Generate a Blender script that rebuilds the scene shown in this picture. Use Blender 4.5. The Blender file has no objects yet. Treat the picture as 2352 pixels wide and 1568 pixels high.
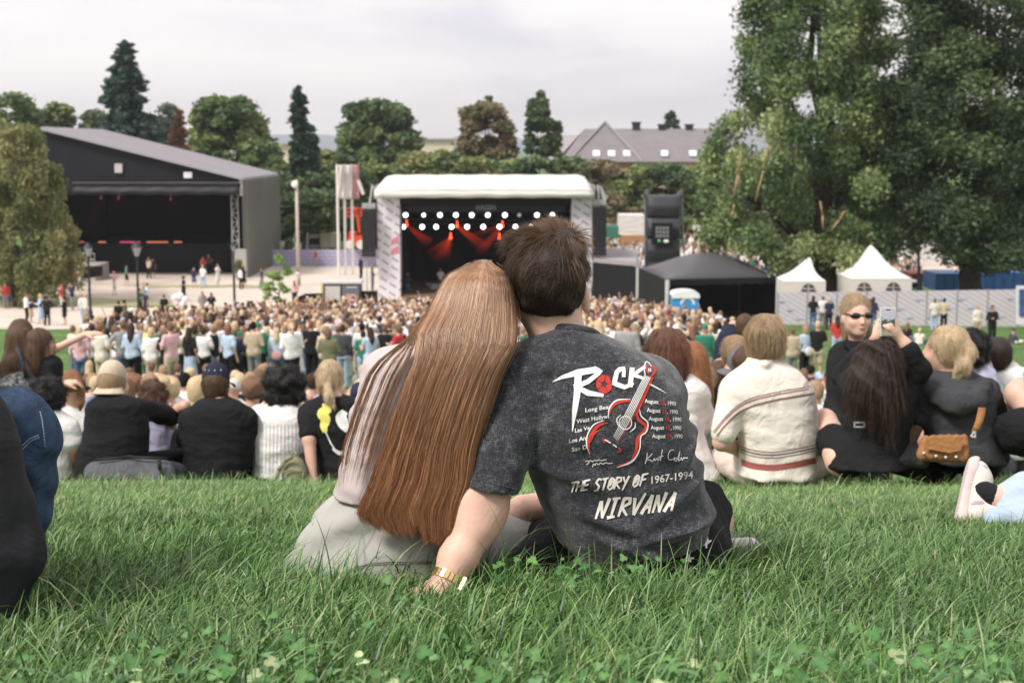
import bpy, math, random
import numpy as np
from mathutils import Vector, Matrix
from mathutils.bvhtree import BVHTree
random.seed(7); RN = np.random.default_rng(11)
SC = bpy.context.scene; COL = SC.collection
PI = math.pi
# ---------------------------------------------------------------- camera
FPX = 3267.0                      # focal length in units of a 2352-wide frame (50 mm on full frame)
PITCH = math.atan((784-340)/FPX)
cam = bpy.data.cameras.new('camera'); camo = bpy.data.objects.new('camera', cam); COL.objects.link(camo)
camo.location = (0, 0, 0); camo.rotation_euler = (PI/2-PITCH, 0, 0)
cam.sensor_width = 36.0; cam.lens = 36.0*FPX/2352.0
cam.clip_start = 0.05; cam.clip_end = 12000
cam.dof.use_dof = True; cam.dof.focus_distance = 3.0; cam.dof.aperture_fstop = 7.8; cam.dof.aperture_blades = 9
SC.camera = camo
# ---------------------------------------------------------------- world and sun
SUN_EL, SUN_AZ = math.radians(50), math.radians(-128)     # azimuth from +y towards +x; the sun is behind-left of the camera
w = bpy.data.worlds.new('World'); SC.world = w; w.use_nodes = True
nt = w.node_tree; N = nt.nodes; L = nt.links; N.clear()
wo = N.new('ShaderNodeOutputWorld'); bg = N.new('ShaderNodeBackground'); L.new(bg.outputs[0], wo.inputs[0])
sky = N.new('ShaderNodeTexSky'); sky.sky_type = 'NISHITA'; sky.sun_disc = False
sky.sun_elevation = SUN_EL; sky.sun_rotation = SUN_AZ
tc = N.new('ShaderNodeTexCoord'); mp = N.new('ShaderNodeMapping'); L.new(tc.outputs['Generated'], mp.inputs[0])
mp.inputs['Scale'].default_value = (1.3, 1.3, 5.5); mp.inputs['Location'].default_value = (0.35, 0.1, 0.62)
nz = N.new('ShaderNodeTexNoise'); nz.inputs['Scale'].default_value = 1.9; nz.inputs['Detail'].default_value = 6; nz.inputs['Roughness'].default_value = 0.5
nz.inputs['Distortion'].default_value = 0.3
L.new(mp.outputs[0], nz.inputs['Vector'])
cr = N.new('ShaderNodeValToRGB'); L.new(nz.outputs['Fac'], cr.inputs[0])
e = cr.color_ramp.elements
e[0].position = 0.36; e[0].color = (6.6, 6.4, 7.0, 1); e[1].position = 0.60; e[1].color = (9.4, 8.9, 8.75, 1)
m = e.new(0.47); m.color = (8.5, 8.1, 8.2, 1)
mx = N.new('ShaderNodeMix'); mx.data_type = 'RGBA'; mx.inputs[0].default_value = 0.93
L.new(sky.outputs[0], mx.inputs[6]); L.new(cr.outputs[0], mx.inputs[7]); L.new(mx.outputs[2], bg.inputs[0])
bg.inputs[1].default_value = 0.1
sl = bpy.data.lights.new('sun', 'SUN'); sl.energy = 3.0; sl.angle = math.radians(14); sl.color = (1, .95, .88)
so = bpy.data.objects.new('sun', sl); COL.objects.link(so)
sd = Vector((math.sin(SUN_AZ)*math.cos(SUN_EL), math.cos(SUN_AZ)*math.cos(SUN_EL), math.sin(SUN_EL)))
so.rotation_euler = (-sd).to_track_quat('-Z', 'Y').to_euler()
so.location = sd*30
vs = SC.view_settings; vs.view_transform = 'Standard'; vs.look = 'None'; vs.exposure = 0.45; vs.gamma = 1; vs.use_curve_mapping = False
SC.cycles.max_bounces = 6; SC.cycles.diffuse_bounces = 3; SC.cycles.glossy_bounces = 2; SC.cycles.transmission_bounces = 4
SC.cycles.transparent_max_bounces = 6

# ---------------------------------------------------------------- placing
CT, ST = math.cos(PITCH), math.sin(PITCH)
def px(X, Y, D):
    """world point at depth y=D seen at photo position (X, Y) of the 2352x1568 frame (sizes and places are read off the photo)"""
    u = (X-1176)/FPX; v = (784-Y)/FPX
    dy = CT+v*ST; dz = -ST+v*CT
    return Vector((u/dy*D, D, dz/dy*D))
GP = [(-14, 1.9), (0, -.44), (2, -.775), (3.05, -.955), (4.5, -1.17), (6.5, -1.565), (9, -2.15), (13, -2.90), (20, -4.0), (41, -6.85), (48, -7.5), (60, -8.5), (79, -9.85), (90, -10.6), (100, -10.7), (3000, -10.7)]
_gy = np.array([p[0] for p in GP], float); _gz = np.array([p[1] for p in GP], float)
def G(y):
    y = np.asarray(y, float)
    w_ = np.clip(np.abs(y)*.08, .15, 4)
    return sum(np.interp(y+w_*k, _gy, _gz) for k in (-1, -.5, 0, .5, 1))/5
def gnd(X, Y):
    """ground point seen at photo position X, Y"""
    lo, hi = 1.0, 1500.0
    for _ in range(60):
        m_ = (lo+hi)/2; p = px(X, Y, m_)
        if p.z > float(G(m_)): lo = m_
        else: hi = m_
    return px(X, Y, lo)

# ---------------------------------------------------------------- materials
MC = {}
def _nodes(name):
    m = bpy.data.materials.new(name); m.use_nodes = True
    return m, m.node_tree.nodes, m.node_tree.links, m.node_tree.nodes['Principled BSDF']
def mat(name, col, rough=.8, var=.18, vs=6.0, bump=0.0, bs=60.0, metal=0.0, spec=.3, emit=None, es=0.0, sub=0.0, fold=0.0, fs=5.0, trans=0.0, stretch=None, attr=None, alpha=1.0):
    if name in MC: return MC[name]
    m, N, L, B = _nodes(name)
    tc = N.new('ShaderNodeTexCoord'); src = tc.outputs['Object']
    if stretch:
        mp = N.new('ShaderNodeMapping'); mp.inputs['Scale'].default_value = stretch; L.new(src, mp.inputs[0]); src = mp.outputs[0]
    c = N.new('ShaderNodeRGB'); c.outputs[0].default_value = (*col, 1); cs = c.outputs[0]
    if attr:
        a = N.new('ShaderNodeAttribute'); a.attribute_name = attr
        mm = N.new('ShaderNodeMix'); mm.data_type = 'RGBA'; mm.blend_type = 'MULTIPLY'; mm.inputs[0].default_value = 1
        L.new(cs, mm.inputs[6]); L.new(a.outputs['Color'], mm.inputs[7]); cs = mm.outputs[2]
    if var > 0:
        n = N.new('ShaderNodeTexNoise'); n.inputs['Scale'].default_value = vs; n.inputs['Detail'].default_value = 6; n.inputs['Roughness'].default_value = .65
        L.new(src, n.inputs['Vector'])
        mr = N.new('ShaderNodeMapRange'); mr.inputs[1].default_value = .25; mr.inputs[2].default_value = .75; mr.inputs[3].default_value = 1-var; mr.inputs[4].default_value = 1+var
        L.new(n.outputs['Fac'], mr.inputs[0])
        vm = N.new('ShaderNodeVectorMath'); vm.operation = 'SCALE'; L.new(cs, vm.inputs[0]); L.new(mr.outputs[0], vm.inputs['Scale']); cs = vm.outputs[0]
    L.new(cs, B.inputs['Base Color'])
    B.inputs['Roughness'].default_value = rough; B.inputs['Metallic'].default_value = metal; B.inputs['Specular IOR Level'].default_value = spec
    if sub: 
        B.inputs['Subsurface Weight'].default_value = sub; B.inputs['Subsurface Radius'].default_value = (1, .35, .2); B.inputs['Subsurface Scale'].default_value = .012
    prev = None
    if fold > 0:
        n = N.new('ShaderNodeTexNoise'); n.inputs['Scale'].default_value = fs; n.inputs['Detail'].default_value = 3; n.inputs['Distortion'].default_value = 1.2
        L.new(src, n.inputs['Vector'])
        b = N.new('ShaderNodeBump'); b.inputs['Strength'].default_value = fold; b.inputs['Distance'].default_value = .04; L.new(n.outputs['Fac'], b.inputs['Height']); prev = b
    if bump > 0:
        n = N.new('ShaderNodeTexNoise'); n.inputs['Scale'].default_value = bs; n.inputs['Detail'].default_value = 4
        L.new(src, n.inputs['Vector'])
        b = N.new('ShaderNodeBump'); b.inputs['Strength'].default_value = bump; b.inputs['Distance'].default_value = .5/bs; L.new(n.outputs['Fac'], b.inputs['Height'])
        if prev: L.new(prev.outputs[0], b.inputs['Normal'])
        prev = b
    if prev: L.new(prev.outputs[0], B.inputs['Normal'])
    if emit: B.inputs['Emission Color'].default_value = (*emit, 1); B.inputs['Emission Strength'].default_value = es
    if alpha < 1: B.inputs['Alpha'].default_value = alpha
    if trans > 0:
        out = [x for x in N if x.type == 'OUTPUT_MATERIAL'][0]
        t = N.new('ShaderNodeBsdfTranslucent'); L.new(cs, t.inputs[0]); ms = N.new('ShaderNodeMixShader'); ms.inputs[0].default_value = trans
        L.new(B.outputs[0], ms.inputs[1]); L.new(t.outputs[0], ms.inputs[2]); L.new(ms.outputs[0], out.inputs[0])
    MC[name] = m
    return m
def cloth(name, col, **k):
    d = dict(rough=.92, var=.12, vs=9, bump=.25, bs=420, spec=.15, fold=.55, fs=7); d.update(k)
    return mat(name, col, **d)

# ---------------------------------------------------------------- meshes
def mesh_np(name, V, Fs, mats=None, mi=None, smooth=True, attr=None):
    """V (n,3); Fs one int array (k,3|4) or a list of them; mi material index per face; attr (n,3) vertex colour"""
    if not isinstance(Fs, (list, tuple)): Fs = [Fs]
    Fs = [np.asarray(f, np.int32) for f in Fs if len(f)]
    me = bpy.data.meshes.new(name)
    me.vertices.add(len(V)); me.vertices.foreach_set('co', np.asarray(V, np.float32).ravel())
    nl = sum(f.size for f in Fs); nf = sum(len(f) for f in Fs)
    me.loops.add(nl); me.polygons.add(nf)
    me.loops.foreach_set('vertex_index', np.concatenate([f.ravel() for f in Fs]))
    st = []; o = 0
    for f in Fs:
        st.append(o+np.arange(len(f))*f.shape[1]); o += f.size
    me.polygons.foreach_set('loop_start', np.concatenate(st).astype(np.int32))
    if smooth: me.polygons.foreach_set('use_smooth', np.ones(nf, bool))
    for m in (mats or []): me.materials.append(m)
    if mi is not None: me.polygons.foreach_set('material_index', np.asarray(mi, np.int32))
    if attr is not None:
        a = me.color_attributes.new('col', 'FLOAT_COLOR', 'POINT')
        c = np.ones((len(V), 4), np.float32); c[:, :3] = attr; a.data.foreach_set('color', c.ravel())
    me.update(calc_edges=True); me.validate()
    return me
def tag(o, label=None, cat=None, group=None, kind=None):
    if label: o['label'] = label
    if cat: o['category'] = cat
    if group: o['group'] = group
    if kind: o['kind'] = kind
    return o
def thing(name, label, cat, loc=(0, 0, 0), group=None):
    o = bpy.data.objects.new(name, None); COL.objects.link(o); o.location = loc; o.empty_display_size = .1
    return tag(o, label, cat, group)
def add(name, me, parent=None, origin=None, world=False):
    """link a mesh object; a mesh built in world coordinates is shifted so that it sits right under its parent"""
    o = bpy.data.objects.new(name, me); COL.objects.link(o)
    if world:
        org = Vector(origin) if origin is not None else (wloc(parent) if parent else Vector((0, 0, 0)))
        me.transform(Matrix.Translation(-org))
        if parent is None: o.location = org
    if parent: o.parent = parent
    return o
def wloc(o):
    v = Vector(o.location)
    while o.parent: o = o.parent; v += Vector(o.location)
    return v

class MB:
    """collects simple solids into one mesh, in world coordinates"""
    def __init__(s): s.V = []; s.F = []; s.M = []; s.sm = []
    def face(s, pts, m=0):
        b = len(s.V); s.V += [tuple(p) for p in pts]; s.F.append(tuple(range(b, b+len(pts)))); s.M.append(m)
    def hexa(s, c, m=0):
        b = len(s.V); s.V += [tuple(p) for p in c]
        for f in ((0, 3, 2, 1), (4, 5, 6, 7), (0, 1, 5, 4), (1, 2, 6, 5), (2, 3, 7, 6), (3, 0, 4, 7)):
            s.F.append(tuple(b+i for i in f)); s.M.append(m)
    def box(s, c, d, m=0, rz=0, R=None):
        c = Vector(c); q = []
        M_ = R or Matrix.Rotation(rz, 3, 'Z')
        for z in (-1, 1):
            for x, y in ((-1, -1), (1, -1), (1, 1), (-1, 1)): q.append(c+M_ @ Vector((x*d[0]/2, y*d[1]/2, z*d[2]/2)))
        s.hexa(q, m)
    def lohi(s, lo, hi, m=0):
        s.box([(a+b)/2 for a, b in zip(lo, hi)], [abs(b-a) for a, b in zip(lo, hi)], m)
    def tube(s, p, q, r0, r1=None, n=8, m=0, cap=True):
        p = Vector(p); q = Vector(q); r1 = r0 if r1 is None else r1
        a = (q-p).normalized(); u = a.orthogonal().normalized(); v = a.cross(u); b = len(s.V)
        for c, r in ((p, r0), (q, r1)):
            for k in range(n):
                t = 2*PI*k/n; s.V.append(tuple(c+(u*math.cos(t)+v*math.sin(t))*r))
        for k in range(n):
            s.F.append((b+k, b+(k+1) % n, b+n+(k+1) % n, b+n+k)); s.M.append(m)
        if cap:
            s.F.append(tuple(b+n-1-k for k in range(n))); s.M.append(m); s.F.append(tuple(b+n+k for k in range(n))); s.M.append(m)
    def path(s, pts, r, n=6, m=0):
        for a, b in zip(pts[:-1], pts[1:]): s.tube(a, b, r, n=n, m=m)
    def ball(s, c, r, m=0, nu=12, nv=8):
        r = (r, r, r) if isinstance(r, (int, float)) else r; b = len(s.V)
        for j in range(nv+1):
            t = PI*j/nv
            for i in range(nu):
                a = 2*PI*i/nu; s.V.append((c[0]+r[0]*math.sin(t)*math.cos(a), c[1]+r[1]*math.sin(t)*math.sin(a), c[2]+r[2]*math.cos(t)))
        for j in range(nv):
            for i in range(nu):
                s.F.append((b+j*nu+i, b+(j+1)*nu+i, b+(j+1)*nu+(i+1) % nu, b+j*nu+(i+1) % nu)); s.M.append(m)
    def lathe(s, c, prof, n=16, m=0):
        b = len(s.V)
        for r, z in prof:
            for k in range(n): s.V.append((c[0]+r*math.cos(2*PI*k/n), c[1]+r*math.sin(2*PI*k/n), c[2]+z))
        for j in range(len(prof)-1):
            for k in range(n): s.F.append((b+j*n+k, b+j*n+(k+1) % n, b+(j+1)*n+(k+1) % n, b+(j+1)*n+k)); s.M.append(m)
    def sheet(s, grid, m=0):
        """grid: rows of points"""
        b = len(s.V); w_ = len(grid[0])
        for r in grid: s.V += [tuple(p) for p in r]
        for j in range(len(grid)-1):
            for i in range(w_-1): s.F.append((b+j*w_+i, b+j*w_+i+1, b+(j+1)*w_+i+1, b+(j+1)*w_+i)); s.M.append(m)
    def build(s, name, mats, parent=None, smooth=False, thick=0, origin=None):
        me = bpy.data.meshes.new(name); me.from_pydata(s.V, [], s.F)
        for m in (mats if isinstance(mats, (list, tuple)) else [mats]): me.materials.append(m)
        me.polygons.foreach_set('material_index', s.M)
        if smooth: me.polygons.foreach_set('use_smooth', [True]*len(s.F))
        me.update(); me.validate()
        o = add(name, me, parent, origin=origin, world=True)
        if thick:
            md = o.modifiers.new('solid', 'SOLIDIFY'); md.thickness = thick; md.offset = 0
        return o

# ---------------------------------------------------------------- implicit bodies
class SDF:
    """a smooth union of round cones, ellipsoids and stacks of ellipses, meshed with surface nets"""
    def __init__(s, k=.02): s.p = []; s.k = k; s.cuts = []; s.subs = []; s.disp = None
    def cone(s, a, b, ra, rb=None, k=None, flat=None):
        a = np.array(a, float); b = np.array(b, float); rb = ra if rb is None else rb; r = max(ra, rb)
        if flat is not None: s.p.append(('f', (a, b, ra, rb, np.array(flat[0], float), np.array(Vector(flat[1]).normalized(), float)), np.minimum(a, b)-r, np.maximum(a, b)+r, k)); return s
        s.p.append(('c', (a, b, ra, rb), np.minimum(a, b)-r, np.maximum(a, b)+r, k)); return s
    def chain(s, pts, rs, k=None):
        for i in range(len(pts)-1): s.cone(pts[i], pts[i+1], rs[i], rs[i+1], k)
        return s
    def ell(s, c, r, R=None, k=None):
        c = np.array(c, float); r = np.array(r, float); m = r.max()
        if R is None: lo, hi = c-r, c+r
        else: lo, hi = c-m, c+m
        s.p.append(('e', (c, r, None if R is None else np.array(R.transposed())), lo, hi, k)); return s
    def stack(s, rows, k=None, pw=2.3):
        """rows (z, cx, cy, a, b) sorted by z"""
        A = np.array(sorted(rows), float)
        n = 60; zz = np.linspace(A[0, 0], A[-1, 0], n); T = [zz]
        for j in range(1, 5):
            y = np.interp(zz, A[:, 0], A[:, j])
            for _ in range(4): y[1:-1] = (y[:-2]+2*y[1:-1]+y[2:])/4
            T.append(y)
        T = np.array(T); lo = np.array([(T[1]-T[3]).min(), (T[2]-T[4]).min(), zz[0]]); hi = np.array([(T[1]+T[3]).max(), (T[2]+T[4]).max(), zz[-1]])
        s.p.append(('s', (T, pw), lo, hi, k)); return s
    def cut(s, pt, n): s.cuts.append((np.array(pt, float), np.array(Vector(n).normalized(), float))); return s   # removes the side n points to
    def sub(s, a, b, ra, rb): s.subs.append((np.array(a, float), np.array(b, float), ra, rb)); return s
    @staticmethod
    def dcone(P, a, b, ra, rb):
        ab = b-a; L2 = max(float(ab @ ab), 1e-9)
        t = np.clip(((P[0]-a[0])*ab[0]+(P[1]-a[1])*ab[1]+(P[2]-a[2])*ab[2])/L2, 0, 1)
        return np.sqrt((P[0]-a[0]-t*ab[0])**2+(P[1]-a[1]-t*ab[1])**2+(P[2]-a[2]-t*ab[2])**2)-(ra+(rb-ra)*t)
    def mesh(s, h, pad=None, relax=1, name='m', mats=None, attr=None):
        pad = pad or 3*h; k0 = s.k
        lo = np.min([p[2] for p in s.p], 0)-pad; hi = np.max([p[3] for p in s.p], 0)+pad
        n = np.ceil((hi-lo)/h).astype(int)+1
        ax = [(lo[i]+h*np.arange(n[i])).astype(np.float32) for i in range(3)]
        D = np.full(n, .3, np.float32)
        for kind, a, l, u, k in s.p:
            k = k0 if k is None else k; mg = k+2.5*h
            i0 = np.maximum(((l-mg-lo)/h).astype(int), 0); i1 = np.minimum(((u+mg-lo)/h).astype(int)+2, n)
            sl = tuple(slice(i0[j], i1[j]) for j in range(3))
            P = (ax[0][sl[0]][:, None, None], ax[1][sl[1]][None, :, None], ax[2][sl[2]][None, None, :])
            if kind == 'c': d = SDF.dcone(P, *a)
            elif kind == 'f': d = np.maximum(SDF.dcone(P, *a[:4]), (P[0]-a[4][0])*a[5][0]+(P[1]-a[4][1])*a[5][1]+(P[2]-a[4][2])*a[5][2])
            elif kind == 'e':
                c, r, R = a; q = [P[0]-c[0], P[1]-c[1], P[2]-c[2]]
                if R is not None: q = [R[j][0]*q[0]+R[j][1]*q[1]+R[j][2]*q[2] for j in range(3)]
                e0 = np.sqrt((q[0]/r[0])**2+(q[1]/r[1])**2+(q[2]/r[2])**2); e1 = np.sqrt((q[0]/r[0]**2)**2+(q[1]/r[1]**2)**2+(q[2]/r[2]**2)**2)
                d = e0*(e0-1)/np.maximum(e1, 1e-6)
            else:
                T, pw = a; z = ax[2][sl[2]]
                cx, cy, aa, bb = [np.interp(z, T[0], T[j]).astype(np.float32)[None, None, :] for j in (1, 2, 3, 4)]
                rr = (np.abs((P[0]-cx)/aa)**pw+np.abs((P[1]-cy)/bb)**pw)**(1/pw)
                d = (rr-1)*np.minimum(aa, bb)
                dz = np.maximum(T[0][0]-z, z-T[0][-1])[None, None, :]
                d = np.where(dz > 0, np.sqrt(np.maximum(d, 0)**2+dz**2), np.maximum(d, dz)).astype(np.float32)
            o = D[sl]; hh = np.clip(.5+.5*(o-d)/k, 0, 1)
            D[sl] = o*(1-hh)+d*hh-k*hh*(1-hh)
        P = (ax[0][:, None, None], ax[1][None, :, None], ax[2][None, None, :])
        if s.disp is not None: 
            band = np.abs(D) < .08
            ix = np.nonzero(band); D[ix] += s.disp(ax[0][ix[0]], ax[1][ix[1]], ax[2][ix[2]]).astype(np.float32)
        for a in s.subs: D = np.maximum(D, -SDF.dcone(P, *a))
        for p0, nn in s.cuts: D = np.maximum(D, ((P[0]-p0[0])*nn[0]+(P[1]-p0[1])*nn[1]+(P[2]-p0[2])*nn[2]).astype(np.float32))
        V, Q = snet(D, lo, h)
        for _ in range(relax): V = relaxed(V, Q)
        return mesh_np(name, V, Q, mats=mats, attr=attr(V) if attr else None)
def snet(D, lo, h):
    S = D < 0; nx, ny, nz_ = D.shape
    acc = np.zeros((nx-1, ny-1, nz_-1, 3), np.float32); cnt = np.zeros((nx-1, ny-1, nz_-1), np.float32); edges = []
    for a in range(3):
        A = [slice(None)]*3; B = [slice(None)]*3; A[a] = slice(0, -1); B[a] = slice(1, None)
        d0 = D[tuple(A)]; d1 = D[tuple(B)]; cr_ = S[tuple(A)] != S[tuple(B)]
        ii = np.array(np.nonzero(cr_)).T
        t = d0[tuple(ii.T)]/(d0[tuple(ii.T)]-d1[tuple(ii.T)])
        pos = ii.astype(np.float32); pos[:, a] += t
        o1, o2 = [x for x in range(3) if x != a]
        for e1 in (0, 1):
            for e2 in (0, 1):
                c = ii.copy(); c[:, o1] -= e1; c[:, o2] -= e2
                ok = (c >= 0).all(1) & (c[:, 0] < nx-1) & (c[:, 1] < ny-1) & (c[:, 2] < nz_-1)
                cc = c[ok]; np.add.at(cnt, tuple(cc.T), 1)
                for j in range(3): np.add.at(acc[..., j], tuple(cc.T), pos[ok][:, j])
        edges.append((a, o1, o2, ii, S[tuple(A)][tuple(ii.T)]))
    act = cnt > 0; idx = -np.ones(cnt.shape, np.int64); idx[act] = np.arange(act.sum())
    V = (acc[act]/cnt[act][:, None])*h+np.asarray(lo)[None, :]
    Q = []
    for a, o1, o2, ii, sg in edges:
        ok = (ii[:, o1] > 0) & (ii[:, o2] > 0) & (ii[:, o1] < cnt.shape[o1]) & (ii[:, o2] < cnt.shape[o2]); ii = ii[ok]; sg = sg[ok]
        q = []
        for e1, e2 in ((1, 1), (0, 1), (0, 0), (1, 0)):
            c = ii.copy(); c[:, o1] -= e1; c[:, o2] -= e2; q.append(idx[tuple(c.T)])
        q = np.stack(q, 1); fl = sg if a != 1 else ~sg
        q[~fl] = q[~fl][:, ::-1]; Q.append(q)
    return V, np.concatenate(Q)
def relaxed(V, Q):
    n = len(V); acc = np.zeros((n, 3)); c = np.zeros(n)
    for i in range(4):
        a, b = Q[:, i], Q[:, (i+1) % 4]
        np.add.at(acc, a, V[b]); np.add.at(c, a, 1); np.add.at(acc, b, V[a]); np.add.at(c, b, 1)
    return V*.45+.55*acc/np.maximum(c, 1)[:, None]

# ---------------------------------------------------------------- strands, blades
def tubes(P, R, sides=3, cols=None, name='m', mats=None):
    """P (s,n,3) polylines, R (s,n) radii -> one mesh of thin tubes"""
    s_, n, _ = P.shape
    T = np.gradient(P, axis=1); T /= np.maximum(np.linalg.norm(T, axis=2, keepdims=True), 1e-9)
    up = np.zeros_like(T); up[..., 1] = 1
    U = np.cross(T, up); U /= np.maximum(np.linalg.norm(U, axis=2, keepdims=True), 1e-6); W = np.cross(T, U)
    V = np.stack([P+R[..., None]*(U*math.cos(2*PI*k/sides)+W*math.sin(2*PI*k/sides)) for k in range(sides)], 2).reshape(-1, 3)
    base = (np.arange(s_)[:, None]*n+np.arange(n-1)[None, :])*sides
    Q = []
    for k in range(sides):
        k2 = (k+1) % sides; Q.append(np.stack([base+k, base+k2, base+sides+k2, base+sides+k], -1).reshape(-1, 4))
    at = None if cols is None else np.repeat(np.repeat(cols[:, None, :], n, 1).reshape(-1, 3), sides, 0)
    return mesh_np(name, V, np.concatenate(Q), mats=mats, attr=at)
def nse(x, y, z, f, seed=0):
    """cheap smooth pseudo noise in [-1,1]"""
    a = np.sin(x*f+1.7*seed+1.3*np.sin(y*f*.7+seed))+np.sin(y*f*1.1+2.1*seed+1.1*np.sin(z*f*.8+.5))+np.sin(z*f*.9+.6*seed+1.2*np.sin(x*f*.6+1.9))
    return a/3
# ================================================================ the setting: ground, paths, hills, grass
def ground_material():
    m, N, L, B = _nodes('turf soil')
    tc = N.new('ShaderNodeTexCoord')
    n1 = N.new('ShaderNodeTexNoise'); n1.inputs['Scale'].default_value = .55; n1.inputs['Detail'].default_value = 8; L.new(tc.outputs['Object'], n1.inputs['Vector'])
    n2 = N.new('ShaderNodeTexNoise'); n2.inputs['Scale'].default_value = 9; n2.inputs['Detail'].default_value = 6; L.new(tc.outputs['Object'], n2.inputs['Vector'])
    a = N.new('ShaderNodeMath'); a.operation = 'ADD'; L.new(n1.outputs['Fac'], a.inputs[0]); L.new(n2.outputs['Fac'], a.inputs[1])
    r = N.new('ShaderNodeValToRGB'); L.new(a.outputs[0], r.inputs[0]); a2 = N.new('ShaderNodeMath'); a2.operation = 'MULTIPLY'; a2.inputs[1].default_value = .5
    L.new(a.outputs[0], a2.inputs[0]); L.new(a2.outputs[0], r.inputs[0])
    e = r.color_ramp.elements; e[0].position = .36; e[0].color = (.045, .10, .03, 1); e[1].position = .64; e[1].color = (.14, .22, .07, 1)
    L.new(r.outputs[0], B.inputs['Base Color']); B.inputs['Roughness'].default_value = .95; B.inputs['Specular IOR Level'].default_value = .1
    b = N.new('ShaderNodeBump'); b.inputs['Strength'].default_value = .6; b.inputs['Distance'].default_value = .05; L.new(n2.outputs['Fac'], b.inputs['Height']); L.new(b.outputs[0], B.inputs['Normal'])
    return m
def build_ground():
    ys = np.concatenate([np.arange(-14, 12, .25), np.arange(12, 110, 1.), np.array([112, 120, 140, 180, 260, 400, 700, 1200, 2400, 5200])])
    xs = np.concatenate([-np.array([4000, 1500, 600, 300, 150, 90, 60, 45, 35]), np.arange(-28, 28.1, 1.), np.array([35, 45, 60, 90, 150, 300, 600, 1500, 4000])])
    X, Y = np.meshgrid(xs, ys, indexing='ij'); Z = G(Y)
    n = len(ys); i = np.arange(len(xs)-1)[:, None]*n+np.arange(n-1)[None, :]
    Q = np.stack([i, i+n, i+n+1, i+1], -1).reshape(-1, 4)
    V = np.stack([X, Y, Z], -1).reshape(-1, 3)
    tag(add('ground', mesh_np('ground', V, Q, mats=[ground_material()])), kind='structure')
build_ground()
def groundsheet(name, rows, m, lift=.012):
    """rows: (photo y, x left, x right); laid on the ground surface"""
    R = np.array(sorted(rows), float); mb = MB(); grid = []
    ys = np.linspace(R[0, 0], R[-1, 0], max(3, int((R[-1, 0]-R[0, 0])/2)))
    for y in ys:
        a = np.interp(y, R[:, 0], R[:, 1]); b = np.interp(y, R[:, 0], R[:, 2]); row = []
        for k in range(13):
            p = gnd(a+(b-a)*k/12, y+.8*math.sin(k*1.7+y)); row.append((p.x, p.y, float(G(p.y))+lift))
        grid.append(row)
    mb.sheet(grid); return tag(mb.build(name, m, smooth=True), kind='structure')
gravel = mat('pale gravel', (.56, .49, .42), var=.12, vs=.5, bump=.3, bs=30)
gravel2 = mat('pinkish worn gravel', (.50, .42, .36), var=.25, vs=.35, bump=.3, bs=30)
worn = mat('worn turf', (.33, .31, .17), var=.35, vs=.4, bump=.3, bs=20)
groundsheet('plaza', [(596, 560, 900), (628, 440, 1000), (668, 380, 1000), (700, 400, 1100), (760, 430, 1100)], gravel, .016)
groundsheet('path', [(706, -220, 720), (722, -220, 720), (740, -220, 660), (756, -220, 300)], gravel, .006)
groundsheet('worn_ground', [(618, -200, 620), (640, -200, 640), (690, -200, 690)], gravel2, .004)
groundsheet('grass_strip', [(682, -200, 180), (690, -200, 420), (702, -200, 400), (706, -200, 120)], worn, .008)
groundsheet('grass_verge', [(655, 300, 610), (661, 340, 600)], worn, .02)
groundsheet('forecourt', [(560, 1340, 2600), (600, 1340, 2600), (660, 1360, 2600)], gravel2, .006)
def hills():
    m = mat('distant wooded hill', (.10, .13, .16), var=.15, vs=.01)
    pts = [(-900, 330), (-200, 320), (200, 326), (420, 322), (560, 314), (640, 308), (740, 306), (800, 316), (950, 326), (1300, 318), (1500, 320), (1900, 300), (2400, 322), (3300, 330)]
    D = 4200; mb = MB(); X = np.array([p[0] for p in pts]); Y = np.array([p[1] for p in pts]); g = []
    for k, (dd, f) in enumerate(((0, 0), (160, .45), (420, .8), (800, 1), (1500, .7), (2400, -.2))):
        row = []
        for x in np.linspace(-900, 3300, 90):
            t = px(x, np.interp(x, X, Y)+2.0*math.sin(x*.02)+math.sin(x*.071), D+800); b = px(x, 360, D+dd)
            row.append((b.x*(D+dd)/(D+dd), D+dd, -12+(t.z+12)*f))
        g.append(row)
    mb.sheet(g); tag(mb.build('hills', m, smooth=True), kind='structure')
hills()

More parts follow.
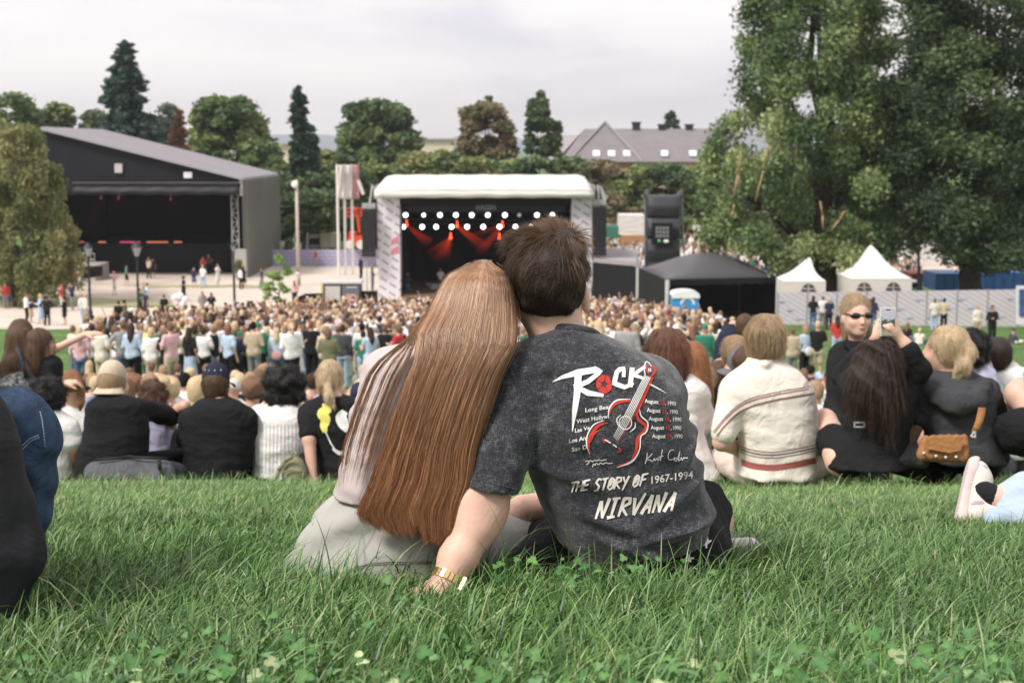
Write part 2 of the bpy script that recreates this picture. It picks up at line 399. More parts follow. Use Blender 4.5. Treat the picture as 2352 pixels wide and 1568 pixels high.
def grass_mat():
    m, N, L, B = _nodes('grass blade')
    a = N.new('ShaderNodeAttribute'); a.attribute_name = 'col'
    L.new(a.outputs['Color'], B.inputs['Base Color']); B.inputs['Roughness'].default_value = .42; B.inputs['Specular IOR Level'].default_value = .5
    out = [x for x in N if x.type == 'OUTPUT_MATERIAL'][0]
    t = N.new('ShaderNodeBsdfTranslucent'); L.new(a.outputs['Color'], t.inputs[0]); ms = N.new('ShaderNodeMixShader'); ms.inputs[0].default_value = .18
    L.new(B.outputs[0], ms.inputs[1]); L.new(t.outputs[0], ms.inputs[2]); L.new(ms.outputs[0], out.inputs[0])
    return m
GM = grass_mat()
def blades(n, d0, d1, h0, h1, w0, w1, seg, rng, xr=None):
    # uniform over the wedge the camera (and a step to its side) sees
    y = np.sqrt(rng.uniform(d0**2, d1**2, n)); hw = .39*y+.45
    x = rng.uniform(-1, 1, n)*hw
    if xr is not None: x = rng.uniform(xr[0], xr[1], n)
    z = G(y)
    big = nse(x, y, 0*x, 3.1, 1); mid = nse(x, y, 0*x, 9.0, 4); fine = nse(x, y, 0*x, 23., 2)
    h = rng.uniform(h0, h1, n)*(1+.28*big+.22*mid)*np.where(rng.random(n) < .04, 1.5, 1)
    h = np.where((np.abs(x+.150) < .085) & (y > 2.5) & (y < 2.97), h*.66, h)
    ang = .5+1.3*nse(x, y, 0*x, 2.2, 7)+.9*nse(x, y, 0*x, 8., 3)+rng.normal(0, 1.25, n)
    lean = np.clip(rng.normal(.75, .33, n)+.25*mid, .05, 1.5); bend = rng.uniform(.2, 1.1, n)
    wd = rng.uniform(w0, w1, n)
    t = np.linspace(0, 1, seg+1)[None, :]
    th = lean[:, None]*(.35+.65*t)+bend[:, None]*t**2*.8                                       # angle from vertical along the blade
    th = np.minimum(th, 1.9)
    ds = h[:, None]/seg
    hx = np.concatenate([np.zeros((n, 1)), np.cumsum(np.sin(th[:, 1:])*ds, 1)], 1); vz = np.concatenate([np.zeros((n, 1)), np.cumsum(np.cos(th[:, 1:])*ds, 1)], 1)
    ca, sa = np.cos(ang)[:, None], np.sin(ang)[:, None]
    cx = x[:, None]+hx*ca; cy = y[:, None]+hx*sa; cz = z[:, None]+vz-.008
    tw = ang[:, None]+PI/2+rng.normal(0, .7, (n, 1))+t*rng.normal(0, .8, (n, 1))
    ww = wd[:, None]*(1-.93*t**1.8)*(.55+.45*np.minimum(t*4, 1))
    ox, oy = np.cos(tw)*ww/2, np.sin(tw)*ww/2
    V = np.stack([np.stack([cx-ox, cy-oy, cz], -1), np.stack([cx+ox, cy+oy, cz], -1)], 2).reshape(-1, 3)
    b = (np.arange(n)[:, None]*(seg+1)+np.arange(seg)[None, :])*2
    Q = np.stack([b, b+1, b+3, b+2], -1).reshape(-1, 4)
    pal = np.array([(.055, .145, .032), (.095, .20, .048), (.145, .26, .075), (.23, .33, .13), (.035, .10, .026), (.36, .36, .17)])
    pr = np.array([.24, .27, .20, .12, .14, .03])
    ci = rng.choice(6, n, p=pr); c = pal[ci]*(1+.25*big+.18*fine)[:, None]*rng.uniform(.8, 1.2, (n, 1))
    c = np.repeat(c, 2*(seg+1), 0)
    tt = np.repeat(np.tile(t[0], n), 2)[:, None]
    c = c*(.32+1.05*tt)*np.where(d0 > 3.5, np.array([1.25, 1.15, 1.3]), np.array([.84, .90, .90]))+np.array([.02, .01, .0])*tt**3*2  # roots darkened: the shade between blades is painted into the colour
    return V, Q, np.clip(c, .01, 1)
def build_grass():
    rng = np.random.default_rng(5); Vs, Qs, Cs = [], [], []; o = 0
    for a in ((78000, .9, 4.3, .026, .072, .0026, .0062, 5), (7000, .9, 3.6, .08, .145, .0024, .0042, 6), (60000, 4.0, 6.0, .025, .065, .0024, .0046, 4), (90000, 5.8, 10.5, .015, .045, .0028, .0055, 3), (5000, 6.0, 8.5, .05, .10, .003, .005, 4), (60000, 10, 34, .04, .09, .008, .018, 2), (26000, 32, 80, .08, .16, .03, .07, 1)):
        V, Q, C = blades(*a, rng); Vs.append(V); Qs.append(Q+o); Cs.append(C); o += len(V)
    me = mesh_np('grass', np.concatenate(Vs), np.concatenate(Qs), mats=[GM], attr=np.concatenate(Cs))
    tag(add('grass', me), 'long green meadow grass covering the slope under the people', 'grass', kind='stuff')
build_grass()
def build_clover():
    rng = np.random.default_rng(8); V, F, C = [], [], []; n = 5600; o = 0
    for i in range(n):
        y = math.sqrt(rng.uniform(1.0, 8.5)); x = rng.uniform(-1, 1)*(.39*y+.2)
        if abs(x+.15) < .11 and y > 2.6: continue
        dn = float(nse(np.array(x), np.array(y), np.array(0.), 4., 9)); 
        if dn+.55*x+.35*(2.2-y) < rng.uniform(-.1, .9): continue
        z = float(G(y)); h = rng.uniform(.035, .085); r = rng.uniform(.0030, .0076)
        tx, ty = rng.normal(0, .015, 2); c = np.array([x+tx, y+ty, z+h])
        col = np.array([(.05, .145, .035), (.075, .18, .045), (.11, .23, .07), (.34, .40, .2)][rng.choice(4, p=[.42, .35, .17, .06])])*rng.uniform(.85, 1.15)
        # stem
        b = len(V); V += [(x-.0008, y, z), (x+.0008, y, z), (c[0]+.0008, c[1], c[2]), (c[0]-.0008, c[1], c[2])]; F.append((b, b+1, b+2, b+3)); C += [col]*4
        a0 = rng.uniform(0, 2*PI); nr = Vector((rng.normal(0, .45), rng.normal(-.25, .45), 1)).normalized(); u = nr.orthogonal().normalized(); v = nr.cross(u)
        for k in range(3 if rng.random() < .8 else 1):
            a = a0+k*2*PI/3; du = u*math.cos(a)+v*math.sin(a); dv = nr.cross(du); b = len(V)
            ctr = Vector(c)+du*r*.95; V.append(tuple(Vector(c))); C.append(col*1.5)
            for q in range(1, 8):
                t = -2.5+5.0*(q-1)/6; V.append(tuple(ctr+(du*math.cos(t)+dv*math.sin(t)*1.0)*r+nr*r*(.25*abs(math.sin(t))-.1))); C.append(col)
            for q in range(1, 7): F.append((b, b+q, b+q+1))
    quads = [f for f in F if len(f) == 4]; tris = [f for f in F if len(f) == 3]
    me = mesh_np('clover', np.array(V), [np.array(quads), np.array(tris)], mats=[GM], attr=np.array(C))
    tag(add('clover', me), 'patches of round-leaved clover among the grass in the foreground', 'clover', kind='stuff')
build_clover()
# ================================================================ materials for people
SKIN = mat('skin light', (.66, .42, .33), rough=.5, var=.13, vs=20, bump=.25, bs=160, spec=.35, sub=.12)
SKIN2 = mat('skin tanned', (.50, .29, .205), rough=.5, var=.08, vs=14, spec=.3)
SKIN3 = mat('skin rosy', (.58, .35, .27), rough=.5, var=.08, vs=14, spec=.3)
def hair_mat(name, col, rough=.42, spec=.4):
    m, N, L, B = _nodes(name)
    a = N.new('ShaderNodeAttribute'); a.attribute_name = 'col'
    mm = N.new('ShaderNodeMix'); mm.data_type = 'RGBA'; mm.blend_type = 'MULTIPLY'; mm.inputs[0].default_value = 1; mm.inputs[6].default_value = (*col, 1)
    L.new(a.outputs['Color'], mm.inputs[7]); L.new(mm.outputs[2], B.inputs['Base Color'])
    B.inputs['Roughness'].default_value = rough; B.inputs['Specular IOR Level'].default_value = spec
    return m
HAIRM = hair_mat('hair strands', (1, 1, 1))
def washed():
    m, N, L, B = _nodes('acid washed black cotton')
    tc = N.new('ShaderNodeTexCoord'); O = tc.outputs['Object']
    def noise(sc, st=None, det=6, dist=0):
        n = N.new('ShaderNodeTexNoise'); n.inputs['Scale'].default_value = sc; n.inputs['Detail'].default_value = det; n.inputs['Roughness'].default_value = .65; n.inputs['Distortion'].default_value = dist
        if st:
            mp = N.new('ShaderNodeMapping'); mp.inputs['Scale'].default_value = st; L.new(O, mp.inputs[0]); L.new(mp.outputs[0], n.inputs['Vector'])
        else: L.new(O, n.inputs['Vector'])
        return n.outputs['Fac']
    a = noise(5, dist=.8); b = noise(95, (1, 1, 6)); c = noise(95, (7, 1, 1)); d = noise(40)
    def op(o, x, y):
        q = N.new('ShaderNodeMath'); q.operation = o
        for i, v in enumerate((x, y)):
            if isinstance(v, float): q.inputs[i].default_value = v
            else: L.new(v, q.inputs[i])
        return q.outputs[0]
    s_ = op('ADD', op('ADD', op('MULTIPLY', a, .22), op('MULTIPLY', b, .32)), op('ADD', op('MULTIPLY', c, .28), op('MULTIPLY', d, .18)))
    r = N.new('ShaderNodeValToRGB'); L.new(s_, r.inputs[0]); e = r.color_ramp.elements
    e[0].position = .42; e[0].color = (.012, .013, .018, 1); e[1].position = .60; e[1].color = (.17, .165, .172, 1); k = e.new(.51); k.color = (.040, .042, .050, 1)
    L.new(r.outputs[0], B.inputs['Base Color']); B.inputs['Roughness'].default_value = .95; B.inputs['Specular IOR Level'].default_value = .12
    B.inputs['Sheen Weight'].default_value = .25; B.inputs['Sheen Roughness'].default_value = .5
    b1 = N.new('ShaderNodeBump'); b1.inputs['Strength'].default_value = .35; b1.inputs['Distance'].default_value = .03; L.new(a, b1.inputs['Height'])
    b2 = N.new('ShaderNodeBump'); b2.inputs['Strength'].default_value = .5; b2.inputs['Distance'].default_value = .003; L.new(s_, b2.inputs['Height']); L.new(b1.outputs[0], b2.inputs['Normal'])
    L.new(b2.outputs[0], B.inputs['Normal'])
    return m
WASH = washed()
BLACKC = cloth('black cotton', (.014, .014, .016)); PRINTW = mat('white print', (.80, .78, .76), rough=.7, var=.06, vs=90)
PRINTC = mat('cream print', (.66, .61, .56), rough=.7, var=.10, vs=90); PRINTR = mat('red print', (.55, .045, .03), rough=.7, var=.12, vs=60); PRINTO = mat('orange print', (.6, .24, .05), rough=.7)

def rows(rws, D, b=None):
    """photo rows (Y, xl, xr, half depth[, centre depth]) -> stack rows"""
    out = []
    for r in rws:
        Y, xl, xr, bb = r[:4]; d = r[4] if len(r) > 4 else D
        p, q = px(xl, Y, d), px(xr, Y, d); out.append(((p.z+q.z)/2, (p.x+q.x)/2, d, (q.x-p.x)/2, bb))
    return out
def hand(s, w, d, up, side=1, curl=.5, ln=1.0, spread=1.0, k=.006):
    """palm and five fingers; w wrist, d direction of the fingers, up back of the hand, side +1 if the thumb is on the d x up side"""
    w = Vector(w); d = Vector(d).normalized(); up = Vector(up); up = (up-up.dot(d)*d).normalized(); t = d.cross(up)*side
    s.cone(w, w+d*.035*ln+t*.006, .024, .020, k=.015); s.cone(w+d*.03+t*.022, w+d*.080*ln+t*.026, .017, .013, k=.02); s.cone(w+d*.03-t*.018, w+d*.075*ln-t*.024, .016, .012, k=.02); s.cone(w+d*.03, w+d*.082*ln, .018, .013, k=.02)
    for i, (o, L_) in enumerate(((.030, .072), (.010, .080), (-.010, .075), (-.028, .060))):
        b = w+d*(.078-.004*abs(i-1))*ln+t*o; dd = (d+t*o*2.2*spread).normalized(); p = [b]; c = curl*(.8+.12*i); a = 0
        for f in (.46, .31, .23):
            a += c; p.append(p[-1]+(dd*math.cos(a)-up*math.sin(a))*L_*f*ln)
        s.chain(p, [.0095, .0085, .0078, .0066], k=k)
    b = w+d*.02+t*.022; p = [b, b+(d*.65+t*.75-up*.25).normalized()*.036*ln]; p.append(p[1]+(d*.85+t*.4-up*.3*(1+curl)).normalized()*.030*ln); p.append(p[2]+(d*.95+t*.1-up*.4*(1+curl)).normalized()*.024*ln)
    s.chain(p, [.015, .012, .010, .0078], k=.01)
def ear(s, c, sx, sz=1.0, fwd=(0, 1, 0)):
    c = Vector(c); s.ell(c, (.009, .019, .031*sz), R=Matrix.Rotation(-.25*sx, 3, 'Z') @ Matrix.Rotation(.18, 3, 'X'), k=.008)
    s.ell(c+Vector((.003*sx, 0, -.026*sz)), (.007, .011, .012), k=.008)

# ---------------------------------------------------------------- printing shapes on a garment
class Printer:
    def __init__(s, obj, fx, fy, off=.0022):
        me = obj.data; T = Matrix.Translation(wloc(obj)); co = [T @ v.co for v in me.vertices]
        s.t = BVHTree.FromPolygons(co, [tuple(p.vertices) for p in me.polygons]); s.f = (fx, fy); s.off = off; s.L = {}
    def P(s, x, y, lift=0.0):
        X = s.f[0](x); Y = s.f[1](y); d = px(X, Y, 1.0).normalized()
        h, n, i, dist = s.t.ray_cast(Vector((0, 0, 0)), d)
        if h is None or dist > 60: return None
        return h-d*(s.off+lift)
    def poly(s, pts, key, lift=0.0):
        q = [s.P(x, y, lift) for x, y in pts]
        if any(a is None for a in q): return
        if max((a-b).length for a in q for b in q) > .09*max(1, q[0].y/3): return
        s.L.setdefault(key, []).append(q)
    def stroke(s, pts, key, lift=0.0, step=14):
        """pts (x, y, width) -> brush stroke"""
        P_ = [np.array(p, float) for p in pts]; S = [P_[0]]
        for a, b in zip(P_[:-1], P_[1:]):
            n = max(1, int(np.hypot(*(b-a)[:2])/step))
            for k in range(1, n+1): S.append(a+(b-a)*k/n)
        S = np.array(S); T = np.gradient(S[:, :2], axis=0); T /= np.maximum(np.linalg.norm(T, axis=1, keepdims=True), 1e-6)
        Nn = np.stack([-T[:, 1], T[:, 0]], 1)*S[:, 2:3]/2; A = S[:, :2]+Nn; B = S[:, :2]-Nn
        for i in range(len(S)-1):
            s.poly([A[i], A[i+1], S[i+1, :2], S[i, :2]], key, lift); s.poly([S[i, :2], S[i+1, :2], B[i+1], B[i]], key, lift)
    def curve(s, pts, key, lift=0.0, n=6):
        """smooth stroke through (x,y,w)"""
        P_ = [np.array(p, float) for p in pts]; P_ = [2*P_[0]-P_[1]]+P_+[2*P_[-1]-P_[-2]]; o = []
        for i in range(1, len(P_)-2):
            for k in range(n):
                t = k/n; a, b, c, d = P_[i-1:i+3]
                o.append(.5*((2*b)+(c-a)*t+(2*a-5*b+4*c-d)*t*t+(3*b-3*c+d-a)*t**3))
        o.append(P_[-2]); s.stroke(o, key, lift)
    def text(s, body, x0, y0, x1, y1, h, key, lift=0.0, bold=0.0):
        cu = bpy.data.curves.new('t', 'FONT'); cu.body = body; cu.size = 1; cu.offset = bold; cu.resolution_u = 3
        o = bpy.data.objects.new('t', cu); COL.objects.link(o); dg = bpy.context.evaluated_depsgraph_get(); dg.update()
        me = bpy.data.meshes.new_from_object(o.evaluated_get(dg)); V = np.array([v.co[:2] for v in me.vertices])
        w_ = V[:, 0].max(); hh = .7
        for p in me.polygons:
            q = []
            for i in p.vertices:
                u, v = V[i]; t = u/w_; q.append((x0+(x1-x0)*t, y0+(y1-y0)*t-v/hh*h))
            s.poly(q, key, lift)
        bpy.data.objects.remove(o); bpy.data.curves.remove(cu); bpy.data.meshes.remove(me)
    def build(s, name, parent, mats, label=None):
        mb = MB()
        for k, ps in s.L.items():
            for p in ps: mb.face(p, k)
        o = mb.build(name, mats, parent); 
        if label: o['label'] = label
        return o
GLY = {'T': [[(0, .93), (1, 1.02)], [(.55, 1), (.42, 0)]], 'H': [[(.1, 1), (0, 0)], [(.95, 1.02), (.85, 0)], [(0, .48), (.95, .56)]],
 'E': [[(.12, 1), (0, 0)], [(.1, .95), (.95, 1.02)], [(.05, .5), (.8, .56)], [(0, .04), (.85, .08)]],
 'S': [[(.98, .92), (.45, 1), (.15, .72), (.78, .38), (.6, .06), (0, .04)]], 'O': [[(.5, 1), (.12, .75), (.05, .2), (.4, 0), (.85, .2), (.9, .8), (.5, 1)], [(.55, .8), (.35, .3)]],
 'R': [[(.15, 1), (0, 0)], [(.1, .97), (.85, .95), (.9, .68), (.1, .48)], [(.15, .48), (.95, 0)]], 'Y': [[(.05, 1), (.5, .5)], [(1, 1.02), (.3, -.12)]],
 'F': [[(.15, 1), (.0, 0)], [(.1, .95), (1.05, 1.04)], [(.05, .52), (.85, .58)]], 'N': [[(.12, .95), (0, 0)], [(.12, .98), (.72, .02)], [(1.0, 1.08), (.72, 0)]],
 'I': [[(.5, 1), (.42, 0)], [(.1, 1), (.95, 1.03)], [(0, 0), (.85, .03)]], 'V': [[(.08, .95), (.4, 0)], [(.4, 0), (1.15, 1.15)]], 'A': [[(0, 0), (.72, 1.02)], [(.72, 1.02), (.85, 0)], [(.2, .32), (.85, .4)]]}
def brush(pr, word, x0, y0, x1, y1, h, w_, adv, sl, key):
    n = len(word)
    for i, ch in enumerate(word):
        ox = x0+(x1-x0)*i/max(n-1, 1); oy = y0+(y1-y0)*i/max(n-1, 1)
        for st in GLY[ch]:
            pts = []
            for k, (u, v) in enumerate(st):
                ww = w_*(1.0 if k == 0 else (.62 if k == len(st)-1 else .9)); pts.append((ox+u*adv+v*h*sl, oy-v*h-u*adv*.10, ww))
            pr.stroke(pts, key, step=12)

def surf_sampler(me, org):
    n = len(me.vertices); V = np.empty(n*3, np.float32); me.vertices.foreach_get('co', V); V = V.reshape(-1, 3)+np.array(org)
    Nn = np.empty(n*3, np.float32); me.vertices.foreach_get('normal', Nn); Nn = Nn.reshape(-1, 3)
    c = V.mean(0)
    if ((V-c)*Nn).sum(1).mean() < 0: Nn = -Nn
    return V, Nn
def short_hair(base, name, parent, n, crown, lenf, colf, rng, lift=.35, r0=.0008, keep=None, gravity=.35, clump=.5, pts=6, org=(0, 0, 0), flow=None):
    """tufts of strands that grow out of the base mesh, away from the crown"""
    V, Nn = surf_sampler(base, org)
    if keep is not None: 
        k = keep(V, Nn); V, Nn = V[k], Nn[k]
    i = rng.integers(0, len(V), n); P0 = V[i]+rng.normal(0, .003, (n, 3)); N0 = Nn[i]
    cr = np.array(crown); D = P0-cr; D += np.array([0, 0, -gravity])*.1
    if flow is not None: D = D/np.maximum(np.linalg.norm(D, axis=1, keepdims=True), 1e-6)+flow(P0)
    D -= (D*N0).sum(1, keepdims=True)*N0; D /= np.maximum(np.linalg.norm(D, axis=1, keepdims=True), 1e-6)
    f = 60; q = P0
    cl = np.stack([nse(q[:, 0], q[:, 1], q[:, 2], f, s) for s in (1, 5, 9)], 1)+.8*np.stack([nse(q[:, 0], q[:, 1], q[:, 2], f*2.3, s) for s in (3, 6, 8)], 1)
    Ln = lenf(P0)*rng.uniform(.7, 1.15, n)
    d = D+N0*lift+cl*(clump(P0)[:, None] if callable(clump) else clump)+rng.normal(0, .12, (n, 3)); d /= np.linalg.norm(d, axis=1, keepdims=True)
    t = np.linspace(0, 1, pts)[None, :, None]
    P = (P0-N0*.006)[:, None]+d[:, None]*Ln[:, None, None]*t+(D*.25-N0*.35*lift+np.array([0, 0, -gravity*.5]))[:, None]*Ln[:, None, None]*t**2
    R = np.repeat((r0*(1-.75*np.linspace(0, 1, pts)))[None], n, 0)
    add(name, tubes(P, R, 3, colf(P0, rng), name=name, mats=[HAIRM]), parent, world=True)

# ================================================================ the man in the washed black T-shirt
MD = 3.16
man = thing('person', 'person with short brown hair in a washed black T-shirt with a guitar print', 'person', gnd(1400, 1322), 'couple sitting in the foreground')
def man_shirt():
    s = SDF(k=.035)
    s.stack(rows([(754, 1268, 1350, .050), (766, 1240, 1378, .065), (782, 1208, 1425, .085), (800, 1188, 1466, .10), (826, 1168, 1505, .118), (875, 1160, 1545, .135), (922, 1168, 1567, .145), (960, 1180, 1583, .15), (1015, 1192, 1597, .155), (1074, 1206, 1606, .155),
                  (1110, 1222, 1619, .155), (1156, 1248, 1631, .155), (1209, 1266, 1632, .155), (1250, 1296, 1618, .15), (1290, 1322, 1590, .14)], MD), pw=2.35)
    a, b = px(1192, 868, 3.12), px(1135, 1118, 3.03); c = b+(b-a).normalized()*.05; hn = (px(1206, 1140, 3.03)-px(1064, 1108, 3.03)).cross(Vector((0, 1, 0))); hn = hn if hn.z < 0 else -hn
    s.cone(a, c, .073, .067, k=.045, flat=(px(1135, 1124, 3.03), hn))
    s.cone(px(1492, 892, 3.24), px(1526, 1005, 3.42), .070, .052, k=.05)
    s.sub(a+(b-a)*.66, c, .050, .055)
    A = px(1214, 1050, 3.05); s.cut(px(1450, 1264, MD), (.22, 0, -1))
    def disp(x, y, z):
        d = .0055*nse(x, y, z*1.8, 16, 2)+.0035*nse(x*.6+z*.3, y, z*2.5, 34, 5)+.0018*nse(x, y, z*1.5, 75, 7)
        # sleeve creases running down from the shoulder seam, drag lines from the armpit
        xs = x-(a.x+(z-a.z)*(b.x-a.x)/(b.z-a.z))
        d += -.0035*np.exp(-((xs-.066)/.012)**2)*(z < a.z+.02)*(z > b.z-.03)*-1.6
        for x0, z0, ax_, az, L_, am in ((A.x+.03, A.z+.10, .8, -.6, .12, .005), (A.x+.02, A.z-.02, .95, -.25, .14, .005), (A.x+.06, A.z-.10, .95, -.3, .2, .006), (A.x+.10, A.z-.15, .93, -.35, .22, .006), (A.x+.20, A.z-.19, .97, .2, .25, .006), (A.x+.28, A.z-.13, .8, .6, .18, .005), (A.x+.33, A.z-.05, .5, .85, .2, .004)):
            u = (x-x0)*ax_+(z-z0)*az; v = -(x-x0)*az+(z-z0)*ax_+.12*u*u
            d += -2.2*am*np.exp(-(v/.011)**2)*np.exp(-((u-L_/2)/(L_*.5))**4)
        return d
    s.disp = disp
    return s.mesh(.0062, relax=1, name='shirt', mats=[WASH])
mshirt = add('shirt', man_shirt(), man, world=True)
def ring(name, ctr, a, b, hgt, thk, R, m, parent, n=48, ribs=0):
    V, F = [], []; K = 8
    for i in range(n):
        t = 2*PI*i/n
        for k in range(K):
            p = 2*PI*k/K; rr = 1+thk*math.cos(p)/a*(1+(.25*(i % 2) if ribs else 0))
            V.append(tuple(Vector(ctr)+R @ Vector((a*rr*math.cos(t), b*rr*math.sin(t), hgt/2*math.sin(p)))))
    for i in range(n):
        for k in range(K): F.append((i*K+k, ((i+1) % n)*K+k, ((i+1) % n)*K+(k+1) % K, i*K+(k+1) % K))
    return add(name, mesh_np(name, np.array(V), np.array(F), mats=[m]), parent, world=True)
ring('collar', px(1316, 770, 3.18), .058, .062, .024, .005, Matrix.Rotation(.12, 3, 'Y') @ Matrix.Rotation(-.35, 3, 'X'), WASH, mshirt, n=96, ribs=1)
# cuff seam and shoulder seam piping
def seam(name, pts, obj, r, m, parent, D0=None):
    pr = Printer(obj, lambda v: v, lambda v: v, off=0.0); q = []
    for (x0, y0), (x1, y1) in zip(pts[:-1], pts[1:]):
        n = max(2, int(math.hypot(x1-x0, y1-y0)/6))
        for k in range(n):
            p = pr.P(x0+(x1-x0)*k/n, y0+(y1-y0)*k/n)
            if p is not None and (not q or (p-q[-1]).length < .05): q.append(p)
    mb = MB(); mb.path(q, r, 6); return mb.build(name, m, parent, smooth=True)
seam('seam', [(1066, 1096), (1110, 1105), (1160, 1117), (1206, 1130)], mshirt, .0016, WASH, mshirt)
seam('seam', [(1130, 850), (1146, 848), (1168, 838), (1200, 812), (1240, 786), (1262, 775)], mshirt, .0020, WASH, mshirt)
seam('seam', [(1170, 842), (1186, 880), (1204, 940), (1212, 1000), (1215, 1060)], mshirt, .0018, WASH, mshirt)
def man_body():
    s = SDF(k=.02)
    s.ell(px(1258, 636, 3.20), (.078, .090, .086)); s.ell(px(1236, 690, 3.255), (.060, .075, .062), k=.03); s.cone(px(1258, 690, 3.20), px(1290, 800, 3.20), .066, .064, k=.03)
    ear(s, px(1345, 683, 3.215), 1)
    s.cone(px(1302, 810, 3.19), px(1230, 850, 3.2), .055, .06); s.cone(px(1302, 810, 3.19), px(1440, 860, 3.2), .055, .06)
    s.stack(rows([(800, 1260, 1400, .08), (870, 1200, 1510, .10), (1000, 1225, 1560, .12), (1150, 1275, 1590, .12), (1290, 1280, 1610, .12)], 3.19))
    p = [px(1190, 870, 3.13), px(1150, 1010, 3.08), px(1112, 1150, 3.035), px(1092, 1205, 3.01), px(1052, 1280, 2.97), px(1022, 1338, 2.935)]
    s.chain(p, [.055, .050, .051, .049, .040, .030], k=.02)
    s.ell(px(1137, 1178, 3.02), (.020, .022, .028), k=.03); s.ell(px(1078, 1165, 3.0), (.028, .02, .04), k=.03)
    hand(s, px(1016, 1348, 2.93), (-.55, -.55, -.30), (-.1, -.3, 1), side=1, curl=.12)
    # other arm, coming forward over the knees
    s.chain([px(1495, 890, 3.25), px(1520, 1040, 3.45), px(1380, 1150, 3.62), px(1200, 1168, 3.50)], [.055, .045, .042, .036])
    hand(s, px(1196, 1168, 3.50), (-.8, .3, -.3), (0, -.4, 1), side=-1, curl=.5)
    # legs, crossed in front
    for a, b, c in (((1340, 1290, 3.2), (1230, 1250, 3.62), (1420, 1290, 3.75)), ((1560, 1280, 3.2), (1625, 1200, 3.45), (1500, 1295, 3.72))):
        s.chain([px(*a), px(*b), px(*c)], [.085, .06, .045])
        s.cone(px(c[0], c[1], c[2]), px(c[0]+(60 if c[0] > 1450 else -60), c[1]+18, c[2]+.05), .035, .025)
    def disp(x, y, z):
        e = px(1140, 1180, 3.0); r = np.sqrt((x-e.x)**2+(z-e.z)**2)
        return .0016*np.exp(-(r/.022)**2)*np.sin((z-e.z+.5*(x-e.x))*900)
    s.disp = disp
    return s.mesh(.0052, relax=1, name='body', mats=[SKIN])
add('body', man_body(), man, world=True)
def man_shorts():
    s = SDF(k=.04)
    s.stack(rows([(1215, 1300, 1655, .16), (1250, 1215, 1668, .18), (1290, 1160, 1668, .19), (1345, 1140, 1640, .20)], 3.24), pw=2.6)
    s.cone(px(1560, 1260, 3.22), px(1596, 1176, 3.42), .10, .085); s.cone(px(1340, 1290, 3.22), px(1240, 1262, 3.58), .10, .085)
    s.disp = lambda x, y, z: .006*nse(x*1.2, y, z*1.6, 18, 3)+.004*np.sin((x*.8-z*1.4)*55+2*nse(x, y, z, 8, 1))
    return s.mesh(.008, name='shorts', mats=[BLACKC])
mshorts = add('shorts', man_shorts(), man, world=True)
def man_hair_base():
    s = SDF(k=.03)
    s.ell(px(1254, 606, 3.195), (.086, .104, .076)); s.ell(px(1256, 640, 3.190), (.085, .094, .076)); s.ell(px(1262, 682, 3.185), (.070, .075, .050), k=.03)
    s.ell(px(1292, 550, 3.21), (.046, .08, .030)); s.ell(px(1224, 570, 3.21), (.045, .08, .034))
    s.disp = lambda x, y, z: .004*nse(x, y, z, 70, 2)+.003*nse(x, y, z, 130, 4)
    return s.mesh(.006, name='hair', mats=[mat('brown hair mass', (.030, .018, .012), rough=.6, var=.3, vs=40, bump=.8, bs=160)])
mh = add('hair', man_hair_base(), man, world=True)
def mlen(P):
    z0 = px(0, 730, 3.1).z; z1 = px(0, 530, 3.1).z; t = np.clip((P[:, 2]-z0)/(z1-z0), 0, 1); return .010+.032*t**1.1
def mcol(P, rng):
    z0 = px(0, 700, 3.1).z; z1 = px(0, 530, 3.1).z; t = np.clip((P[:, 2]-z0)/(z1-z0), 0, 1)[:, None]
    k = np.clip(t*1.1-.25+.5*nse(P[:, 0], P[:, 1], P[:, 2], 55, 3)[:, None]+rng.normal(0, .2, t.shape), 0, 1)
    return np.array([.022, .013, .009])*(1-k)+np.array([.21, .13, .082])*k
short_hair(mh.data, 'strands', mh, 26000, px(1300, 528, 3.13), mlen, mcol, np.random.default_rng(3), lift=.04, r0=.0007, org=wloc(mh), keep=lambda V, N_: (V[:, 1] < 3.30), clump=(lambda P: .22+.65*np.clip((P[:, 2]-px(0, 640, 3.1).z)/.07, 0, 1)))
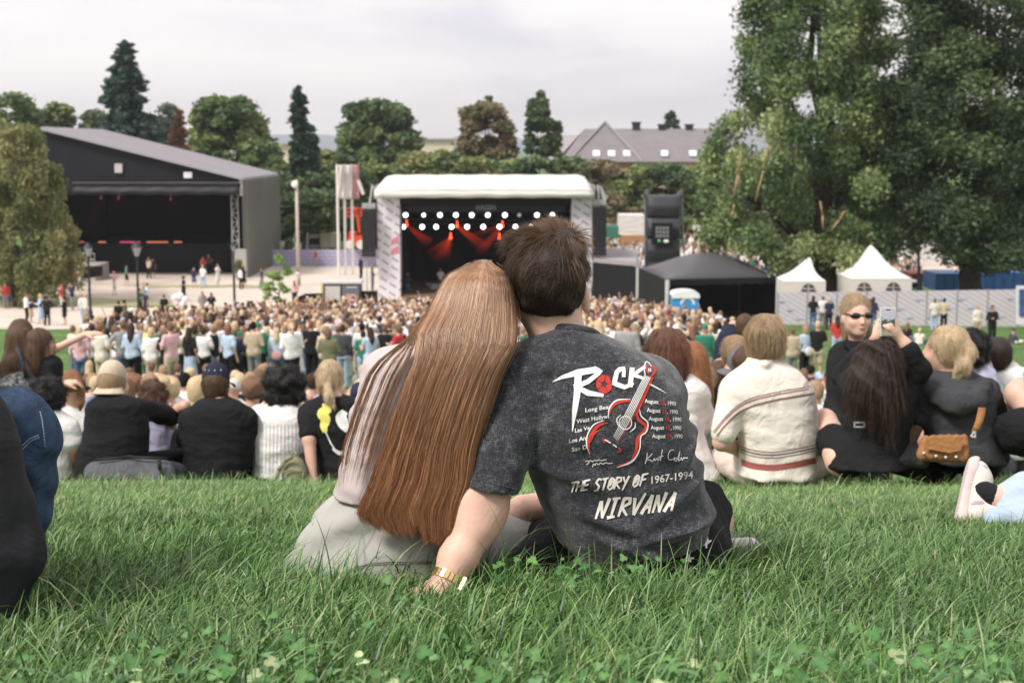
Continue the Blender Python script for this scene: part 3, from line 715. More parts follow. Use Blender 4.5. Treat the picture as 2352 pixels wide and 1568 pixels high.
# prints
fx = lambda v: 1205.8+v*.3295; fy = lambda v: 775.2+v*.3296
def shirt_print():
    p = Printer(mshirt, fx, fy); W, Rr, Cc, Kk = 0, 1, 2, 3
    p.stroke([(192, 308, 3), (260, 275, 24), (370, 243, 46), (500, 222, 42)], W); p.stroke([(480, 216, 40), (528, 236, 30), (440, 305, 34), (342, 345, 36)], W, .0003)
    p.stroke([(345, 335, 30), (440, 385, 40), (548, 402, 22)], W, .0004); p.stroke([(372, 250, 50), (362, 400, 46), (345, 520, 34), (330, 655, 3)], W, .0002)
    p.stroke([(668, 215, 34), (640, 240, 32), (622, 318, 34), (695, 345, 32), (758, 318, 18)], W); p.stroke([(650, 222, 24), (690, 212, 26), (688, 275, 26)], W, .0003)
    p.stroke([(748, 208, 34), (732, 345, 36)], W); p.stroke([(838, 200, 22), (750, 262, 30)], W, .0003); p.stroke([(752, 258, 28), (832, 285, 20)], W, .0003); p.stroke([(868, 322, 12), (925, 352, 10), (985, 386, 2)], W)
    hexa = [(500, 290), (538, 258), (585, 268), (608, 325), (600, 365), (560, 392), (520, 378), (495, 335)]
    c = (551, 322)
    for a, b in zip(hexa, hexa[1:]+hexa[:1]): p.poly([c, a, b], Rr)
    star = [(551+(34 if k % 2 == 0 else 14)*math.sin(k*PI/5+.2), 322-(34 if k % 2 == 0 else 14)*math.cos(k*PI/5+.2)) for k in range(10)]
    for a, b in zip(star, star[1:]+star[:1]): p.poly([c, a, b], Kk, .0004)
    for k in range(0, 10, 2): p.stroke([(star[k][0], star[k][1], 4), (551+(star[k][0]-551)*1.75, 322+(star[k][1]-322)*1.75, 3)], Kk, .0004)
    # guitar
    for i in range(6):
        t = i/5; p.stroke([(836+48*t, 262+16*t, 7), (676+52*t, 578+26*t, 5), (616+34*t, 692+30*t, 2)], W if i < 5 else Rr, .0003, step=20)
    p.stroke([(892, 275, 14), (835, 410, 12), (775, 540, 10)], Rr)
    p.curve([(838, 262, 7), (832, 215, 8), (843, 168, 8), (866, 178, 6), (882, 200, 5)], W); p.curve([(850, 190, 12), (848, 222, 18), (866, 250, 12)], Rr); p.curve([(885, 198, 14), (908, 222, 18), (896, 250, 18), (878, 272, 10)], Rr); p.stroke([(862, 212, 7), (865, 236, 7)], W, .0004); p.stroke([(874, 212, 7), (877, 236, 7)], W, .0004)
    p.curve([(700+44*math.cos(a), 592+46*math.sin(a), 7) for a in np.linspace(0, 2*PI, 15)], W, .0005, n=3)
    p.curve([(668, 535, 4), (640, 572, 9), (655, 626, 3)], W); p.curve([(768, 588, 3), (766, 626, 9), (730, 658, 3)], W)
    p.curve([(590, 530, 5), (608, 478, 22), (655, 446, 26), (738, 440, 10)], Rr); p.curve([(582, 562, 4), (588, 492, 9), (640, 436, 10), (735, 428, 4)], W, .0003)
    p.curve([(552, 576, 4), (480, 606, 9), (436, 676, 9), (430, 750, 8), (452, 812, 3)], W, .0003); p.curve([(578, 592, 5), (510, 614, 22), (456, 682, 20), (442, 752, 16), (460, 814, 3)], Rr); p.curve([(530, 640, 3), (485, 665, 14), (455, 730, 4)], Rr)
    p.curve([(798, 500, 3), (812, 548, 9), (856, 592, 10), (846, 655, 9), (808, 690, 8), (798, 780, 8), (745, 862, 12), (640, 904, 3)], W, .0003)
    p.curve([(778, 520, 8), (792, 572, 20), (840, 612, 22), (830, 652, 20), (788, 700, 24), (776, 780, 20), (742, 852, 10)], Rr); p.curve([(735, 862, 8), (690, 880, 10), (640, 888, 4)], Rr)
    p.stroke([(556, 735, 5), (544, 708, 11), (590, 712, 5)], Rr); p.stroke([(555, 710, 8), (598, 733, 8)], W, .0004); p.stroke([(612, 742, 6), (640, 762, 8)], W); p.stroke([(652, 764, 9), (672, 788, 10), (640, 800, 5)], Rr)
    for t, a in (('Long Beac', (418, 520, 600, 492)), ('West Hollyw', (360, 598, 578, 560)), ('Las Ve', (346, 662, 452, 640)), ('Los An', (305, 735, 424, 712)), ('San D', (325, 794, 432, 774))): p.text(t, *a, 29, W, bold=.012)
    for d, a in (('13', (835, 452, 1052, 474)), ('15', (850, 516, 1066, 532)), ('16', (863, 576, 1090, 583)), ('17', (877, 638, 1089, 642)), ('19', (887, 698, 1098, 700))):
        x0, y0, x1, y1 = a; f = lambda t: (x0+(x1-x0)*t, y0+(y1-y0)*t)
        p.text('August', *f(0), *f(.44), 28, W, bold=.012); p.text(d, *f(.485), *f(.64), 28, Rr, bold=.02); p.text(', 1990', *f(.65), *f(1), 28, W, bold=.012)
    p.text('1967-1994', 868, 1018, 1172, 978, 52, Cc, bold=.008)
    brush(p, 'THE', 308, 1080, 400, 1066, 72, 15, 42, .22, Cc); brush(p, 'STORY', 478, 1070, 668, 1052, 84, 16, 42, .2, Cc); brush(p, 'OF', 748, 1040, 800, 1034, 82, 16, 40, .22, Cc)
    brush(p, 'NIRVANA', 492, 1262, 968, 1212, 128, 24, 62, .27, Cc)
    sg = 5
    for st in ([(852, 803), (848, 840), (838, 878)], [(888, 806), (868, 828), (846, 846), (872, 852), (888, 862), (902, 840), (906, 856), (922, 838), (926, 856), (938, 842), (946, 850)], [(958, 778), (950, 820), (944, 856)], [(930, 832), (948, 828), (966, 822)],
               [(1036, 782), (1012, 786), (998, 820), (1004, 848), (1034, 846), (1044, 832)], [(1052, 836), (1040, 850), (1054, 858), (1062, 842), (1052, 836)], [(1064, 845), (1080, 790), (1070, 856), (1084, 846), (1092, 832), (1096, 854), (1108, 834), (1112, 838), (1134, 836)], [(1088, 812), (1092, 815)],
               [(420, 862), (440, 858), (446, 872), (428, 884)], [(440, 862), (462, 856), (470, 864), (486, 852), (498, 858), (516, 850), (530, 856), (568, 848)], [(470, 902), (478, 878), (488, 890), (496, 874), (512, 884), (526, 872), (544, 880), (560, 870), (580, 876), (612, 872)]):
        p.curve([(x, y, sg) for x, y in st], W, n=3)
    p.build('graphic_print', mshirt, [PRINTW, PRINTR, PRINTC, WASH], 'red and white guitar tour print with lettering')
shirt_print()
def shorts_print():
    p = Printer(mshorts, lambda v: v, lambda v: v)
    p.stroke([(1482, 1280, 3), (1500, 1276, 7), (1522, 1275, 12), (1545, 1268, 14), (1562, 1258, 4)], 0, step=4); p.stroke([(1484, 1279, 2), (1504, 1272, 4), (1530, 1268, 5)], 1, .0006, step=4)
    p.stroke([(1576, 1262, 3), (1580, 1275, 5), (1574, 1284, 4)], 0, step=4); p.stroke([(1566, 1288, 3), (1580, 1284, 8), (1594, 1280, 3)], 0, step=4); p.stroke([(1582, 1272, 3), (1586, 1290, 5)], 0, step=4)
    p.stroke([(1614, 1229, 3), (1624, 1232, 4), (1626, 1242, 4)], 0, step=4); p.stroke([(1614, 1252, 3), (1624, 1246, 7), (1634, 1240, 3)], 0, step=4); p.stroke([(1624, 1240, 3), (1622, 1258, 4)], 0, step=4)
    p.build('print', mshorts, [PRINTW, PRINTO])
shorts_print()
WHITEM = mat('white rubber', (.74, .71, .68), rough=.6, var=.08)
s = SDF(k=.02); s.chain([px(1640, 1275, 3.56), px(1690, 1266, 3.52), px(1722, 1256, 3.5)], [.030, .030, .026]); add('shoe', s.mesh(.006, name='shoe', mats=[mat('white mesh fabric', (.66, .64, .62), rough=.8, bump=.4, bs=200)]), man, world=True)
def watch():
    c = px(1028, 1330, 2.94); ax = (px(1052, 1280, 2.97)-px(1016, 1350, 2.93)).normalized(); u = Vector((0, -1, 0)); u = (u-u.dot(ax)*ax).normalized(); v = ax.cross(u)
    R = Matrix((u, v, ax)).transposed(); gold = mat('polished gold metal', (.78, .56, .26), rough=.22, metal=1, var=.0)
    w_ = thing('wristwatch', 'gold wristwatch with pale square face on the wrist of the arm propped in the grass', 'wristwatch', c)
    mb = MB()
    for k in range(22):
        a = 2*PI*k/22; o = c+(u*math.cos(a)+v*math.sin(a))*.0345; mb.box(o, (.0042, .0085, .018), R=R @ Matrix.Rotation(a, 3, 'Z'))
    mb.build('strap', gold, w_)
    a = math.radians(-62 if v.x > 0 else 62)*-1; R2 = R @ Matrix.Rotation(a, 3, 'Z'); o = c+R2 @ Vector((.039, 0, 0))
    mb = MB(); mb.box(o, (.007, .026, .030), R=R2); mb.build('case', gold, w_)
    mb = MB(); mb.box(o+R2 @ Vector((.004, 0, 0)), (.002, .021, .025), R=R2); mb.build('dial', mat('watch glass', (.8, .8, .8), rough=.08, var=0, spec=.8), w_)
watch()

# ================================================================ the woman with long hair
WD = 3.17
woman = thing('person', 'person with very long straight brown hair, lilac top and grey sweatpants in the foreground', 'person', gnd(900, 1345), 'couple sitting in the foreground')
LILAC = mat('lilac ribbed knit', (.50, .43, .42), rough=.9, var=.05, bump=.25, bs=400, spec=.15, fold=.25, fs=8)
SWEAT = mat('grey sweat fabric', (.40, .39, .365), rough=.95, var=.05, bump=.3, bs=500, spec=.12, fold=.25, fs=6)
def wtop():
    s = SDF(k=.03)
    s.stack(rows([(770, 985, 1110, .05), (786, 930, 1130, .075), (802, 888, 1145, .095), (822, 855, 1150, .11), (856, 838, 1150, .12), (910, 820, 1140, .13), (1015, 797, 1100, .135), (1090, 778, 1070, .14), (1130, 766, 1052, .14), (1150, 762, 1048, .14)], WD), pw=2.3)
    s.cone(px(885, 850, 3.19), px(850, 960, 3.40), .05, .045); s.cone(px(850, 960, 3.40), px(930, 1080, 3.62), .045, .04)
    s.cut(px(900, 1132, WD), Vector((.0, .0, -1)))
    s.disp = lambda x, y, z: .0022*np.sin(z*95+x*22+3*nse(x, y, z, 9, 1))*np.exp(-((z-px(0, 1100, 3.1).z)/.09)**2)+.001*np.sin(z*160+1.5*nse(x, y, z, 12, 2))
    return s.mesh(.0065, name='knit_top', mats=[LILAC])
add('knit_top', wtop(), woman, world=True)
def wpants():
    s = SDF(k=.05)
    s.stack(rows([(1100, 800, 1030, .115), (1135, 772, 1040, .135), (1179, 748, 1048, .155), (1215, 733, 1056, .165), (1255, 726, 1066, .175), (1297, 712, 1078, .185), (1338, 690, 1085, .19), (1375, 680, 1085, .19)], 3.19), pw=2.4)
    s.chain([px(800, 1300, 3.2), px(700, 1338, 3.22), px(640, 1372, 3.30)], [.09, .045, .03], k=.08)
    s.chain([px(780, 1290, 3.22), px(790, 1200, 3.68), px(850, 1290, 3.9)], [.10, .07, .06]); s.chain([px(1030, 1300, 3.22), px(1212, 1232, 3.56), px(1180, 1330, 3.78)], [.10, .068, .055])
    cz = px(0, 1290, 3.02).z
    def disp(x, y, z):
        d = .0105*np.sin(z*58+6*(x+.2)**2*10+2.2*nse(x, y, z, 6, 2))*np.exp(-((z-px(0, 1190, 3.1).z)/.08)**2)+.004*nse(x, y, z*.7, 20, 4)+.006*np.sin(x*48+z*20)*np.clip((px(0, 1285, 3.02).z-z)/.05, 0, 1)
        return d
    s.disp = disp
    return s.mesh(.0075, name='sweatpants', mats=[SWEAT])
wp = add('sweatpants', wpants(), woman, world=True)
for pts in ([(782, 1345), (786, 1322), (800, 1308), (850, 1293), (902, 1289), (960, 1290), (1005, 1289)], [(786, 1349), (791, 1325), (804, 1312), (852, 1297), (902, 1293), (1005, 1293)], [(932, 1294), (926, 1310), (916, 1325), (908, 1350)], [(947, 1296), (955, 1315), (960, 1345)], [(938, 1294), (930, 1320)]):
    seam('seam', pts, wp, .0019, mat('grey seam thread', (.24, .235, .22), rough=.9), wp)
def wbody():
    s = SDF(k=.02)
    s.ell(px(1106, 696, 3.22), (.070, .090, .085)); s.ell(px(1130, 730, 3.27), (.055, .065, .055), k=.03); s.cone(px(1100, 720, 3.2), px(1060, 800, 3.2), .047, .05)
    s.stack(rows([(800, 930, 1110, .07), (870, 870, 1110, .09), (1000, 850, 1050, .09), (1110, 820, 1010, .10), (1320, 780, 1020, .12)], 3.19))
    s.chain([px(890, 850, 3.20), px(860, 960, 3.40), px(930, 1090, 3.64), px(1040, 1140, 3.62)], [.04, .035, .028, .022]); hand(s, px(1045, 1142, 3.62), (.9, 0, -.2), (0, -.3, 1), side=1, curl=.5)
    s.chain([px(790, 1300, 3.22), px(790, 1205, 3.66), px(850, 1300, 3.88)], [.07, .05, .04]); s.chain([px(1030, 1300, 3.22), px(1205, 1236, 3.54), px(1180, 1335, 3.78)], [.07, .05, .04])
    return s.mesh(.007, name='body', mats=[SKIN])
add('body', wbody(), woman, world=True)
HL = np.array([(596, 1095, 1095, 1118, 3.215), (604, 1068, 1068, 1142, 3.16), (617, 1043, 1043, 1160, 3.125), (640, 1026, 1026, 1172, 3.10), (664, 1011, 1012, 1179, 3.085), (716, 986, 990, 1184, 3.06), (763, 950, 960, 1186, 3.035), (793, 912, 958, 1182, 3.02), (830, 862, 950, 1160, 3.01), (863, 838, 936, 1142, 3.005), (957, 808, 900, 1110, 2.995), (1033, 786, 876, 1090, 2.99), (1109, 774, 850, 1085, 2.985), (1179, 790, 818, 1062, 2.975), (1240, 800, 860, 1050, 2.965)], float)
def wrow(Y, j): return np.interp(Y, HL[:, 0], HL[:, j])
def whair():
    s = SDF(k=.02)
    R_ = []
    for Y in (604, 617, 640, 664, 716, 763, 793, 830, 863, 957, 1033, 1109, 1165):
        ins = 5+.0*Y; xl, xr, yb = wrow(Y, 2)+ins, wrow(Y, 3)-ins, wrow(Y, 4)
        b = np.interp(Y, [604, 640, 700, 763, 830, 1165], [.04, .085, .10, .09, .02, .016])
        xr2 = min(xr, np.interp(Y, [1000, 1165], [1090, 1040])); xl2 = xl+np.interp(Y, [1033, 1165], [0, 18])
        R_.append((Y, xl2, xr2, b, yb+b+.006))
    s.stack(rows(R_, 3.1), pw=2.2)
    base = mat('brown hair underlayer', (.20, .105, .058), rough=.55, var=.35, vs=14, bump=.8, bs=60, stretch=(9, 9, .8))
    o = add('hair', s.mesh(.0065, name='hair', mats=[base]), woman, world=True)
    rng = np.random.default_rng(21); n = 19000; K = 30
    sp = rng.random(n) < .0075                                       # loose strands over the shoulder
    u = np.where(sp, 0, rng.random(n)); us = np.array([.08, .22, .45, .62, .80])[rng.integers(0, 5, n)]+rng.normal(0, .014, n)
    lock = np.floor(u*46+.6*np.sin(u*40)); lk = rng.random(60)[lock.astype(int) % 60]
    uc = u+.20*((lock+.5)/46-u)
    Yend = np.where(sp, 1010+110*rng.random(n)**.6, np.interp(u, [0, .15, .4, .7, 1], [1184, 1200, 1216, 1234, 1240])+rng.normal(0, 8, n)-46*lk+12+np.where(rng.random(n) < .15, -60*rng.random(n), 0))
    Y0 = 596+np.abs(rng.normal(0, 14, n))+np.where(rng.random(n) < .12, 60*rng.random(n), 0)
    tt = np.linspace(0, 1, K)
    P = np.zeros((n, K, 3)); wob = rng.normal(0, 1, (n, 3)); ph = rng.uniform(0, 6.28, (n, 3))
    rng_e = rng.random(n); dep = rng.random(n)**1.5; fly = rng.random(n) < .035
    for k, t in enumerate(tt):
        Y = Y0+(Yend-Y0)*t**1.15
        xl, xd, xr = wrow(Y, 1), wrow(Y, 2), wrow(Y, 3)
        ed = np.clip(.10-u, 0, 1)*10*rng_e*np.clip((Y-800)/120, 0, 1)*26; conv = np.clip((Y-640)/460, 0, 1); conv = conv*conv*(3-2*conv); uu = u*(1-conv)+uc*conv
        # strands start at the parting and spread
        f = np.clip(.35+(Y-596)/50, 0, 1)
        x = np.where(sp, xl+(xd-xl)*us*np.clip((Y-700)/90, 0, 1), xd+(xr-xd)*uu)
        x = 1112*(1-f)+x*f+np.where(sp, 0, ed)
        x += wob[:, 0]*(1.2+3.0*t)*np.sin(t*4+ph[:, 0])+wob[:, 1]*2.2*t*np.sin(t*9+ph[:, 1])+np.where(fly, wob[:, 2]*9*np.sin(t*3.3+ph[:, 2]), 0)+3.2*np.sin(lock*2.3+t*5)*conv+4*conv*np.sin(Y/55+lock*.9)*.5
        c = np.clip((x-(xd+xr)/2)/((xr-xd)/2), -1.3, 1.3)
        yb = wrow(Y, 4); side = np.interp(Y, [604, 700, 763, 830], [.09, .075, .045, .03])
        y = yb+side*np.minimum(1-np.sqrt(np.maximum(1-c*c*.93, 0)), 1)+.010*dep-.006+.0022*np.sin(lock*1.7+Y/90)*conv+.0025*wob[:, 2]*t
        u_ = (x-1176)/FPX; v_ = (784-Y)/FPX; dy = CT+v_*ST; dz = -ST+v_*CT
        P[:, k, 0] = u_/dy*y; P[:, k, 1] = y; P[:, k, 2] = dz/dy*y
    rr = rng.uniform(.00036, .00062, n); Rr = rr[:, None]*np.interp(tt, [0, .1, .85, 1], [.7, 1, .9, .3])[None]
    a = np.array([.36, .20, .115]); b = np.array([.72, .50, .33]); dk = np.array([.19, .095, .054])
    k = np.clip(.36+.30*(lk-.5)+rng.normal(0, .22, n), 0, 1)[:, None]; col = dk*np.clip(1-2*k, 0, 1)+a*(1-np.abs(2*k-1))+b*np.clip(2*k-1, 0, 1)
    col[sp] = np.array([.30, .165, .095])
    me = tubes(P, Rr, 3, col, name='strands', mats=[HAIRM])
    # redder towards the ends (grown-out hair)
    add('strands', me, o, world=True)
    A = me.color_attributes['col']; c = np.empty(len(me.vertices)*4, np.float32); A.data.foreach_get('color', c); c = c.reshape(n, K, 3, 4)
    g = np.clip((tt-.35)/.6, 0, 1)[None, :, None]
    c[..., 0] *= 1+.06*g; c[..., 1] *= 1-.13*g; c[..., 2] *= 1-.30*g; A.data.foreach_set('color', c.ravel())
whair()
# ================================================================ people sitting a few metres down the slope
def cv(n, c, **k): return cloth(n, c, **k)
C_BLACK = cv('black cloth', (.016, .016, .018)); C_WHITE = cv('white cloth', (.76, .73, .72)); C_NAVY = cv('navy cloth', (.025, .028, .05)); C_GREY = cv('grey cloth', (.30, .29, .28)); C_CHAR = cv('charcoal jacket cloth', (.055, .056, .062))
C_CREAM = cv('cream knit', (.72, .66, .60), bs=260); C_BEIGE = cv('beige canvas', (.52, .43, .33)); C_LAV = cv('lavender cloth', (.45, .43, .58)); C_DGREY = cv('dark grey denim', (.075, .078, .08)); C_DENIM = cv('blue denim', (.035, .058, .105), var=.45, vs=26, bump=.6, bs=260)
C_LBLUE = cv('light blue denim', (.50, .60, .74)); C_RED = cv('red cloth', (.45, .05, .05)); C_OLIVE = cv('olive canvas', (.22, .22, .14)); C_PINK = cv('pink cloth', (.66, .40, .42)); C_GREEN = cv('green cloth', (.04, .20, .12)); C_BLUE = cv('blue cloth', (.12, .22, .45)); C_TAN = cv('tan cloth', (.50, .34, .20)); C_BROWN = cv('brown cloth', (.13, .08, .05))
def head_sdf(s, c, a=0, sc=1.0, jaw=True, chin=0):
    c = Vector(c); R = Matrix.Rotation(-a, 3, 'Z'); q = lambda x, y, z: c+R @ Vector((x, y, z))*sc
    s.ell(c, Vector((.074, .092, .102))*sc, R=R, k=.02); s.ell(q(0, .030, -.052), Vector((.055, .062, .055))*sc, R=R, k=.03); s.ell(q(0, .066, -.088), Vector((.026, .024, .020))*sc, R=R, k=.03)
    s.cone(q(0, .088, .005), q(0, .106, -.030), .008*sc, .0125*sc, k=.012)                       # nose
    for e in (-1, 1):
        s.ell(q(.074*e, .0, -.018), Vector((.010, .017, .030))*sc, R=R, k=.008); s.ell(q(.036*e, .070, -.030), Vector((.022, .018, .02))*sc, R=R, k=.02)
    s.ell(q(0, .090, -.058), Vector((.021, .009, .008))*sc, R=R, k=.006)
def tuft(base, parent, n, cols, L, crown, lift=.25, r=.0014, clump=.5, g=.6, seed=1, hgt=None, pts=5):
    rng = np.random.default_rng(seed); a, b = np.array(cols[0]), np.array(cols[1])
    def cf(P, rg):
        k = np.clip(.5+.45*nse(P[:, 0], P[:, 1], P[:, 2], 38, 2)+rg.normal(0, .22, len(P)), 0, 1)[:, None]; return a*(1-k)+b*k
    short_hair(base.data, 'strands', base, n, crown, (lambda P: np.full(len(P), L)), cf, rng, lift=lift, r0=r, clump=clump, gravity=g, org=wloc(base), pts=pts)
HB = {}
def hbase(cols):
    k = tuple(round(v, 3) for v in cols[0])
    if k not in HB: HB[k] = mat('hair mass %d' % (len(HB)+1), tuple((a*.6+b*.2) for a, b in zip(*cols)), rough=.55, var=.35, vs=24, bump=.8, bs=90, stretch=(3, 3, .7))
    return HB[k]
HC = {'dark': ((.018, .012, .010), (.085, .050, .035)), 'black': ((.008, .008, .009), (.030, .028, .030)), 'brown': ((.07, .037, .022), (.19, .105, .062)), 'auburn': ((.05, .020, .014), (.34, .14, .075)), 'blond': ((.40, .27, .15), (.82, .66, .46)), 'dblond': ((.22, .14, .08), (.66, .48, .30)), 'ginger': ((.22, .08, .035), (.50, .22, .09)), 'grey': ((.2, .2, .2), (.5, .5, .5))}
def hair(parent, style, col, c, a=0, h=.010, sc=1.0, seed=1, low=None, D=None, tail=None, strands=True):
    """hair on a head centred at c facing angle a (0 is away from the camera)"""
    c = Vector(c); cols = HC[col]; R = Matrix.Rotation(-a, 3, 'Z'); q = lambda x, y, z: c+R @ Vector((x, y, z))*sc; s = SDF(k=.02); cr = q(0, -.03, .12)
    if style == 'short':
        s.ell(q(0, -.014, .020), Vector((.084, .096, .098))*sc, R=R); s.ell(q(0, -.040, -.035), Vector((.070, .062, .060))*sc, R=R)
    elif style == 'bowl':
        s.ell(q(0, -.012, .015), Vector((.090, .104, .105))*sc, R=R); s.ell(q(0, -.030, -.032), Vector((.082, .074, .060))*sc, R=R)
    elif style == 'curly':
        s.ell(q(0, -.012, .018), Vector((.102, .112, .108))*sc, R=R); s.ell(q(0, -.035, -.045), Vector((.09, .08, .065))*sc, R=R)
        s.disp = lambda x, y, z: .010*nse(x, y, z, 95, seed)+.006*nse(x, y, z, 190, seed+1)
    elif style == 'afro':
        s.ell(q(0, -.012, .015), Vector((.135, .13, .115))*sc, R=R); s.ell(q(0, -.03, -.07), Vector((.135, .10, .075))*sc, R=R)
        s.disp = lambda x, y, z: .012*nse(x, y, z, 80, seed)+.008*nse(x, y, z, 170, seed+1)
    elif style == 'pony':
        s.ell(q(0, -.008, .010), Vector((.079, .097, .104))*sc, R=R); s.ell(q(0, -.045, -.02), Vector((.065, .06, .06))*sc, R=R)
    elif style == 'wavy':
        s.ell(q(0, -.010, .012), Vector((.086, .102, .106))*sc, R=R); s.disp = lambda x, y, z: .010*np.sin(z*75+4*nse(x, y, z, 16, 2)+x*60)+.007*nse(x*2, y, z, 60, 3)
    elif style == 'long':
        s.ell(q(0, -.010, .012), Vector((.086, .102, .106))*sc, R=R)
    if tail:
        s.chain([Vector(p[:3]) for p in tail], [p[3] for p in tail], k=.025)
        if s.disp is None: s.disp = lambda x, y, z: .005*nse(x*1.6, y, z*.5, 70, seed)+.003*nse(x*1.8, y, z*.4, 150, seed+2)
    o = add('hair', s.mesh(h, name='hair', mats=[hbase(cols)]), parent, world=True)
    if strands:
        if style in ('curly', 'afro'): tuft(o, o, 3000, cols, .035*sc, c, lift=.8, clump=1.0, g=.1, seed=seed, r=.0013)
        else: tuft(o, o, 3800, cols, (.030 if style in ('short', 'pony') else .05*(1.3 if tail else 1))*sc, cr, lift=.04, clump=.25, g=(2.2 if tail and style != 'pony' else .8), seed=seed, r=.0013)
    return o
def cap(parent, c, a, m, D, back=True, w=.086, tilt=0.0, eyelets=None):
    c = Vector(c); R = Matrix.Rotation(-a, 3, 'Z') @ Matrix.Rotation(tilt, 3, 'X'); q = lambda x, y, z: c+R @ Vector((x, y, z)); s = SDF(k=.01)
    s.ell(q(0, 0, .008), (w, w*1.13, .108), R=R); s.cut(q(0, 0, -.045 if back else -.03), R @ Vector((0, 0, -1)))
    o = add('cap', s.mesh(.009, name='cap', mats=[m]), parent, world=True)
    d = -1 if back else 1; g = []
    for j in range(6):
        t = j/5; row = []
        for i in range(13):
            u = -1+2*i/12; th = u*1.05; rr = w*(.98+.72*t*math.sqrt(max(0, 1-u*u*.72))); row.append(q(rr*math.sin(th), d*(rr*math.cos(th)*1.08), (-.038 if back else -.02)-.035*t*(1 if back else .6)-.018*u*u*t))
        g.append(row)
    mb = MB(); mb.sheet(g); br = mb.build('brim', m, o, smooth=True, thick=.005)
    mb = MB(); mb.ball(q(0, 0, .117), (.009, .009, .005)); mb.build('button', m, o, smooth=True)
    if eyelets:
        for k in range(4): mb = MB(); t = (k-1.5)*.55; mb.ball(q(w*.78*math.sin(t), -w*.86*math.cos(t), .070), .0055, nu=8, nv=5); mb.build('eyelet', eyelets, o, smooth=True)
    return o
def shirt(parent, torso, D, m, arms=(), name='shirt', h=.011, k=.035, disp=None, hem=None, folds=.0085, seed=1, extra=None, pw=2.3, cutz=None):
    """arms: (points, radii, flat) chains of sleeves"""
    s = SDF(k=k); s.stack(rows(torso, D), pw=pw)
    for pts, rs in arms: s.chain([px(*p) for p in pts], rs, k=.04)
    if extra: extra(s)
    zz = px(1000, 900, D).z
    s.disp = disp or (lambda x, y, z: folds*nse(x*.8, y, z*1.5, 15, seed)+folds*.6*nse(x*.7+z*.5, y, z*2.0, 36, seed+3)+folds*.35*nse(x, y, z*2.2, 70, seed+6))
    return add(name, s.mesh(h, name=name, mats=[m]), parent, world=True)
def body(parent, c, torso, D, a=0, skin=SKIN, limbs=(), neck=None, h=.010, hands=(), sc=1.0, nr=.05):
    s = SDF(k=.02); head_sdf(s, c, a, sc); c = Vector(c); R = Matrix.Rotation(-a, 3, 'Z')
    T = rows(torso, D); nb = Vector((T[0][1], T[0][2], T[0][0])) if neck is None else Vector(neck)
    s.cone(c+R @ Vector((0, -.012, -.05)), nb-Vector((0, 0, .03)), nr, nr*1.12, k=.03)
    s.stack([(z, x, y, max(aa-.035, .02), max(bb-.03, .02)) for z, x, y, aa, bb in T])
    for pts, rs in limbs: s.chain([px(*p) for p in pts], rs)
    for hd in hands: hand(s, *hd[:3], **hd[3])
    return add('body', s.mesh(h, name='body', mats=[skin]), parent, world=True)
def legs(parent, lst, m, name='trousers', h=.012, seed=2, hips=None):
    s = SDF(k=.04)
    for pts, rs in lst: s.chain([px(*p) for p in pts], rs)
    s.disp = lambda x, y, z: .005*nse(x, y, z*1.4, 20, seed)+.003*nse(x, y, z, 48, seed+2)
    return add(name, s.mesh(h, name=name, mats=[m]), parent, world=True)
GR = 'people sitting in the nearest row down the slope'
def sitter(label, X, D, gy=None, group=GR):
    z = float(G(D)); p = px(X, 1000, D); return thing('person', label, 'person', (p.x, D, z), group)
def crossed(X, D, w_=.30, m=None, parent=None, name='trousers', skin=None):
    """crossed legs in front of a seated person, on the ground at X"""
    x0 = px(X, 1000, D).x; z = float(G(D)); zf = float(G(D+.4)); s = SDF(k=.03)
    for e in (-1, 1):
        P_ = [Vector((x0+.10*e, D, z+.10)), Vector((x0+w_*e, D+.36, zf+.16)), Vector((x0-.06*e, D+.46, zf+.07))]
        s.chain(P_, [.095, .065, .05])
    return add(name, s.mesh(.014, name=name, mats=[m]), parent, world=True)

# curly-haired one in white
o = sitter('person with dark curly hair in a white T-shirt at the left of the row', 125, 8.7)
T = [(938, 92, 138, .05), (952, 76, 152, .08), (970, 62, 165, .11), (1010, 60, 168, .12), (1050, 66, 166, .13), (1092, 66, 166, .14)]
body(o, px(112, 912, 8.75), T, 8.7, skin=SKIN3, limbs=[([(162, 985, 8.7), (170, 1030, 8.68), (164, 1066, 8.72)], [.045, .036, .03])]); shirt(o, T, 8.7, C_WHITE, [([(158, 978, 8.7), (170, 1015, 8.68)], [.058, .055])], name='white_tshirt', seed=3); hair(o, 'curly', 'black', px(112, 908, 8.74), seed=4); crossed(125, 8.8, m=C_BEIGE, parent=o)
# beige cap, black overshirt, arm round the neighbour
o = sitter('person in a black shirt and backwards beige cap with an arm round a neighbour', 265, 8.6)
T = [(904, 232, 286, .06), (914, 212, 308, .09), (932, 198, 330, .12), (980, 192, 345, .13), (1035, 182, 345, .14), (1075, 172, 338, .15), (1108, 162, 325, .15)]
body(o, px(260, 882, 8.68), T, 8.6, a=.5, limbs=[([(315, 935, 8.65), (385, 955, 8.95), (400, 985, 9.2)], [.045, .04, .03])]); shirt(o, T, 8.6, C_BLACK, [([(312, 934, 8.62), (372, 950, 8.85), (392, 958, 9.0), (370, 968, 9.25)], [.068, .06, .052, .045])], name='overshirt', seed=5)
hair(o, 'short', 'dblond', px(260, 884, 8.66), a=.4, strands=False); cap(o, px(258, 868, 8.67), .1, C_BEIGE, 8.6, back=True); crossed(265, 8.7, m=C_BLACK, parent=o)
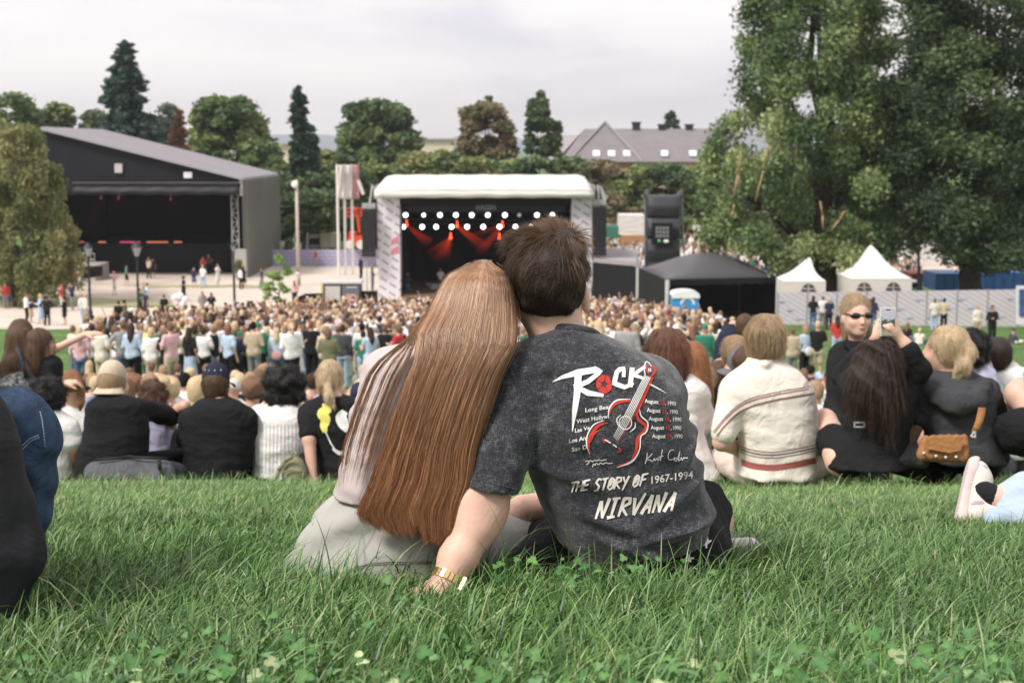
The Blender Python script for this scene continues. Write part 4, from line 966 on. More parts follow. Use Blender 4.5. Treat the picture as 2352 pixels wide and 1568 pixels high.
# neighbour with grey trousers
o = sitter('person with curly brown hair and grey trousers beside the beige cap', 365, 9.1)
T = [(940, 335, 372, .05), (955, 318, 392, .09), (1000, 315, 398, .11), (1060, 315, 398, .12), (1095, 312, 398, .12)]
body(o, px(353, 915, 9.2), T, 9.1, a=.8, skin=SKIN3, limbs=[([(385, 955, 9.1), (425, 932, 8.95), (392, 940, 9.3)], [.036, .034, .028])], h=.011); shirt(o, T, 9.1, C_LAV, name='lavender_top', seed=6); hair(o, 'curly', 'brown', px(352, 912, 9.18), sc=.92, seed=7)
legs(o, [([(345, 1085, 9.0), (396, 1010, 9.15), (432, 1088, 9.3)], [.10, .075, .055]), ([(340, 1085, 9.0), (330, 1020, 9.3), (345, 1085, 9.5)], [.1, .075, .055])], C_DGREY)
# navy cap
o = sitter('person in a black shirt and navy cap with white eyelets, seen from behind', 497, 8.8)
T = [(912, 474, 524, .06), (922, 450, 548, .09), (940, 428, 572, .12), (975, 415, 586, .135), (1015, 416, 586, .14), (1060, 426, 578, .14), (1096, 430, 572, .15)]
body(o, px(496, 882, 8.86), T, 8.8, a=.0, skin=SKIN3); shirt(o, T, 8.8, C_BLACK, [([(432, 960, 8.8), (428, 1010, 8.9), (450, 1040, 9.15)], [.06, .055, .045]), ([(570, 960, 8.8), (575, 1010, 8.9), (560, 1040, 9.15)], [.06, .055, .045])], name='black_shirt', seed=8)
hair(o, 'short', 'brown', px(496, 884, 8.85)); cap(o, px(496, 872, 8.85), .12, C_NAVY, 8.8, back=False, eyelets=PRINTW); crossed(497, 8.9, m=C_DGREY, parent=o)
# black curls, white striped shirt
o = sitter('person with a big mop of black curls in a white striped shirt', 640, 8.9)
T = [(925, 628, 684, .06), (938, 598, 705, .10), (960, 582, 716, .13), (1000, 578, 718, .14), (1050, 580, 716, .15), (1092, 582, 714, .16)]
body(o, px(653, 888, 8.95), T, 8.9, a=.1, skin=SKIN3); ws = shirt(o, T, 8.9, C_WHITE, [([(594, 975, 8.9), (590, 1030, 9.0), (615, 1060, 9.2)], [.06, .055, .04])], name='striped_shirt', seed=9); hair(o, 'afro', 'black', px(653, 882, 8.94), seed=5); crossed(640, 9.0, m=C_GREY, parent=o)
pr = Printer(ws, lambda v: v, lambda v: v, off=.002)
for k in range(15): pr.stroke([(586+8.5*k, 975, 1.6), (584+8.6*k, 1086, 1.6)], 0, step=5)
pr.build('stripes', ws, [mat('grey stripe', (.45, .44, .48), rough=.9)])
# blond ponytail, black printed T-shirt
o = sitter('person with a low blond ponytail in a black shirt with yellow print', 765, 8.5)
T = [(906, 738, 792, .06), (918, 712, 828, .09), (942, 696, 850, .12), (985, 702, 846, .13), (1040, 726, 842, .13), (1100, 734, 842, .14)]
body(o, px(758, 868, 8.56), T, 8.5, a=.25, skin=SKIN3, limbs=[([(706, 945, 8.5), (710, 1010, 8.4), (719, 1104, 8.32)], [.045, .040, .026])], hands=[(px(719, 1104, 8.32), (-.2, -.9, -.15), (0, -.2, 1), dict(curl=.1))])
bs = shirt(o, T, 8.5, C_BLACK, [([(712, 945, 8.5), (706, 994, 8.42)], [.062, .058])], name='printed_tshirt', seed=10)
hair(o, 'pony', 'blond', px(758, 866, 8.55), a=.25, tail=[(*px(752, 892, 8.42), .030), (*px(756, 912, 8.38), .026), (*px(766, 930, 8.37), .010)]); crossed(775, 8.6, m=C_BLACK, parent=o)
pr = Printer(bs, lambda v: v, lambda v: v, off=.002)
pr.curve([(742, 926, 4), (746, 938, 16), (738, 950, 20), (748, 962, 22), (744, 978, 18), (747, 992, 10)], 0, n=5); pr.curve([(752, 930, 3), (757, 941, 8), (750, 952, 5)], 0); pr.stroke([(748, 992, 3), (760, 1018, 3), (775, 1040, 3)], 1, step=4); pr.curve([(792, 944, 14), (784, 958, 26), (790, 975, 24), (798, 990, 10)], 1, n=5); pr.curve([(764, 1030, 5), (780, 1040, 9), (794, 1036, 5)], 1)
pr.build('print', bs, [mat('yellow print', (.72, .66, .16), rough=.7), PRINTW])

# ---------------- right group
o = sitter('person with a red-brown bob and sunglasses on top, in a white dress', 1565, 7.0)
T = [(860, 1530, 1590, .06), (876, 1500, 1612, .10), (900, 1492, 1628, .12), (950, 1498, 1618, .12), (1000, 1500, 1616, .13), (1050, 1500, 1640, .17), (1096, 1495, 1662, .20)]
body(o, px(1534, 822, 7.05), T, 7.0, a=-.3); shirt(o, T, 7.0, C_WHITE, [([(1606, 905, 7.0), (1618, 960, 7.1), (1600, 1010, 7.3)], [.055, .05, .04])], name='white_dress', seed=12, folds=.007)
hh = hair(o, 'long', 'auburn', px(1533, 815, 7.04), a=-.2, h=.010, seed=3, tail=[(*px(1532, 800, 7.0), .105), (*px(1528, 840, 6.99), .108), (*px(1540, 862, 6.98), .085)])
mb = MB(); c = px(1533, 764, 7.06)
for e in (-1, 1): mb.ball(c+Vector((e*.040, .03, .006)), (.030, .012, .012)); mb.tube(c+Vector((e*.07, .03, .004)), c+Vector((e*.098, -.05, -.02)), .004)
g = mb.build('sunglasses', mat('black plastic', (.01, .01, .012), rough=.15, var=0, spec=.6), None, smooth=True); tag(g, 'dark sunglasses pushed up on the red-brown bob', 'sunglasses'); g.name = 'sunglasses'
# polo with stripes
o = sitter('person with a straight blond bowl cut in a cream knitted polo with brown stripes', 1780, 6.7)
T = [(828, 1716, 1794, .075), (842, 1698, 1822, .09), (862, 1680, 1848, .11), (900, 1668, 1870, .135), (950, 1684, 1878, .145), (1000, 1696, 1878, .15), (1050, 1700, 1874, .15), (1092, 1692, 1876, .16)]
body(o, px(1757, 782, 6.74), T, 6.7, a=-.1, skin=SKIN3, nr=.055, limbs=[([(1672, 930, 6.65), (1658, 1015, 6.62), (1722, 1042, 6.95)], [.045, .042, .03])], hands=[(px(1722, 1042, 6.95), (.9, .3, .1), (0, -.4, 1), dict(curl=.4))])
ps = shirt(o, T, 6.7, C_CREAM, [([(1690, 895, 6.68), (1664, 990, 6.62)], [.075, .066])], name='knitted_polo', seed=14, folds=.006, extra=lambda s: s.chain([px(1722, 828, 6.68), px(1757, 836, 6.62), px(1790, 828, 6.68)], [.022, .022, .022], k=.01))
hair(o, 'bowl', 'dblond', px(1756, 776, 6.72), a=-.1, sc=1.0, seed=6)
f2x, f2y = (lambda v: 1378+v*.4141), (lambda v: 603+v*.4142); pr = Printer(ps, f2x, f2y, off=.0018)
for off, w_, kk in ((0, 5, 0), (14, 6, 1), (46, 11, 0)): pr.curve([(630+off*.4, 935+off*.6, w_), (690, 862+off, w_), (760, 795+off, w_), (840, 752+off, w_), (960, 722+off*.95, w_), (1080, 700+off*.95, w_), (1205, 680+off*.95, w_)], kk, n=8)
for y, w_, kk in ((1036, 6, 0), (1052, 9, 2), (1068, 6, 0), (1122, 34, 1)): pr.curve([(768, y-22, w_), (850, y+4, w_), (960, y+14, w_), (1080, y-2, w_), (1196, y-26, w_)], kk, n=8)
pr.build('stripes', ps, [mat('brown stripe', (.22, .13, .11), rough=.9), mat('maroon stripe', (.30, .09, .08), rough=.9), mat('grey stripe dark', (.14, .13, .13), rough=.9)])
legs(o, [([(1735, 1080, 6.75), (1668, 1055, 7.0), (1760, 1090, 7.15)], [.10, .075, .05]), ([(1830, 1080, 6.75), (1890, 1060, 7.1), (1800, 1085, 7.2)], [.10, .07, .05])], cv('pale striped shorts cloth', (.62, .52, .46)), name='shorts')
# sunglasses, facing the camera
o = sitter('smiling person in black sunglasses and black shirt, facing back to the camera', 1962, 7.7)
T = [(776, 1948, 1996, .05), (790, 1925, 2022, .085), (820, 1912, 2036, .105), (900, 1906, 2040, .12), (1000, 1890, 2046, .13), (1100, 1880, 2050, .16)]
hc = px(1966, 724, 7.66); A_ = math.radians(172)
bd = body(o, hc, T, 7.7, a=A_, sc=.98, nr=.045, limbs=[([(1922, 850, 7.7), (1914, 940, 7.6), (1928, 985, 7.4)], [.034, .03, .026])], h=.0075)
shirt(o, T, 7.7, C_BLACK, [([(1926, 815, 7.7), (1914, 940, 7.58), (1928, 975, 7.4)], [.058, .052, .045]), ([(2024, 815, 7.7), (2034, 940, 7.6)], [.058, .052])], name='black_shirt', seed=15, extra=lambda s: (s.chain([px(1942, 786, 7.62), px(1962, 812, 7.57)], [.022, .016]), s.chain([px(2002, 782, 7.62), px(1985, 812, 7.57)], [.022, .016])))
R = Matrix.Rotation(-A_, 3, 'Z'); q = lambda x, y, z: hc+R @ Vector((x, y, z))*.98
s = SDF(k=.02); s.ell(q(0, -.016, .028), (.080, .092, .098), R=R); s.cut(q(0, .052, .0), R @ Vector((0, 1, -.55))); s.chain([q(-.072, -.02, -.05), q(-.085, -.03, -.11), q(-.085, .0, -.17)], [.022, .018, .012]); s.cone(q(.03, -.06, -.05), q(.03, -.07, -.16), .03, .015)
hb = add('hair', s.mesh(.008, name='hair', mats=[hbase(HC['dblond'])]), o, world=True); tuft(hb, hb, 3000, HC['blond'], .035, q(0, .06, .10), lift=.03, clump=.15, g=.2, seed=9, r=.0012)
mb = MB()
for e in (-1, 1):
    mb.ball(q(.034*e, .092-.006*abs(e), .008), (.031, .010, .0165), nu=16, nv=10); mb.tube(q(.062*e, .085, .014), q(.077*e, .0, .010), .0035)
mb.tube(q(-.012, .100, .012), q(.012, .100, .012), .004)
tag(mb.build('sunglasses', mat('black glossy plastic', (.008, .008, .009), rough=.08, var=0, spec=.7), None, smooth=True), 'narrow black sunglasses worn by the smiling person facing the camera', 'sunglasses')
mb = MB(); mb.ball(q(0, .099, -.058), (.019, .006, .004), nu=14); mb.ball(q(0, .097, -.064), (.014, .006, .0045), nu=14); mb.build('lips', mat('lips', (.50, .22, .19), rough=.4, var=0), bd, smooth=True)
# dark long hair with phone
o = sitter('person with long dark wavy hair in a black dress, holding a phone up to film', 2010, 6.5)
T = [(852, 1985, 2060, .06), (868, 1958, 2090, .09), (892, 1942, 2108, .12), (940, 1945, 2100, .12), (1000, 1935, 2088, .13), (1040, 1912, 2086, .15), (1066, 1902, 2088, .17)]
hr, hl = px(2058, 772, 6.42), px(2016, 772, 6.44)
body(o, px(2022, 822, 6.56), T, 6.5, a=0, limbs=[([(2095, 885, 6.5), (2112, 840, 6.45), (2078, 790, 6.42), (2062, 770, 6.42)], [.045, .040, .028, .022]), ([(1962, 886, 6.52), (1950, 860, 6.62), (1990, 806, 6.52), (2014, 772, 6.44)], [.036, .030, .026, .022]), ([(1935, 1055, 6.5), (1893, 968, 6.75), (1880, 1060, 7.0)], [.085, .060, .04])],
     hands=[(hr, (-.45, -.25, .85), (.6, -.75, .2), dict(side=1, curl=.55, ln=.85)), (hl, (.30, .10, .9), (-.8, -.3, .1), dict(side=-1, curl=.5, ln=.85))], h=.0075)
shirt(o, T, 6.5, C_BLACK, [([(2086, 890, 6.5), (2112, 850, 6.46), (2088, 806, 6.42)], [.062, .055, .046]), ([(1955, 888, 6.5), (1940, 862, 6.6), (1972, 818, 6.54)], [.062, .055, .046])], name='black_dress', seed=16, extra=lambda s: s.chain([px(1945, 1050, 6.5), px(1915, 1010, 6.62)], [.10, .085]))
hair(o, 'wavy', 'dark', px(2022, 816, 6.54), h=.010, seed=8, tail=[(*px(2020, 820, 6.45), .100), (*px(2000, 872, 6.40), .095), (*px(2012, 890, 6.40), .105), (*px(2024, 918, 6.37), .075), (*px(2030, 945, 6.36), .035), (*px(2036, 972, 6.36), .012)])
mb = MB(); mb.box(px(1974, 970, 6.355), (.052, .006, .006)); mb.box(px(1974, 980, 6.355), (.052, .006, .006)); mb.box(px(1962.5, 975, 6.355), (.006, .006, .028)); mb.box(px(1985.5, 975, 6.355), (.006, .006, .028))
tag(mb.build('buckle', mat('steel', (.62, .62, .62), rough=.35, metal=.3, var=0), o), label='silver slider buckle')
ph = thing('phone', 'pale smartphone held upright above dark wavy hair, its screen showing the crowd', 'phone', px(2039, 769, 6.40)); pc = px(2039, 738, 6.40); PW, PH = .072, .128
Rp = Matrix.Rotation(.0, 3, 'Z') @ Matrix.Rotation(-.12, 3, 'X')
def pb(name, c, d, m, off): mb = MB(); mb.box(pc+Rp @ Vector((c[0], off, c[1])), d, R=Rp); return mb.build(name, m, ph)
pb('case', (0, 0), (PW, .010, PH), mat('pale phone case', (.62, .60, .56), rough=.4, var=0), 0); 
def screen_mat():
    m, N, L, B = _nodes('phone screen'); tc = N.new('ShaderNodeTexCoord'); sp = N.new('ShaderNodeSeparateXYZ'); L.new(tc.outputs['Object'], sp.inputs[0])
    n = N.new('ShaderNodeTexNoise'); n.inputs['Scale'].default_value = 75; L.new(tc.outputs['Object'], n.inputs['Vector'])
    r = N.new('ShaderNodeValToRGB'); mr = N.new('ShaderNodeMapRange'); mr.inputs[1].default_value = -.06; mr.inputs[2].default_value = .125; L.new(sp.outputs['Z'], mr.inputs[0])
    ad = N.new('ShaderNodeMath'); ad.operation = 'MULTIPLY_ADD'; ad.inputs[1].default_value = .45; L.new(n.outputs['Fac'], ad.inputs[0]); L.new(mr.outputs[0], ad.inputs[2]); L.new(ad.outputs[0], r.inputs[0])
    e = r.color_ramp.elements; e[0].position = .33; e[0].color = (.02, .02, .02, 1); e[1].position = 1.0; e[1].color = (.42, .42, .45, 1); k = e.new(.60); k.color = (.34, .28, .18, 1); k = e.new(.80); k.color = (.03, .05, .03, 1); k = e.new(.92); k.color = (.06, .08, .05, 1)
    L.new(r.outputs[0], B.inputs['Emission Color']); B.inputs['Emission Strength'].default_value = .9; B.inputs['Base Color'].default_value = (.01, .01, .01, 1); B.inputs['Roughness'].default_value = .15
    return m
pb('screen', (0, 0), (PW-.010, .003, PH-.010), screen_mat(), -.0065); pb('speaker_notch', (0, PH/2-.012), (.02, .003, .005), mat('black glass', (.01, .01, .01), rough=.1, var=0), -.0085)
# hooded jacket
o = sitter('person with a blond high ponytail in a charcoal hooded jacket, looking left', 2205, 6.6)
T = [(846, 2150, 2225, .07), (862, 2128, 2256, .10), (890, 2116, 2276, .125), (940, 2118, 2288, .13), (1000, 2128, 2300, .14), (1054, 2130, 2320, .15)]
body(o, px(2172, 806, 6.62), T, 6.6, a=-1.15, skin=SKIN3, limbs=[([(2130, 900, 6.6), (2110, 965, 6.62), (2078, 1035, 6.75)], [.045, .038, .03]), ([(2150, 1020, 6.9), (2120, 975, 7.1), (2100, 1045, 7.3)], [.08, .06, .04])], h=.009)
shirt(o, T, 6.6, C_CHAR, [([(2138, 895, 6.6), (2112, 952, 6.62)], [.07, .06]), ([(2268, 900, 6.62), (2290, 970, 6.75)], [.07, .06])], name='hooded_jacket', seed=18, folds=.009, extra=lambda s: (s.chain([px(2128, 876, 6.58), px(2150, 905, 6.50), px(2195, 925, 6.46), px(2240, 915, 6.48), px(2262, 880, 6.55)], [.03, .045, .055, .05, .035], k=.015), s.chain([px(2170, 880, 6.53), px(2210, 900, 6.49), px(2248, 872, 6.55)], [.03, .04, .03], k=.012)))
hair(o, 'pony', 'blond', px(2178, 800, 6.60), a=-1.15, seed=11, tail=[(*px(2214, 790, 6.57), .026), (*px(2226, 808, 6.54), .032), (*px(2216, 836, 6.52), .030), (*px(2192, 856, 6.52), .014)])
crossed(2205, 6.72, m=C_BLACK, parent=o)
# ================================================================ people and things partly hidden or cut by the frame
# jeans and coat at the left edge
o = sitter('person in blue jeans with one knee raised, cut off by the left edge', -120, 2.75, group=None)
T = [(560, -260, -120, .07, 2.8), (640, -300, -80, .13, 2.8), (760, -330, -70, .15, 2.8), (900, -330, -90, .15, 2.8), (1060, -330, -110, .16, 2.8), (1200, -340, -100, .17, 2.8), (1300, -340, -90, .17, 2.8)]
s = SDF(k=.06); s.chain([px(-200, 1230, 2.8), px(20, 1000, 2.74), px(32, 1010, 2.74)], [.12, .078, .070]); s.chain([px(32, 1015, 2.74), px(32, 1130, 2.73), px(30, 1290, 2.72)], [.070, .064, .056]); s.cone(px(-200, 1250, 2.9), px(-60, 1060, 3.1), .11, .07)
fz = px(0, 1100, 2.7).z
s.disp = lambda x, y, z: .0045*nse(x, y, z*1.3, 26, 2)+.0035*np.sin((z*.9+x*1.1)*85+2*nse(x, y, z, 10, 3))*np.exp(-((z-fz)/.16)**2)
jn = add('jeans', s.mesh(.008, name='jeans', mats=[C_DENIM]), o, world=True); TH_ = mat('pale denim stitching', (.16, .23, .33), rough=.9)
for q in ([(30, 1046), (50, 1024), (68, 1007), (95, 997)], [(92, 945), (97, 965), (101, 1000), (104, 1035)], [(34, 1050), (54, 1029), (71, 1012), (97, 1002)]): seam('seam', q, jn, .0016, TH_, jn)
body(o, px(-190, 480, 2.85), T, 2.8, skin=SKIN, limbs=[([(30, 1290, 2.74), (-20, 1325, 2.74), (-60, 1330, 2.85)], [.03, .03, .03]), ([(-110, 700, 2.8), (-130, 950, 2.6), (-160, 1100, 2.6)], [.05, .04, .03])]); shirt(o, T, 2.8, C_BLACK, name='black_top')
ct = thing('coat', 'black coat hanging down beside the blue jeans at the left edge', 'coat', gnd(-20, 1420)); s = SDF(k=.05)
s.chain([px(-120, 900, 2.56), px(-40, 1040, 2.54), px(-5, 1160, 2.52), px(5, 1280, 2.50), px(-10, 1380, 2.49)], [.075, .060, .058, .060, .056], k=.06); s.chain([px(-120, 1000, 2.58), px(-90, 1200, 2.56), px(-80, 1400, 2.52)], [.09, .1, .1])
s.disp = lambda x, y, z: .006*np.sin(x*70+z*9+2*nse(x, y, z, 7, 3))+.004*nse(x, y, z, 20, 1)
add('cloth', s.mesh(.009, name='cloth', mats=[cv('smooth black coat cloth', (.022, .023, .026), rough=.75)]), ct, world=True)
# lying person cut off by the right edge
o = sitter('person lying on the grass at the right edge in pale jeans and a cream trainer', 2500, 4.25, group=None); z0 = float(G(4.25)); C_PJ = cv('pale blue denim', (.38, .46, .58), fs=5, fold=.9)
s = SDF(k=.04); s.chain([px(2312, 1150, 4.24), px(2352, 1140, 4.25), px(2480, 1120, 4.4), px(2720, 1080, 4.6)], [.050, .062, .075, .095]); s.chain([px(2285, 1192, 4.15), px(2360, 1196, 4.15), px(2500, 1170, 4.3), px(2720, 1120, 4.5)], [.034, .050, .07, .09])
s.disp = lambda x, y, z: .004*nse(x, y, z, 26, 2)+.003*np.sin(x*80+3*nse(x, y, z, 10, 1)); add('jeans', s.mesh(.008, name='jeans', mats=[C_PJ]), o, world=True)
s = SDF(k=.03); s.chain([px(2256, 1132, 4.26), px(2284, 1143, 4.24), px(2330, 1142, 4.24)], [.030, .031, .042]); s.chain([px(2720, 1080, 4.6), px(2950, 1060, 4.8), px(3080, 1040, 4.85)], [.10, .11, .05]); s.cone(px(3080, 1040, 4.85), px(3160, 1020, 4.9), .06, .08); s.ell(px(3160, 1020, 4.9), (.1, .08, .09)); s.cone(px(2330, 1142, 4.24), px(2720, 1080, 4.6), .042, .06); s.chain([px(2900, 1060, 4.7), px(2800, 1130, 4.4)], [.05, .03]); add('body', s.mesh(.009, name='body', mats=[SKIN]), o, world=True)
s = SDF(k=.03); s.chain([px(2256, 1132, 4.26), px(2270, 1138, 4.25), px(2284, 1143, 4.24)], [.036, .033, .034]); s.disp = lambda x, y, z: .0012*np.sin((x+z)*420); add('sock', s.mesh(.006, name='sock', mats=[cv('black ribbed sock', (.015, .015, .017))]), o, world=True)
# the trainer, sole towards the left, heel on the grass, toe up
R = Matrix.Rotation(.0, 3, 'Z'); hz, tz = px(2206, 1176, 4.24), px(2228, 1078, 4.32); ax = (tz-hz).normalized(); nrm = Vector((1, -.12, -.10)); nrm = (nrm-nrm.dot(ax)*ax).normalized()
cr_ = mat('cream trainer mesh', (.60, .55, .50), rough=.8, bump=.3, bs=300, var=.05); lil = mat('pale lilac suede', (.42, .32, .35), rough=.9, var=.08)
L_ = (tz-hz).length; P_ = lambda a, n_, t_=0: hz+ax*a*L_+nrm*n_+ax.cross(nrm)*t_
s = SDF(k=.025); s.chain([P_(.02, .035), P_(.45, .040), P_(.85, .032), P_(1.06, .024)], [.034, .036, .036, .028]); s.chain([P_(.05, .05), P_(.16, .095)], [.036, .038]); s.chain([P_(.45, .055), P_(.30, .095)], [.034, .030]); s.cut(P_(0, .012), -nrm); up_ = add('shoe', s.mesh(.005, name='shoe', mats=[cr_]), o, world=True)
s = SDF(k=.01); s.chain([P_(-.10, .006), P_(.3, .0), P_(.6, -.004), P_(.95, .004), P_(1.16, .014)], [.036, .030, .032, .038, .026]); s.cut(P_(0, .020), nrm); s.cut(P_(0, -.012), -nrm); add('sole', s.mesh(.005, name='sole', mats=[mat('cream rubber sole', (.56, .46, .44), rough=.6, var=.06)]), up_, world=True)
for a_, n_, t_, e_, nm in ((.16, .045, -.026, (.030, .012, .022), 'heel_patch'), (1.0, .034, -.014, (.020, .020, .022), 'toe_patch'), (.55, .068, -.012, (.034, .016, .012), 'eyelet_patch')): s = SDF(k=.01); s.ell(P_(a_, n_, t_), e_); add(nm, s.mesh(.005, name=nm, mats=[lil]), up_, world=True)
for k in range(5): mb = MB(); a_ = .45+.09*k; mb.path([P_(a_, .082-.006*k, -.026), P_(a_+.02, .090-.007*k, 0), P_(a_, .082-.006*k, .026)], .003, 6); mb.build('lace', cr_, up_, smooth=True)
for q in ([(.42, .10, -.01), (.46, .125, -.02), (.38, .16, -.02), (.34, .135, -.01), (.42, .10, -.01)], [(.42, .10, 0), (.56, .12, .0), (.62, .15, .01), (.5, .145, .0), (.42, .10, 0)], [(.42, .10, 0), (.30, .13, -.02), (.36, .185, -.02)]): mb = MB(); mb.path([P_(*v) for v in q], .003, 6); mb.build('lace', cr_, up_, smooth=True)
# bags on the grass
def bag_sdf(name, label, X, D, chains, m, h=.012, disp=None, parts=(), cuts=()):
    t = thing(name, label, 'bag', at_g(X, D)); s = SDF(k=.03)
    for pts, rs in chains: s.chain([px(*p) for p in pts], rs)
    s.disp = disp or (lambda x, y, z: .006*nse(x, y, z*1.5, 22, 4)+.004*nse(x, y, z, 50, 2)); add('bag_body', s.mesh(h, name='bag_body', mats=[m]), t, world=True)
    for nm, pts, r, mm in parts: mb = MB(); mb.path([px(*p) for p in pts], r, 8); mb.build(nm, mm, t, smooth=True)
    return t
def at_g(X, D): p = px(X, 700, D); return Vector((p.x, D, float(G(D))))
C_BAG = cv('charcoal nylon', (.085, .088, .098), rough=.6, fold=.8, fs=9); C_BAGB = cv('black nylon', (.02, .02, .023), rough=.5)
bag_sdf('duffel_bag', 'dark grey duffel bag lying behind the beige cap and black shirt', 310, 8.25, [([(222, 1086, 8.25), (300, 1080, 8.25), (372, 1084, 8.25)], [.075, .082, .075]), ([(215, 1094, 8.2), (380, 1094, 8.2)], [.05, .06])], C_BAG, parts=[('zip', [(222, 1056, 8.2), (300, 1049, 8.2), (385, 1053, 8.2)], .008, C_BAGB), ('strap', [(365, 1054, 8.15), (368, 1078, 8.13), (372, 1100, 8.14)], .012, C_BAGB)])
bag_sdf('duffel_bag', 'small black end bag against the dark grey duffel bag', 405, 8.3, [([(392, 1082, 8.3), (412, 1086, 8.3)], [.06, .055])], C_BAGB)
bag_sdf('backpack', 'small olive backpack on the grass behind the white striped shirt', 668, 8.3, [([(672, 1072, 8.3), (676, 1090, 8.28)], [.072, .080])], C_OLIVE, parts=[('strap', [(635, 1100, 8.22), (640, 1080, 8.22), (655, 1058, 8.22), (672, 1048, 8.22)], .012, C_OLIVE), ('flap_seam', [(650, 1084, 8.2), (672, 1078, 8.2), (698, 1084, 8.2)], .005, C_OLIVE), ('top_loop', [(668, 1044, 8.3), (676, 1038, 8.3), (684, 1045, 8.3)], .007, C_OLIVE)])
bt = bag_sdf('cloth', 'crumpled dark grey cloth on the grass between the black dress and brown bag', 2080, 6.45, [([(2050, 1058, 6.4), (2085, 1044, 6.45), (2118, 1056, 6.4)], [.035, .05, .035])], cv('dark grey cloth', (.06, .06, .065), fs=14)); bt['category'] = 'cloth'
# brown suede bag with strap
sd_ = cv('brown suede', (.30, .145, .06), rough=.95, fs=12); bb_ = thing('handbag', 'tan suede shoulder bag with studs leaning on the charcoal jacket', 'handbag', at_g(2170, 6.35)); s = SDF(k=.015)
A_, B_, C_, D_ = px(2128, 1008, 6.34), px(2218, 1006, 6.34), px(2212, 1050, 6.32), px(2118, 1044, 6.32)
for u in np.linspace(0, 1, 6): s.cone(A_.lerp(B_, u)+Vector((0, .02, 0)), D_.lerp(C_, u), .018, .028)
s.disp = lambda x, y, z: .003*nse(x, y, z, 30, 2); add('bag_body', s.mesh(.008, name='bag_body', mats=[sd_]), bb_, world=True)
mb = MB(); q = [px(2130, 1006, 6.30), px(2216, 1003, 6.30), px(2206, 1034, 6.285), px(2180, 1040, 6.28), px(2126, 1030, 6.285)]; mb.face(q); mb.build('flap', sd_, bb_, thick=.006)
for X, Y in ((2122, 1040), (2150, 1047), (2172, 1050), (2196, 1049)): mb = MB(); mb.ball(px(X, Y, 6.285), .0075, nu=8, nv=6); mb.build('stud', mat('steel', (.6, .6, .6)), bb_, smooth=True)
g = [[px(2256+w_, 936, 6.40)for w_ in (-9, 9)], [px(2250+w_, 965, 6.34) for w_ in (-9, 9)], [px(2238+w_, 992, 6.31) for w_ in (-8, 8)]]; mb = MB(); mb.sheet(g); mb.build('strap', sd_, bb_, smooth=True, thick=.005)
mb = MB(); mb.path([px(2238, 990, 6.30), px(2230, 1002, 6.30), px(2240, 1004, 6.30), px(2240, 990, 6.30)], .004, 6); mb.build('clasp', mat('steel', (.6, .6, .6)), bb_)
# further people in the second row and behind
def simple(label, X, D, T, hc, a=0, cm=C_BLACK, hs=None, hcol='brown', tail=None, skin=SKIN3, sc=.95, arms=(), limbs=(), capm=None, capback=False, legm=C_DGREY, name='top', sl=True, capa=None):
    o = sitter(label, X, D, group='people in the second and third rows'); body(o, hc, T, D, a=a, skin=skin, sc=sc, limbs=limbs, h=.012); shirt(o, T, D, cm, arms, name=name, h=.013, seed=int(X) % 17)
    if hs: hair(o, hs, hcol, hc+Vector((0, -.01, .0)), a=a, sc=sc, seed=int(X) % 13, tail=tail, h=.012, strands=D < 10)
    if capm: cap(o, hc+Vector((0, 0, .0)), a if capa is None else capa, capm, D, back=capback, w=.084)
    crossed(X, D+.08, m=legm, parent=o); return o
def TT(x0, x1, y0, y1, b=.12): m_ = (x0+x1)/2; return [(y0, m_-.14*(x1-x0), m_+.14*(x1-x0), b*.5), (y0+(y1-y0)*.08, m_-.32*(x1-x0), m_+.32*(x1-x0), b*.8), (y0+(y1-y0)*.22, x0, x1, b), (y0+(y1-y0)*.6, x0+4, x1-4, b), (y1, x0+2, x1-2, b*1.05)]
simple('person in a washed grey cap turned left, behind the cream striped polo', 1690, 8.4, TT(1632, 1742, 858, 1075), px(1706, 838, 8.4), a=-1.2, hs='short', hcol='brown', capm=cv('washed grey cap cloth', (.14, .14, .15)), sc=1.0, capback=False)
simple('person in a beige cap low between the white dress and grey cap', 1650, 10.5, TT(1622, 1690, 885, 1010), px(1655, 858, 10.5), a=.7, cm=C_CREAM, hs='short', hcol='brown', capm=C_BEIGE)
simple('person with copper long hair just right of the red-brown bob', 1592, 8.2, TT(1562, 1640, 880, 1070), px(1590, 825, 8.2), cm=C_GREY, hs='long', hcol='ginger', tail=[(*px(1592, 830, 8.12), .08), (*px(1598, 880, 8.1), .085), (*px(1606, 920, 8.1), .04)])
simple('person with light brown long hair between the copper hair and the beige cap', 1612, 9.6, TT(1590, 1660, 900, 1040), px(1612, 865, 9.6), a=.4, cm=C_CREAM, hs='long', hcol='dblond', tail=[(*px(1612, 870, 9.5), .085), (*px(1616, 905, 9.5), .07)])
simple('person with dark blond short hair just left of the blond bowl cut', 1688, 9.4, TT(1660, 1730, 850, 1030), px(1688, 806, 9.4), cm=C_NAVY, hs='bowl', hcol='dblond')
simple('person in navy bending forward in front of the standing crowd', 1670, 12.5, [(742, 1672, 1700, .06), (756, 1655, 1712, .12), (790, 1640, 1716, .16), (840, 1640, 1712, .18), (930, 1640, 1712, .18), (1000, 1640, 1712, .18)], px(1712, 748, 12.4), a=.8, cm=C_NAVY, hs='short', hcol='brown')
simple('person with a round black afro and lavender top behind the hooded jacket', 2262, 8.6, TT(2222, 2296, 830, 1060), px(2232, 798, 8.6), cm=C_LAV, hs='curly', hcol='black', skin=SKIN2)
